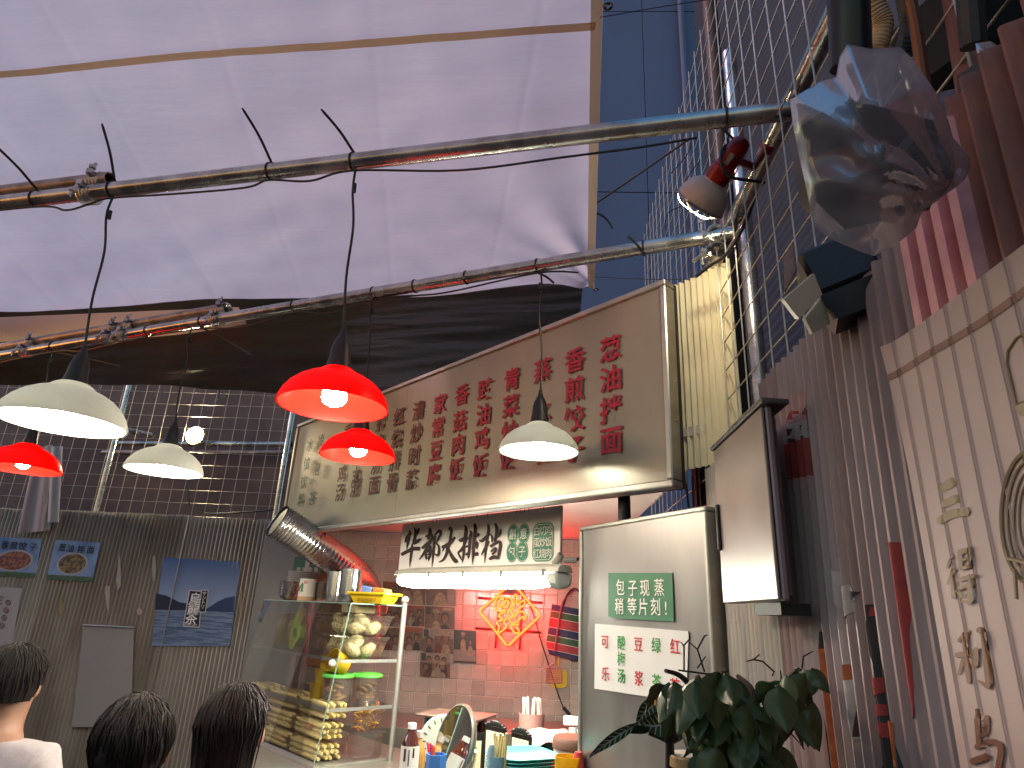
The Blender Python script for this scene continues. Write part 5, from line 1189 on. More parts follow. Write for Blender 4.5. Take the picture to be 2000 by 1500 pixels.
m = MB(); m.box((.04, .0, .050), (.075, .06, .045), Matrix.Rotation(.1, 3, 'Y'), bev=.004); c = one('small_box', MB().add([PM[t.name] @ p for p in m.v], m.f), mat('box_orange', (.72, .20, .03), .5), 'small orange box in the yellow basket', 'box')

# ---- flexible duct
duct_m = mat('foil_duct', (.60, .58, .56), .22, .95, var=.15, vs=30)
dpts = [PT(541, 1017, 3.42), PT(585, 1045, 3.48), PT(640, 1082, 3.62), PT(690, 1118, 3.85), PT(716, 1145, 4.2), PT(722, 1185, 4.3), PT(722, 1240, 4.35)]
pp = smooth_path(dpts, 26); rs = []
for i in range(len(pp)): rs.append(.092 * (1 - .0008 * i) + (.0030 if i % 3 == 0 else -.0012))
dt = thing('flexible_duct', 'silver ribbed flexible exhaust duct bending down into the stall', 'duct', dpts[0])
m = MB(); m.tube(pp, rs, 40, cap=False); obj('hose', m, duct_m, dt, sharp=70)
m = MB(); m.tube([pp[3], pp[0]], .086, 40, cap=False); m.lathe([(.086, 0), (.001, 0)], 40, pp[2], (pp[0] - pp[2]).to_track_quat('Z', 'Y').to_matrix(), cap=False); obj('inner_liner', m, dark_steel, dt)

# ================================================================= PHOTOGRAPHS ON THE TILES
FY = 4.968
ph_mats = [mat('photo_paper', (.15, .10, .075), .35, 0, col2=(.06, .042, .034), vs=26), mat('photo_cream', (.30, .235, .145), .4, 0, col2=(.14, .10, .065), vs=40), mat('photo_dark', (.025, .018, .016), .4), mat('photo_skin', (.22, .115, .07), .4, 0, col2=(.10, .05, .03), vs=60),
           mat('photo_orange', (.26, .07, .03), .4, 0, col2=(.12, .04, .02), vs=80), mat('photo_grey', (.19, .16, .14), .4, var=.2, vs=30), mat('photo_maroon', (.09, .025, .022), .4)]
def photo(label, box, figs, extra=()):
    x0, y0, x1, y1 = box
    t = thing('photograph', label, 'photo', hY((x0 + x1) / 2, y1, FY), group='photographs pasted on the tile wall')
    P = lambda u, v, k=0: hY(x0 + (x1 - x0) * u, y0 + (y1 - y0) * v + (u - .5) * (x1 - x0) * .05, FY - .0008 - .0006 * k)
    m = MB(); m.prism([P(0, 0), P(1, 0), P(1, 1), P(0, 1)], (0, .0006, 0)); obj('paper', m, ph_mats[0], t)
    m = MB(); k = 1
    for (mi, pts) in extra:
        m.m = mi; m.poly([P(u, v, k) for u, v in pts]); k += .2
    asp = (x1 - x0) / (y1 - y0)
    for (u, v, s, body, hair, cap) in figs:
        m.m = body; m.poly([P(u + dx * s, min(v + dy * s * asp, .995), k) for dx, dy in ((-.55, 3), (-.5, 1.5), (-.35, .95), (-.12, .75), (.12, .75), (.35, .95), (.5, 1.5), (.55, 3))]); k += .2
        m.m = hair; m.poly([P(u + .46 * s * math.cos(g), v + .52 * s * asp * math.sin(g) - .06 * s, k) for g in [2 * math.pi * i / 14 for i in range(14)]]); k += .2
        m.m = 3; m.poly([P(u + .32 * s * math.cos(g), v + (.42 * math.sin(g) + .08) * s * asp, k) for g in [2 * math.pi * i / 14 for i in range(14)]]); k += .2
        if cap: m.m = 1; m.poly([P(u + dx * s, v + dy * s * asp, k) for dx, dy in ((-.42, -.2), (-.38, -.55), (0, -.68), (.38, -.55), (.42, -.2))]); k += .2
    obj('print', m, ph_mats, t, sharp=180)
bkg = [(5, [(0, .0), (1, 0), (1, .4), (0, .4)]), (2, [(.05, .05), (.2, .05), (.2, .35), (.05, .35)]), (1, [(.6, .04), (.9, .04), (.9, .16), (.6, .16)])]
photo('pasted photo beside the duct, dark with an orange banner', (748, 1136, 775, 1178), [(.45, .55, .4, 2, 2, 0)], [(4, [(0, 0), (1, 0), (1, .2), (0, .2)])])
photo('pasted photo of two people in pale coats, half hidden by the light fixture', (776, 1132, 831, 1180), [(.32, .1, .36, 1, 2, 1), (.72, .12, .34, 1, 2, 1)])
photo('pasted photo of one person in a pale coat under the light fixture', (832, 1134, 890, 1183), [(.48, .1, .44, 1, 2, 1)], [(5, [(.72, 0), (1, 0), (1, 1), (.72, 1)])])
photo('faded pasted photo seen through the glass case, upper one', (738, 1180, 790, 1223), [(.4, .5, .3, 6, 2, 0), (.7, .55, .3, 5, 2, 0)], [(4, [(0, 0), (.6, 0), (.6, .12), (0, .12)])])
photo('pasted photo of a family of four under an orange banner', (792, 1183, 829, 1223), [(.3, .38, .26, 5, 2, 0), (.72, .32, .28, 2, 2, 0), (.45, .62, .26, 2, 2, 0), (.8, .68, .26, 4, 2, 0)], [(4, [(0, 0), (1, 0), (1, .14), (0, .14)])])
photo('pasted photo of a chef and a dark-haired companion side by side', (830, 1185, 888, 1228), [(.38, .36, .28, 1, 2, 1), (.68, .48, .32, 2, 2, 0)], [(4, [(.4, .02), (1, .02), (1, .14), (.4, .14)])] + bkg[1:])
photo('faded pasted photo seen through the glass case, lower one', (735, 1226, 785, 1270), [(.45, .45, .3, 6, 2, 0), (.75, .5, .3, 5, 2, 0)])
photo('pasted photo of two laughing people under an orange banner', (787, 1225, 825, 1270), [(.32, .55, .32, 1, 2, 0), (.7, .42, .34, 2, 2, 0)], [(4, [(0, 0), (1, 0), (1, .2), (0, .2)])])
photo('pasted photo of three kitchen workers in aprons', (825, 1228, 885, 1276), [(.22, .5, .24, 2, 2, 0), (.52, .36, .24, 6, 2, 1), (.76, .36, .28, 1, 2, 1)], bkg)
photo('tall pasted photo of two cooks standing outdoors', (886, 1231, 930, 1295), [(.42, .16, .22, 1, 2, 1), (.74, .36, .2, 1, 2, 0)], [(2, [(0, 0), (1, 0), (1, 1), (0, 1)]), (5, [(.02, .6), (.98, .6), (.98, .94), (.02, .94)])])
photo('lowest pasted photo of a group of six workers', (820, 1274, 879, 1323), [(.3, .28, .2, 2, 2, 0), (.58, .24, .2, 5, 2, 0), (.8, .3, .2, 2, 2, 0), (.2, .58, .22, 6, 2, 0), (.48, .5, .24, 1, 2, 1), (.74, .55, .26, 1, 2, 1)], bkg)

# ================================================================= HUNG ON THE TILES
t = thing('striped_bag', 'striped woven shopping bag hanging on the tiled wall', 'bag', hY(1100, 1285, 4.9))
bcol = [mat('stripe_' + n_, c_, .6, var=.1, vs=40, bump=.2, bs=300) for n_, c_ in (('navy', (.02, .018, .07)), ('green', (.035, .08, .03)), ('red', (.33, .03, .04)), ('white', (.55, .52, .48)))]
seq = [0, 3, 1, 3, 2, 3, 0, 3, 1, 3, 2, 3, 0]; wd = [12, 1, 12, 1, 17, 1, 14, 1, 12, 1, 14, 1, 10]; tot = sum(wd)
m = MB(); y = 0
for s_, w_ in zip(seq, wd):
    v0, v1 = y / tot, (y + w_) / tot; y += w_; m.m = s_
    def bagp(u, v, k): 
        xl = 1078 - 11 * min(v * 1.3, 1) + (6 if v > .8 else 0) * (v - .8) * 5; xr = 1155 + 4 * v
        yy = 1180 + 98 * v + (u * 14 * (1 - v) + u * 20 * v)
        return hY(xl + (xr - xl) * u, yy, 4.94 - .055 * math.sin(math.pi * min(max(u, .02), .98)) - .02 * k)
    m.grid(lambda u, v, v0=v0, v1=v1: bagp(u, v0 + (v1 - v0) * v, 0), 10, 2)
obj('body', m, bcol, t, sharp=180)
strap_m = mat('bag_strap', (.28, .07, .10), .6); strap_d = mat('bag_handle_dark', (.03, .02, .03), .6)
m = MB(); m.tube(smooth_path([hY(1083, 1272, 4.87), hY(1090, 1225, 4.87), hY(1098, 1180, 4.88), hY(1112, 1160, 4.93), hY(1128, 1150, 4.95)], 5), .007, 6); obj('handle', m, strap_m, t)
m = MB(); m.tube(smooth_path([hY(1100, 1182, 4.89), hY(1108, 1162, 4.92), hY(1122, 1150, 4.95), hY(1140, 1165, 4.92), hY(1148, 1190, 4.9)], 5), .008, 6); obj('handle', m, strap_d, t)
t = thing('fly_swatter', 'pink slatted plastic fly swatter hanging below the striped bag', 'fly swatter', hY(1082, 1335, 4.93))
pk = mat('swatter_pink', (.50, .22, .18), .5)
m = MB(); m.tube([hY(1085, 1276, 4.94), hY(1083, 1297, 4.94)], .006, 6); obj('handle', m, pk, t)
O_ = [(1083, 1294), (1096, 1306), (1096, 1334), (1066, 1332), (1067, 1305)]
m = MB(); 
for i in range(5): m.tube([hY(*O_[i], 4.94), hY(*O_[(i + 1) % 5], 4.94)], .005, 6)
obj('rim', m, pk, t)
for i in range(8):
    y_ = 1304 + i * 3.6; m = MB(); m.tube([hY(1067, y_, 4.94), hY(1096, y_ + 1, 4.94)], .0032, 5); obj('slat', m, pk, t)
t = thing('fly_swatter', 'yellow fly swatter hanging behind the pink one', 'fly swatter', hY(1092, 1342, 4.955))
yl = mat('swatter_yellow', (.62, .40, .02), .5)
m = MB(); m.prism([hY(x, y, 4.958) for x, y in ((1075, 1310), (1104, 1308), (1108, 1316), (1107, 1340), (1100, 1344), (1078, 1343), (1074, 1336))], (0, .006, 0)); obj('paddle', m, yl, t)
m = MB(); m.tube([hY(1090, 1310, 4.958), hY(1093, 1270, 4.955)], .007, 6); obj('handle', m, yl, t)

# ================================================================= ON THE COUNTER
def at_counter(px, b, z=ctop):
    lo, hi = -5.0, 0.0
    for _ in range(50):
        a = (lo + hi) / 2; c = CAM.transposed() @ (SP(a, b, z) - EYE); x = CX + FPX * c.x / -c.z
        if x < px: lo = a
        else: hi = a
    return SP((lo + hi) / 2, b, z)
def zat(px, py, b): return hB(px, py, b).z
# tea bottle
c = at_counter(794, 1.66); zt_ = zat(797, 1410, 1.66); H_ = zt_ - ctop
t = thing('tea_bottle', 'plastic bottle of dark tea with white cap beside the display case', 'bottle', c)
s_ = H_ / .215
m = MB(); m.lathe([(r * s_, z * s_) for r, z in ((.028, 0), (.033, .004), (.033, .05), (.031, .055), (.033, .06), (.033, .13), (.031, .145), (.024, .17), (.0145, .188), (.0145, .198))], 28); obj('body', m, mat('tea_dark', (.055, .012, .006), .08, 0, spec=.7, coat=.5), t, world=False)
m = MB(); m.lathe([(r * s_, z * s_) for r, z in ((.0155, .197), (.0155, .213), (.014, .215))], 20); obj('cap', m, white_paint, t, world=False)
m = MB(); m.lathe([(.0335 * s_, .045 * s_), (.0335 * s_, .145 * s_)], 28, cap=False); lb_ = obj('label_sleeve', m, mat('label_white', (.62, .60, .54), .4), t, world=False)
vd = (EYE - c); vd.z = 0; vd.normalize(); vr = V((-vd.y, vd.x, 0))
m = MB()
for (u, z_, w_, h_) in ((-.017, .118, .009, .040), (.012, .125, .008, .030), (-.003, .11, .004, .05)):
    m.poly([vd * .034 * s_ + vr * ((u + x_ * w_ / 2) * s_) - vd * (abs(u) * .25) * s_ + EZ * ((z_ + y_ * h_ / 2) * s_) for x_, y_ in ((-1, -1), (1, -1), (1, 1), (-1, 1))])
m.v = [p + vd * .0012 for p in m.v]; obj('printed_block', m, brush_ink, lb_, world=False)
m = MB(); m.lathe([(.012 * s_, 0), (.012 * s_, .001)], 16, vd * .0335 * s_ + EZ * .062 * s_ - vr * .012 * s_, vd.to_track_quat('Z', 'Y').to_matrix()); obj('printed_picture', m, cookie_b, lb_, world=False)
c = at_counter(812, 1.74); t = thing('sauce_bottle', 'amber sauce bottle half hidden behind the tea bottle', 'bottle', c); m = MB(); m.lathe([(.03, 0), (.03, .11), (.018, .15), (.012, .16), (.012, .175)], 22); obj('body', m, mat('amber', (.35, .18, .05), .12, spec=.7), t, world=False); m = MB(); m.lathe([(.014, .172), (.014, .195)], 16); obj('cap', m, mat('cap_pearl', (.6, .5, .45), .3, .3), t, world=False)
m = MB(); p0, p1 = at_counter(770, 1.60, .93), at_counter(822, 1.62, .94); m.tube(smooth_path([p0, p0.lerp(p1, .6) + EZ * .02, p1]), .016, 10); one('steel_ladle', m, steel_edge, 'steel ladle handle lying on the counter by the tea bottle', 'ladle')
# pen holder
c = at_counter(845, 1.62); zt_ = zat(845, 1470, 1.62)
t = thing('pen_holder', 'blue pen holder full of coloured pens on the counter', 'pen holder', c)
blue_pl = mat('blue_plastic', (.05, .18, .50), .35)
m = MB(); h_ = zt_ - ctop; m.lathe([(.034, 0), (.038, h_), (.035, h_), (.031, .004), (.001, .004)], 6, cap=False); obj('cup', m, blue_pl, t, world=False)
for i, (c_, px, py) in enumerate((((.5, .03, .03), 835, 1450), ((.6, .05, .04), 845, 1455), ((.55, .12, .03), 849, 1458), ((.30, .03, .14), 841, 1452))):
    e = hB(px, py, 1.62); g_ = i * 1.6; b0 = V((.015 * math.cos(g_), .015 * math.sin(g_), .02)); m = MB(); e_ = e - c; m.tube([b0, e_.lerp(b0, .2), e_], [.0052, .0052, .0045], 8); obj('pen', m, mat('pen', c_, .35), t, world=False)
# mirror
mc = PT(889, 1452, 2.50); nrm = V((-.80, -.56, .24)).normalized(); Mm = nrm.to_track_quat('Z', 'Y').to_matrix()
t = thing('table_mirror', 'round tilting table mirror with metal frame on the counter', 'mirror', V((mc.x, mc.y, ctop)))
m = MB(); m.lathe([(.134, -.012), (.142, -.004), (.142, .008), (.134, .012), (.129, .004)], 48, mc, Mm); obj('frame', m, mat('mirror_frame', (.30, .27, .22), .3, .8), t)
m = MB(); m.lathe([(.1295, .0125), (.0005, .0126)], 48, mc, Mm, cap=False); obj('mirror_glass', m, mat('mirror_glass', (.85, .88, .86), .02, 1.0), t)
m = MB(); m.tube(smooth_path([V((mc.x, mc.y, ctop)), mc + V((.06, .02, -.12)), mc + Mm @ V((.13, 0, -.02))], 5), .006, 8); m.lathe([(.07, 0), (.07, .01), (.02, .02)], 24, V((mc.x, mc.y, ctop))); m.ball(PT(924, 1464, 2.5), .016, 12, 8); obj('stand', m, steel_edge, t)
# kitchen scale
c = at_counter(862, 1.98); t = thing('kitchen_scale', 'green kitchen scale with round dial behind the mirror', 'scale', c)
zc_ = zat(858, 1440, 1.98)
m = MB(); m.box((c.x, c.y, (ctop + zc_) / 2 + .05), (.16, .13, (zc_ - ctop) + .10), Matrix.Rotation(R(-20), 3, 'Z'), bev=.02); obj('body', m, mat('scale_teal', (.02, .09, .08), .4), t)
fd = (EYE - V((c.x, c.y, zc_))); fd.z *= .3; fd.normalize(); m = MB(); dc = V((c.x, c.y, zc_)) + fd * .11
Md = fd.to_track_quat('Z', 'Y').to_matrix(); m.lathe([(.105, -.02), (.105, 0), (.10, .004), (.001, .004)], 36, dc, Md, cap=False); obj('dial', m, mat('dial_grey', (.36, .38, .33), .3), t)
for i in range(18):
    g_ = 2 * math.pi * i / 18; m = MB(); m.box(dc + Md @ V((.084 * math.cos(g_), .084 * math.sin(g_), .0052)), (.004, .016, .001), Md @ Matrix.Rotation(g_ - math.pi / 2, 3, 'Z')); obj('dial_mark', m, black_pl, t)
m = MB(); m.tube([dc + Md @ V((0, -.02, .006)), dc + Md @ V((.02, .07, .006))], .0022, 5); obj('pointer', m, pap_red, t)
zp_ = zat(890, 1400, 1.98); m = MB(); m.box((c.x + .05, c.y, zp_), (.30, .22, .012), Matrix.Rotation(R(-20), 3, 'Z'), bev=.004); obj('pan', m, mat('pan_brown', (.14, .09, .07), .4, .3), t)
# jars behind
for px, py, b_, r_, lab, c_ in ((912, 1390, 2.25, .035, 'brown glass jar standing behind the mirror', (.10, .04, .015)), (937, 1398, 2.15, .025, 'small reddish bottle between the jar and the folding screen', (.16, .02, .015))):
    c = at_counter(px, b_); zt_ = zat(px, py, b_); h_ = zt_ - ctop
    t = thing('spice_jar', lab, 'jar', c); m = MB(); m.lathe([(r_, 0), (r_, h_ * .8), (r_ * .7, h_ * .88), (r_ * .7, h_ * .9)], 22); obj('body', m, mat('jar_brown', c_, .15, spec=.7), t, world=False); m = MB(); m.lathe([(r_ * .8, h_ * .88), (r_ * .8, h_), (r_ * .75, h_ * 1.01)], 22); obj('lid', m, mat('lid_dull', (.22, .14, .10), .4, .4), t, world=False)
# folding screens
scr_b = mat('lacquer_black', (.010, .009, .009), .3); scr_p = mat('screen_picture', (.62, .55, .36), .5, var=.06, vs=20)
def screen(label, px0, px1, top, b_, side):
    c0, c1 = hB(px0, top + 12, b_), hB(px1, top + 12, b_); zt_ = c0.z; t = thing('folding_screen', label, 'ornament', V(((c0.x + c1.x) / 2, (c0.y + c1.y) / 2, ctop)))
    ux = V((c1.x - c0.x, c1.y - c0.y, 0)); W_ = ux.length; ux.normalize(); nn = V((ux.y, -ux.x, 0)); o_ = V((c0.x, c0.y, 0))
    rot = Matrix((ux, -nn, EZ)).transposed()
    m = MB(); m.box(o_ + ux * W_ / 2 + EZ * (ctop + zt_) / 2 - nn * .005, (W_, .010, zt_ - ctop), rot, bev=.002); obj('panel', m, scr_b, t)
    m = MB(); m.box(o_ + ux * W_ / 2 + EZ * ((ctop + zt_) / 2 - .004) + nn * .001, (W_ - .022, .003, zt_ - ctop - .026), rot); obj('picture', m, scr_p, t)
    m = MB(); n_ = 9
    for i in range(n_):
        u = (i + .5) / n_; hh = .006 + .018 * math.sin(math.pi * u); m.ball(o_ + ux * (W_ * u) + EZ * (zt_ + hh * .55), (.010, .006, hh * .62), 8, 6)
    obj('carved_crest', m, scr_b, t)
    m = MB(); rnd = random.Random(px0)
    for i in range(3):
        p = V((W_ * .2 + W_ * .25 * i, .0, zt_ - .09 - .02 * i)); 
        for j in range(5):
            q_ = p + V((rnd.uniform(.0, .022), 0, rnd.uniform(-.02, .026))); m.tube([o_ + ux * p.x + EZ * p.z + nn * .003, o_ + ux * q_.x + EZ * q_.z + nn * .003], .0014, 4); p = q_
    obj('painted_branch', m, brush_ink, t)
    if side:
        m = MB(); q_ = o_ + ux * W_; m.box(q_ + ux * .012 + nn * .02 + EZ * (ctop + zt_ - .03) / 2, (.045, .009, zt_ - ctop - .03), rot @ Matrix.Rotation(R(-58), 3, 'Z')); obj('side_panel', m, scr_b, t)
        m = MB(); q_ = o_; m.box(q_ - ux * .014 + nn * .022 + EZ * (ctop + zt_ - .03) / 2, (.05, .009, zt_ - ctop - .03), rot @ Matrix.Rotation(R(58), 3, 'Z')); obj('side_panel', m, scr_b, t)
        m = MB(); m.box(q_ - ux * .012 + nn * .030 + EZ * (ctop + zt_ - .05) / 2, (.036, .003, zt_ - ctop - .07), rot @ Matrix.Rotation(R(58), 3, 'Z')); obj('side_picture', m, scr_p, t)
    else:
        m = MB(); v0 = o_ + ux * W_ * .68 + EZ * (zt_ - .085) + nn * .004; m.prism([v0 + ux * x_ + EZ * z_ for x_, z_ in ((-.012, .02), (.012, .02), (.010, -.02), (-.010, -.02))], -nn * .001); obj('painted_vase', m, blue_pl, t)
    return t
screen('taller black lacquer folding screen with cream painted panel', 948, 989, 1404, 2.02, True)
screen('shorter black lacquer screen with painted blue vase', 998, 1037, 1418, 2.0, False)
# chopstick and brush cup
c = at_counter(964, 1.62); zt_ = zat(964, 1474, 1.62); t = thing('utensil_cup', 'translucent blue cup with bamboo sticks and a blunt brush', 'cup', c)
m = MB(); m.lathe([(.028, 0), (.031, zt_ - ctop), (.029, zt_ - ctop), (.026, .004), (.001, .004)], 22, cap=False); obj('cup', m, sheet_mat('blue_translucent', (.20, .38, .50), (.3, .5, .6), .4, rough=.3), t, world=False)
for i in range(7):
    e = hB(966 + i * 4.0, 1432 + (i % 3) * 5, 1.63) - c; m = MB(); m.tube([V((.02 * math.cos(i), .02 * math.sin(i), .01)), e], .0058, 5); obj('bamboo_stick', m, mat('bamboo', (.55, .47, .20), .6) if i == 0 else bpy.data.materials['bamboo'], t, world=False)
e = hB(960, 1462, 1.60) - c; m = MB(); m.lathe([(.012, e.z - .05), (.012, e.z), (.008, e.z + .012), (.001, e.z + .014)], 16, V((e.x, e.y, 0))); obj('brush_handle', m, mat('pale_blue', (.25, .38, .42), .4), t, world=False)
# plate stack
teal = mat('teal_plate', (.06, .50, .50), .35, 0, coat=.2)
zt_ = zat(1035, 1476, 1.76); c = at_counter(1018, 1.76); n_ = 20; dz = (zt_ - .012 - ctop) / (n_ - 1)
t = thing('plate_stack', 'tall stack of turquoise square plates at the counter edge', 'plates', c, R(28))
def plate_mesh():
    m = MB(); n = 40
    def ring(h, z, rr):
        out = []
        for i in range(n):
            g = 2 * math.pi * i / n; cx_, sx_ = math.cos(g), math.sin(g); k = (abs(cx_) ** 5 + abs(sx_) ** 5) ** (-1 / 5); out.append(V((h * k * cx_, h * k * sx_, z)))
        return out
    rings = [ring(.075, 0, 0), ring(.095, .004, 0), ring(.112, .014, 0), ring(.114, .015, 0), ring(.113, .0165, 0), ring(.094, .0065, 0), ring(.001, .005, 0)]
    vs = [p for r_ in rings for p in r_]; fs = [(i * n + k, i * n + (k + 1) % n, (i + 1) * n + (k + 1) % n, (i + 1) * n + k) for i in range(len(rings) - 1) for k in range(n)] + [tuple(range(n))[::-1]]
    return m.add(vs, fs).mesh('plate', teal, 60)
pme = plate_mesh()
for i in range(n_):
    o = bpy.data.objects.new('plate', pme); COL.objects.link(o); o.parent = t; o.location = (random.uniform(-.002, .002), random.uniform(-.002, .002), i * dz); o.rotation_euler = (0, 0, random.uniform(-.02, .02))
# pink chopstick holder
c = at_counter(1036, 2.55); zt_ = zat(1036, 1392, 2.55); h_ = zt_ - ctop; t = thing('chopstick_holder', 'tall pink holder with wrapped chopsticks at the back', 'holder', c)
m = MB(); m.lathe([(.058, 0), (.066, h_), (.062, h_), (.052, .01), (.001, .01)], 26, cap=False); obj('cup', m, mat('holder_pink', (.50, .24, .20), .5), t, world=False)
for i in range(9):
    g_ = i * .7; m = MB(); x_, y_ = .035 * math.cos(g_), .035 * math.sin(g_); m.box((x_ * 1.2, y_ * 1.2, h_ + .02), (.016, .006, .10), Matrix.Rotation(random.uniform(-.15, .15), 3, 'Y'), bev=.002); obj('wrapped_chopsticks', m, mat('wrapper', (.62, .50, .44), .6), t, world=False)
# green pot with pink cloth
c = at_counter(1073, 2.25); zt_ = zat(1073, 1436, 2.25); h_ = zt_ - ctop; t = thing('enamel_pot', 'dark green pot beside the steel door', 'pot', c)
m = MB(); m.lathe([(.085, 0), (.092, .01), (.092, h_ * .5), (.094, h_ * .52), (.092, h_ * .54), (.092, h_)], 30); obj('body', m, mat('pot_green', (.022, .05, .018), .3, 0, var=.15, vs=10), t, world=False)
for s_ in (-1, 1): m = MB(); m.tube([(s_ * .05, -.085, h_ * .35), (s_ * .055, -.10, h_ * .40), (s_ * .06, -.085, h_ * .45)], .004, 6); obj('clip', m, steel_edge, t, world=False)
m = MB(); m.grid(lambda u, v: c + V(((u - .5) * .25, (v - .5) * .25, h_ + .012 - .05 * max(0, math.hypot(u - .5, v - .5) - .33) * 3 + .012 * noise.noise(V((u * 5, v * 5, 1))) + .016 * abs(noise.noise(V((u * 3, v * 8, 4)))))), 24, 24); one('pink_cloth', m, mat('cloth_pink', (.55, .30, .27), .85, bump=.3, bs=120), 'folded pink cloth lying on the green pot', 'cloth', sharp=180)
c = at_counter(1122, 2.0); zt_ = zat(1118, 1448, 2.0); h_ = zt_ - ctop; t = thing('rice_canister', 'white canister with brown lid partly behind the steel door', 'canister', c)
m = MB(); m.lathe([(.07, 0), (.078, .01), (.080, h_), (.078, h_)], 28); obj('body', m, mat('canister_white', (.50, .46, .42), .4), t, world=False)
m = MB(); m.lathe([(.083, h_ - .02), (.085, h_ + .004), (.078, h_ + .018), (.02, h_ + .022)], 28); obj('lid', m, mat('lid_brown', (.14, .06, .04), .4), t, world=False)
m = MB(); m.tube([(-.03, -.082, h_ - .05), (-.03, -.10, h_ - .06), (.03, -.10, h_ - .06), (.03, -.082, h_ - .05)], .005, 6); obj('handle', m, black_pl, t, world=False)
c = at_counter(1118, 2.35); zt_ = zat(1118, 1395, 2.35); h_ = zt_ - ctop; t = thing('spray_bottle', 'pale spray bottle with white trigger near the steel door', 'spray bottle', c)
m = MB(); m.lathe([(.036, 0), (.038, .01), (.038, h_ * .5), (.02, h_ * .68), (.014, h_ * .7)], 22); obj('body', m, sheet_mat('pale_plastic', (.48, .40, .38), (.5, .4, .4), .3, rough=.4), t, world=False)
m = MB(); m.lathe([(.018, h_ * .7), (.018, h_ * .8)], 16); m.box((.0, 0, h_ * .9), (.085, .025, .038), bev=.006); m.box((.03, 0, h_ * .8), (.012, .014, .05), Matrix.Rotation(.5, 3, 'Y'), bev=.003); obj('trigger_head', m, white_paint, t, world=False)
c = at_counter(1107, 1.72); m = MB(); zt_ = zat(1107, 1476, 1.72); m.lathe([(.036, 0), (.042, zt_ - ctop), (.039, zt_ - ctop), (.033, .004), (.001, .004)], 22, c, cap=False); one('yellow_cup', m, ycup, 'translucent yellow cup on the counter right of the plates', 'cup')
c = at_counter(1128, 1.74); m = MB(); zt_ = zat(1128, 1468, 1.74); m.lathe([(.022, 0), (.024, (zt_ - ctop) * .8), (.012, zt_ - ctop)], 16, c); one('red_packet', m, mat('packet_red', (.50, .05, .05), .4), 'red and white packet at the very edge of the steel door', 'packet')

# ================================================================= BACK WALL POSTERS, TOWEL
BY = 4.928
def board(name, label, pts, m_, y=BY, cat='poster'):
    t = thing(name, label, cat, hY(*pts[-1], y)); m = MB(); m.prism([hY(*p, y) for p in pts], (0, .004, 0)); obj('sheet', m, m_, t); return t
def layer(t, name, pts, m_, k, y=BY): m = MB(); m.poly([hY(*p, y - .0012 * k) for p in pts]); obj(name, m, m_, t, sharp=180)
def print_sky(name, top, bot, z0_, z1_):
    m = mat(name, top, .35, 0); N = m.node_tree.nodes; L = m.node_tree.links; tc = N.new('ShaderNodeTexCoord'); sx = N.new('ShaderNodeSeparateXYZ'); L.new(tc.outputs['Object'], sx.inputs[0]); mr = N.new('ShaderNodeMapRange'); L.new(sx.outputs[2], mr.inputs[0]); mr.inputs[1].default_value = z0_; mr.inputs[2].default_value = z1_
    cr_ = N.new('ShaderNodeValToRGB'); cr_.color_ramp.elements[0].color = (*bot, 1); cr_.color_ramp.elements[1].color = (*top, 1); L.new(mr.outputs[0], cr_.inputs[0]); L.new(cr_.outputs[0], N['Principled BSDF'].inputs['Base Color']); return m
c_ = [(319, 1089), (469, 1097), (449, 1262), (296, 1262)]
zt_, zb2 = hY(390, 1092, BY).z, hY(380, 1190, BY).z
t = board('tea_poster', 'blue oolong tea poster with lake and mountains on the back wall', c_, print_sky('print_blue_sky', (.055, .11, .27), (.30, .38, .50), zb2, zt_))
layer(t, 'printed_lake', [(305, 1190), (458, 1195), (449, 1262), (296, 1262)], mat('print_lake', (.06, .10, .19), .3, 0, col2=(.20, .26, .36), vs=60, st=(.12, 1, 1.6), thr=(.4, .62)), 1)
layer(t, 'printed_mountain', [(305, 1159), (325, 1163), (350, 1176), (372, 1180), (385, 1192), (303, 1191)], mat('print_mountain', (.018, .022, .05), .4), 2)
layer(t, 'printed_mountain', [(385, 1186), (405, 1188), (425, 1175), (440, 1168), (459, 1164), (456, 1196), (380, 1193)], mat('print_mountain_far', (.022, .04, .11), .4), 2.3)
lbk = mat('label_black', (.018, .012, .012), .4); lwh = mat('label_edge', (.50, .48, .46), .4)
for pts, m_, k in ((((369, 1152), (396, 1154), (390, 1226), (357, 1224)), lwh, 3), (((371, 1154), (394, 1156), (388, 1224), (359, 1222)), lbk, 3.4), (((393, 1151), (408, 1152), (402, 1197), (387, 1196)), lwh, 3.8), (((395, 1153), (406, 1154), (400, 1195), (389, 1194)), lbk, 4.2)): layer(t, 'label_print', pts, m_, k)
for ch, x, y, s_ in (('烏', 381, 1170, .094), ('龍', 378, 1189, .092), ('茶', 374, 1207, .092)): char(ch, t, white_let, hY(x, y, BY - .005), (1, 0, 0), EZ, s_, bold=.014, lift=.0012)
for i, ch in enumerate('サントリ'): char(ch, t, white_let, hY(399.5 - i * 1.2, 1159 + i * 8.6, BY - .0055), (1, 0, 0), EZ, .034, bold=.004, lift=.0012)
char('SUNTORY', t, white_let, hY(373, 1220, BY - .005), (1, 0, 0), EZ, .022, lift=.0012)
sky_b = mat('print_blue', (.045, .085, .24), .35, 0, col2=(.25, .34, .50), vs=5, thr=(.45, .8)); grassp = mat('print_grass', (.05, .10, .03), .5, col2=(.10, .14, .08), vs=30)
bowlp, noodp, duckp = mat('print_bowl', (.42, .38, .36), .4), mat('print_noodle', (.30, .19, .07), .5, col2=(.06, .035, .02), vs=45, thr=(.4, .6)), mat('print_dumpling', (.40, .15, .08), .5, col2=(.12, .035, .03), vs=40, thr=(.4, .6))
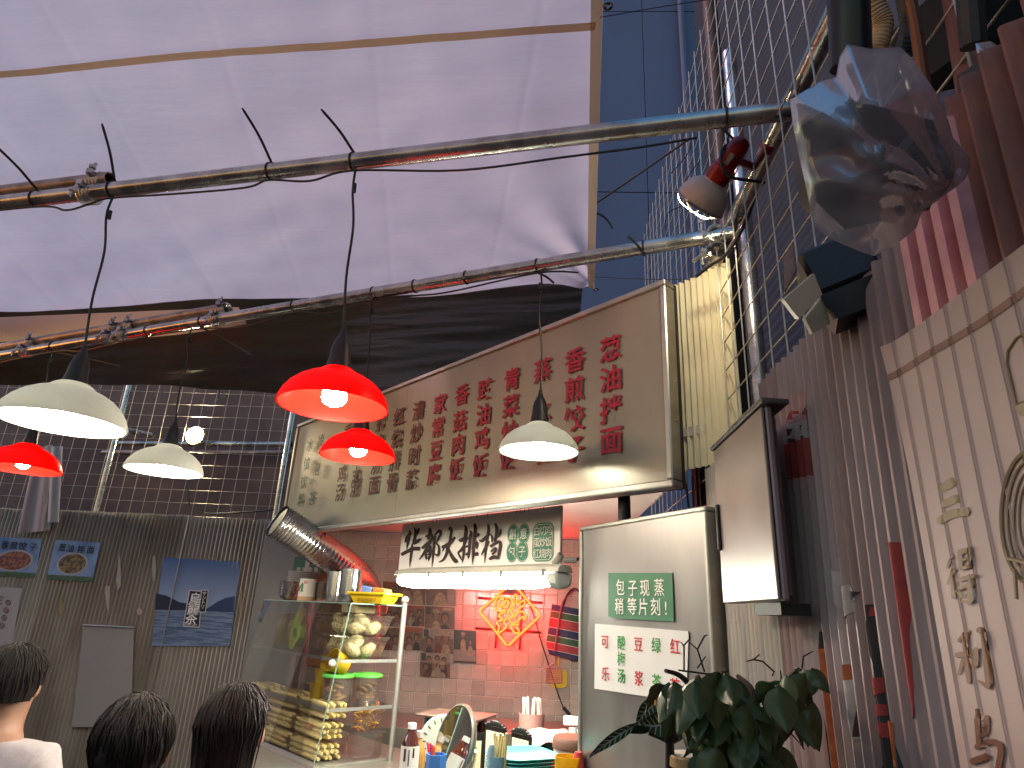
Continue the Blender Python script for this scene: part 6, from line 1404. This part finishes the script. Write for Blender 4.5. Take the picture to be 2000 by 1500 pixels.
for nm, lab, c_, cc_, r_, inn, txt, tx in (('food_poster', 'small blue poster of a noodle bowl on the back wall', [(108, 1054), (196, 1060), (180, 1136), (91, 1131)], (141, 1101), (31, 22), noodp, '葱油拌面', [(122, 1069), (138, 1071), (158, 1073), (177, 1074)]), ('food_poster', 'small blue poster of a plate of dumplings at the left edge', [(-22, 1048), (82, 1053), (68, 1128), (-34, 1124)], (27, 1095), (39, 21), duckp, '香煎饺子', [(10, 1064), (27, 1065), (44, 1066), (65, 1068)])):
    t = board(nm, lab, c_, sky_b); layer(t, 'printed_grass', [(c_[3][0] + 2, c_[3][1] - 9), (c_[2][0] + 1, c_[2][1] - 9), c_[2], c_[3]], grassp, 1)
    el = lambda k_: [(cc_[0] + r_[0] * k_ * math.cos(g), cc_[1] + r_[1] * k_ * math.sin(g - .15)) for g in [2 * math.pi * i / 28 for i in range(28)]]
    layer(t, 'printed_bowl', el(1), bowlp, 1.5); layer(t, 'printed_food', el(.86), inn, 2.2)
    for ch, p in zip(txt, tx): char(ch, t, lbk, hY(*p, BY - .003), (1, 0, 0), EZ, .062, bold=.01, lift=.0012)
pwh = mat('paper_dull', (.42, .37, .34), .6, var=.05, vs=6)
t = board('menu_sheet', 'white sheet with brown round characters at the far left of the back wall', [(-40, 1144), (43, 1149), (22, 1262), (-60, 1262)], pwh)
for i, (x, y) in enumerate(((16, 1177), (12, 1192), (8, 1207), (4, 1222))):
    layer(t, 'round_seal', [(x + 5.5 * math.cos(g), y + 6 * math.sin(g)) for g in [2 * math.pi * k_ / 18 for k_ in range(18)]], gold4, 1)
    char('自家焙茶'[i], t, pwh, hY(x, y, BY - .002), (1, 0, 0), EZ, .036, lift=.0012)
char('三', t, gold4, hY(-2, 1172, BY - .002), (1, 0, 0), EZ, .07, bold=.01, lift=.0012)
t = board('notice_board', 'plain pale board with metal top rail leaning on the back wall', [(163, 1221), (262, 1226), (255, 1420), (140, 1420)], mat('board_pale', (.27, .25, .23), .6, var=.05, vs=3), BY - .02)
m = MB(); m.tube([hY(162, 1221, BY - .03), hY(262, 1226, BY - .03)], .006, 6); obj('top_rail', m, steel_edge, t)
t = thing('towel', 'pale pink towel hanging from the back wire mesh', 'towel', hY(72, 1040, 4.86))
def tw_(u, v):
    x = 74 + (u - .5) * (30 + 34 * v ** .7) + 14 * (1 - v) + (-8) * v; y = 868 + 168 * v + (1 - u) * 6
    return hY(x, y, 4.855 - .012 * math.sin(u * 11 + v) * (.4 + v))
m = MB(); m.grid(tw_, 26, 14); obj('cloth', m, mat('towel_pink', (.40, .31, .29), .9, bump=.3, bs=80), t, sharp=180)
m = MB(); m.grid(lambda u, v: hY(112 + (u - .5) * 22 - 8 * v, 872 + 148 * v, 4.84 - .01 * math.sin(u * 7)), 10, 8); obj('folded_edge', m, mat('towel_white', (.48, .42, .37), .9), t, sharp=180)
for q_, lab in (((393, 995, 409, 1003, 480, 1000, 535, 996), 'black cable draped along the top of the back corrugated wall'),):
    m = MB(); m.tube(smooth_path([hY(x, y, 4.87) for x, y in zip(q_[::2], q_[1::2])]), .006, 6); one('hanging_cable', m, black_rubber, lab, 'cable')
for i, (x0_, y0_, x1_, y1_, lab) in enumerate(((96, 750, 95, 775, 'first'), (195, 752, 190, 772, 'second'), (316, 752, 311, 782, 'third'), (427, 753, 425, 780, 'fourth'), (364, 948, 370, 990, 'fifth'))):
    m = MB(); m.tube([hY(x0_, y0_, 4.87), hY((x0_ + x1_) / 2 + 2, (y0_ + y1_) / 2, 4.865), hY(x1_, y1_, 4.86)], .006, 5); one('cable_tie', m, tie_m, lab + ' cable tie hanging on the back mesh, counted from the left', 'cable tie', 'cable ties on the back mesh')
m = MB(); m.box(hY(265, 845, 4.98), (.05, .04, .03), bev=.005); obj('end_cap', m, dark_steel, slant_pipe)

# ================================================================= PLANTS BY THE STEEL DOOR
leaf_d = mat('leaf_dark', (.048, .078, .024), .40, 0, col2=(.026, .042, .015), vs=14, bump=.1, bs=60)
leaf_p = mat('leaf_pale', (.12, .15, .065), .5, 0, col2=(.07, .10, .038), vs=14, bump=.1, bs=60)
leaf_b = mat('leaf_brownish', (.07, .055, .018), .6, 0, col2=(.03, .035, .012), vs=20)
bark = mat('twig_brown', (.055, .032, .022), .8); stem_d = mat('stem_dark', (.012, .010, .008), .6)
def leaf_mesh(L_, W_, fold, curl, m_, seed):
    def fn(u, v):
        s = (u - .5) * 2; w = W_ * (math.sin(math.pi * v ** .78) ** .85) * (1 - .25 * v) if 0 < v < 1 else 0
        return V((s * w / 2 * 1.25, fold * abs(s) * w + curl * v * v * L_ + .004 * noise.noise(V((s * 2, v * 4, seed))), -v * L_))
    return MB().grid(fn, 6, 9).mesh('leaf', m_, 180)
variants = [leaf_mesh(L_ * .66, W_ * .66, f_, c_, m_, i) for i, (L_, W_, f_, c_, m_) in enumerate(((.105, .062, .25, .12, leaf_d), (.125, .068, .3, .3, leaf_d), (.095, .058, .45, -.15, leaf_d), (.115, .055, .5, .35, leaf_p), (.10, .060, .35, .1, leaf_b), (.085, .052, .3, .25, leaf_d)))]
rnd = random.Random(5)
pd_ = 0.98
pc = PT(1440, 1500, pd_)
pl_ = thing('leafy_plant', 'bushy potted plant with drooping dark green leaves before the steel door', 'plant', V((pc.x, pc.y, .0)))
m = MB(); m.lathe([(.08, .0), (.10, .29), (.106, .30), (.095, .30), (.09, .27), (.001, .27)], 24, V((pc.x, pc.y, .80)), cap=False); m.lathe([(.10, 0), (.001, 0)], 24, V((pc.x, pc.y, .80)), cap=False); obj('pot', m, mat('pot_clay', (.22, .12, .08), .7), pl_)
m = MB(); m.box((pc.x, pc.y, .40), (.26, .26, .798), bev=.01); one('plant_stand', m, mat('crate_dark', (.08, .06, .05), .8), 'dark crate under the leafy plant by the steel door', 'crate')
root = V((pc.x, pc.y, 1.08))
stems = [[(1440, 1500), (1395, 1420), (1340, 1330), (1300, 1310)], [(1440, 1500), (1420, 1400), (1400, 1330), (1420, 1308)], [(1450, 1500), (1480, 1420), (1470, 1350), (1440, 1320)], [(1455, 1500), (1500, 1400), (1520, 1345), (1555, 1310)], [(1460, 1500), (1530, 1440), (1560, 1390), (1575, 1340)], [(1440, 1500), (1380, 1460), (1350, 1420), (1330, 1390)]]
for i, S_ in enumerate(stems):
    pts = [root] + [PT(x, y, pd_ + .03 * math.sin(i * 2 + k) ) for k, (x, y) in enumerate(S_)]
    m = MB(); sp_ = smooth_path(pts, 5); m.tube(sp_, [.008 - .005 * k / len(sp_) for k in range(len(sp_))], 6); obj('stem', m, bark, pl_)
spots = []
for i in range(190):
    for _ in range(30):
        x = rnd.uniform(1290, 1592); y = rnd.uniform(1303, 1520)
        top = 1312 + 18 * math.sin(x * .035) + (14 if 1330 < x < 1380 else 0) + (20 if 1450 < x < 1500 else 0)
        left = 1290 + max(0, y - 1335) * .75 if y < 1430 else 1362
        right = 1588 - max(0, y - 1390) * .35
        if left < x < right and y > top and not (1500 < x < 1580 and 1395 < y < 1455): break
    else: continue
    spots.append((x, y))
for i, (x, y) in enumerate(spots):
    d_ = pd_ + rnd.uniform(-.10, .07)
    o = bpy.data.objects.new('leaf', variants[rnd.choice((0, 0, 1, 1, 2, 2, 5, 5, 3, 4))]); COL.objects.link(o); o.parent = pl_; o.matrix_parent_inverse = PM[pl_.name].inverted()
    o.location = PT(x, y, d_) ; o.rotation_euler = (rnd.uniform(-.75, .55), rnd.uniform(-.5, .5), rnd.uniform(-1.3, 1.3)); s_ = rnd.uniform(.62, 1.0); o.scale = (s_, s_, s_)
for T_ in ([(1336, 1310), (1336, 1260), (1347, 1248), (1345, 1233)], [(1336, 1262), (1330, 1254)], [(1376, 1312), (1362, 1268), (1346, 1254)], [(1362, 1268), (1376, 1242), (1382, 1240)], [(1362, 1305), (1378, 1282)], [(1508, 1320), (1512, 1312), (1490, 1292), (1472, 1288), (1458, 1292)], [(1472, 1288), (1484, 1278)], [(1566, 1305), (1569, 1282), (1588, 1272)], [(1325, 1309), (1380, 1316), (1420, 1327), (1440, 1330)], [(1510, 1390), (1520, 1350), (1526, 1325), (1524, 1310)], [(1500, 1385), (1530, 1415), (1560, 1450)]):
    m = MB(); m.tube([PT(x, y, pd_ - .02) for x, y in T_], [.0014] * (len(T_) - 1) + [.0008], 5); obj('twig', m, bark, pl_)
# wooden discs behind the leaves
for (px, py, lab) in ((1352, 1474, 'pale round wooden disc at the left behind the leafy plant'), (1500, 1478, 'pale round wooden disc at the right behind the leafy plant')):
    c = PT(px, py, 1.12); t = thing('wooden_stool', lab, 'stool', V((c.x, c.y, 0)), 0, 'wooden stools behind the plant')
    m = MB(); m.lathe([(.034, -.022), (.041, -.018), (.042, -.003), (.040, 0)], 28, V((0, 0, c.z))); obj('rim', m, mat('wood_tan', (.38, .24, .11), .5, var=.2, vs=20), t, world=False)
    m = MB(); m.lathe([(.038, .001), (.0005, .0012)], 28, V((0, 0, c.z)), cap=False); obj('top', m, mat('pale_top', (.55, .52, .47), .4), t, world=False)
    m = MB(); m.lathe([(.05, 0), (.022, .02), (.02, c.z - .03)], 14); obj('pillar', m, bark, t, world=False)
# zebra plant
zp = 1.12
zb_p = thing('zebra_plant', 'zebra plant with white veined leaves and a yellow bud', 'plant', V((PT(1308, 1500, zp).x, PT(1308, 1500, zp).y, 0)))
base = PT(1308, 1500, zp); m = MB(); m.tube([V((base.x, base.y, 1.0)), PT(1309, 1500, zp), PT(1308, 1446, zp)], [.010, .0090, .0075], 10); obj('stem', m, stem_d, zb_p)
for S_ in ([(1308, 1446), (1298, 1425), (1290, 1400)], [(1310, 1446), (1311, 1410), (1310, 1385)], [(1313, 1446), (1318, 1425), (1318, 1398)], [(1306, 1447), (1290, 1440), (1266, 1432)], [(1314, 1447), (1330, 1438), (1350, 1435)]):
    m = MB(); m.tube([PT(x, y, zp) for x, y in S_], [.0055, .0045, .003], 7); obj('stem', m, stem_d, zb_p)
m = MB(); m.lathe([(.07, 0), (.08, .32), (.075, .32), (.06, .28), (.001, .28)], 20, V((base.x, base.y, .70)), cap=False); obj('pot', m, mat('pot_black', (.03, .03, .03), .6), zb_p)
vein_m = mat('vein_white', (.50, .50, .44), .5)
def vleaf(tip, stem_, wid, bend, m_, dep=0.0, nv=7, veins=True):
    A, B = V(stem_), V(tip); ax = (B - A); Ln = ax.length; pr = V((-ax.y, ax.x)).normalized()
    def P2(s, v):
        w = wid * math.sin(math.pi * v ** .8) ** .9
        q = A + ax * v + pr * (s * w + bend * math.sin(math.pi * v))
        return PT(q.x, q.y, zp + dep - .012 * abs(s) + .02 * (v - .5) ** 2)
    m = MB(); m.grid(lambda u, v: P2((u - .5) * 2, v), 8, 14); lf = obj('leaf', m, m_, zb_p, sharp=180)
    if veins:
        m = MB(); m.tube([P2(0, v / 12) - (CAM @ V((0, 0, -.0012))) for v in range(13)], .0016, 5)
        for i in range(1, nv + 1):
            v0 = i / (nv + 1.5)
            for sd in (-1, 1): m.tube([P2(sd * .9 * k / 4, min(.98, v0 + .10 * (k / 4) ** .8)) - (CAM @ V((0, 0, -.0012))) for k in range(5)], [.0012, .0011, .001, .0008, .0005], 4)
        obj('veins', m, vein_m, lf)
vleaf((1248, 1412), (1322, 1392), 27, -14, leaf_d)
vleaf((1242, 1418), (1298, 1364), 16, 8, leaf_d, .01)
vleaf((1148, 1480), (1248, 1412), 11, 3, leaf_d, -.01, 8)
vleaf((1228, 1432), (1268, 1428), 9, 5, leaf_d, -.005, 5, False)
vleaf((1345, 1400), (1310, 1396), 16, 4, leaf_p, .02, 5, False)
vleaf((1352, 1440), (1332, 1380), 14, 4, leaf_d, .03, 5, False)
bud = PT(1284, 1362, zp - .01); m = MB()
for i in range(5): m.tube([bud + V((0, 0, -.012)), bud + V((.006 * math.cos(i * 1.3), .006 * math.sin(i * 1.3), .016 + .003 * (i % 2)))], [.005, .001], 6)
obj('bud', m, mat('bud_yellow', (.42, .20, .03), .6), zb_p)

# ================================================================= DINERS (only heads and shoulders reach the frame)
skin_m = mat('skin', (.36, .20, .135), .5, 0, var=.06, vs=20); hair_m = mat('hair_black', (.010, .0075, .007), .62, var=.3, vs=60, spec=.25, bump=.5, bs=200, bst=(6, 6, .6))
def skin_body(name, verts, edges, radii, m_, parent, root_=0, levels=2):
    me = bpy.data.meshes.new(name); me.from_pydata([tuple(v) for v in verts], edges, []); o = bpy.data.objects.new(name, me); COL.objects.link(o)
    o.modifiers.new('skin', 'SKIN'); s = o.modifiers.new('sub', 'SUBSURF'); s.levels = levels; s.render_levels = levels
    if not me.skin_vertices: me.attributes  # layer is made by the modifier
    bm = bmesh.new(); bm.from_mesh(me); ly = bm.verts.layers.skin.verify(); bm.verts.ensure_lookup_table()
    for i, v in enumerate(bm.verts): v[ly].radius = radii[i] if isinstance(radii[i], tuple) else (radii[i], radii[i]); v[ly].use_root = (i == root_)
    bm.to_mesh(me); bm.free()
    dg = bpy.context.evaluated_depsgraph_get(); dg.update(); ev = bpy.data.meshes.new_from_object(o.evaluated_get(dg)); bpy.data.objects.remove(o)
    ev.materials.clear(); ev.materials.append(m_); ev.polygons.foreach_set('use_smooth', [True] * len(ev.polygons)); ev.name = name
    r_ = bpy.data.objects.new(name, ev); COL.objects.link(r_); r_.parent = parent; return r_
def person(label, px, py, z_head, face, shirt, hair_long, lean=0.0):
    c = hZ(px, py, z_head); s = z_head / 1.22
    t = thing('person', label, 'person', V((c.x, c.y, 0)), face - math.pi / 2)      # local +Y is where the person faces
    z = lambda v: v * s
    B = [(0, 0, z(.50)), (0, .01, z(.70)), (0, .0, z(.88)), (0, -.012, z(1.005)), (0, -.006, z(1.075)), (0, .014, z(1.135)), (0, .010, z(1.225)), (0, .002, z(1.285))]
    rb = [(.15, .11), (.145, .10), (.16, .105), (.11, .08), .054, (.058, .070), (.074, .092), (.058, .072)]
    E_ = [(i, i + 1) for i in range(7)]
    vs, rs, es = list(B), list(rb), list(E_)
    for sd in (-1, 1):
        n0 = len(vs); vs += [(sd * .165, -.012, z(1.0)), (sd * .215, .0, z(.87)), (sd * .24, .06, z(.68)), (sd * .17, .26, z(.72)), (sd * .13, .33, z(.74))]; rs += [.062, .050, .040, .030, .024]
        es += [(3, n0), (n0, n0 + 1), (n0 + 1, n0 + 2), (n0 + 2, n0 + 3), (n0 + 3, n0 + 4)]
        for f_ in range(5):
            k = len(vs); off = (f_ - 1.5) * .017; vs += [(sd * .13 + off * .9, .40 - .006 * abs(f_ - 1.5), z(.735)), (sd * .13 + off, .43 - .008 * abs(f_ - 1.5), z(.715))] if f_ < 4 else [(sd * (.13 - .035), .36, z(.735)), (sd * (.13 - .045), .39, z(.725))]; rs += [.0085, .0075]; es += [(n0 + 4, k), (k, k + 1)]
        n1 = len(vs); vs += [(sd * .10, .04, z(.47)), (sd * .13, .42, z(.47)), (sd * .13, .42, z(.06)), (sd * .13, .54, z(.035))]; rs += [.085, .062, .04, .035]; es += [(0, n1), (n1, n1 + 1), (n1 + 1, n1 + 2), (n1 + 2, n1 + 3)]
    skin_body('body', vs, es, rs, skin_m, t)
    # shirt: torso and upper arms, a little larger
    vs2 = [B[0], B[1], B[2], B[3], (0, -.008, z(1.062))]; rs2 = [(.165, .125), (.16, .115), (.178, .122), (.128, .095), (.068, .068)]; es2 = [(0, 1), (1, 2), (2, 3), (3, 4)]
    for sd in (-1, 1):
        n0 = len(vs2); vs2 += [(sd * .168, -.012, z(1.005)), (sd * .218, .0, z(.87)), (sd * .24, .06, z(.70)), (sd * .20, .18, z(.71))]; rs2 += [.074, .062, .052, .044]; es2 += [(3, n0), (n0, n0 + 1), (n0 + 1, n0 + 2), (n0 + 2, n0 + 3)]
    skin_body('shirt', vs2, es2, rs2, mat('shirt', shirt, .85, var=.12, vs=12, bump=.3, bs=30), t)
    vs3 = [(0, .02, z(.47))]; rs3 = [.14]; es3 = []
    for sd in (-1, 1):
        n1 = len(vs3); vs3 += [(sd * .10, .06, z(.47)), (sd * .13, .42, z(.47)), (sd * .13, .42, z(.10))]; rs3 += [.095, .074, .055]; es3 += [(0, n1), (n1, n1 + 1), (n1 + 1, n1 + 2)]
    skin_body('trousers', vs3, es3, rs3, mat('trousers', (.03, .03, .04), .9), t)
    hc = V((0, .004, z(1.232)))
    m = MB()
    def hp(u, v):
        g = 2 * math.pi * u; th = math.pi * v * (.66 if not hair_long else .70)
        q = V((math.sin(th) * math.cos(g), math.sin(th) * math.sin(g), math.cos(th)))
        fr = max(0, q.y); low = (1 - .0 * fr)
        r = V((.092, .108, .115)); p = V((q.x * r.x, q.y * r.y - .010, q.z * r.z))
        if q.y > .1 and q.z < .42: p.y = min(p.y, .066); p.z = max(p.z, .045 if q.y > .25 else -.01)
        if hair_long and q.y < .15 and v > .8: p.z -= .10 * (v - .8) * 5
        p += V((1, 1, 1)) * .004 * noise.noise(q * 6 + V((px, 0, 0)))
        return hc + p * s
    m.grid(hp, 36, 18); h_ = obj('hair', m, hair_m, t, world=False, sharp=180)
    rs_ = random.Random(px); m = MB()
    for i in range(520):
        u0, v0 = rs_.random(), rs_.uniform(.0, .55); v1 = min(1.0, v0 + rs_.uniform(.3, .55)); du = rs_.uniform(-.03, .03); lf_ = rs_.uniform(.0, .004)
        pts_ = [hp(u0 + du * k / 5, v0 + (v1 - v0) * k / 5) for k in range(6)]; pts_ = [q + (q - hc).normalized() * (lf_ + .003 * math.sin(k)) for k, q in enumerate(pts_)]
        m.tube(pts_, [.0012, .0024, .0026, .0024, .0018, .0006], 4, cap=False)
    tag(obj('hair_strands', m, hair_m, t, world=False, sharp=180), kind='stuff')
    for sd in (-1, 1):
        m = MB(); m.ball(hc + V((sd * .032, .090, -.012)), (.012, .008, .006), 10, 6); obj('eye', m, mat('eye_dark', (.02, .015, .012), .2), t, world=False)
        m = MB(); m.ball(hc + V((sd * .083, .004, -.018)), (.010, .018, .030), 10, 8); obj('ear', m, skin_m, t, world=False)
        m = MB(); m.tube([hc + V((sd * .018, .098, .008)), hc + V((sd * .046, .086, .010))], .0035, 5); obj('eyebrow', m, hair_m, t, world=False)
    m = MB(); m.tube([hc + V((0, .094, .002)), hc + V((0, .108, -.026)), hc + V((0, .098, -.038))], [.007, .013, .010], 8); obj('nose', m, skin_m, t, world=False)
    m = MB(); m.tube([hc + V((-.022, .086, -.066)), hc + V((0, .094, -.066)), hc + V((.022, .086, -.066))], [.003, .006, .003], 6); obj('mouth', m, mat('lips', (.30, .10, .08), .5), t, world=False)
    sm = MB(); sm.lathe([(.15, .30), (.16, .32), (.16, .35), (.15, .36)], 24); st = thing('stool', 'round stool under ' + label, 'stool', V((c.x, c.y, 0)), face - math.pi / 2); obj('seat', sm, mat('stool_red', (.3, .03, .03), .5), st, world=False)
    for i in range(4):
        g = math.pi / 4 + i * math.pi / 2; m = MB(); m.tube([(.10 * math.cos(g), .10 * math.sin(g), .31), (.17 * math.cos(g), .17 * math.sin(g), 0)], .014, 8); obj('leg', m, bpy.data.materials['stool_red'], st, world=False)
person('diner in a pale top seated at the lower left edge', 22, 1338, 1.25, R(92), (.48, .42, .42), False)
person('diner in a black jacket seated at the bottom, left of the middle', 255, 1462, 1.19, R(112), (.012, .012, .016), False)
person('diner with longer dark hair nearest the display case', 455, 1428, 1.20, R(80), (.26, .23, .20), True)
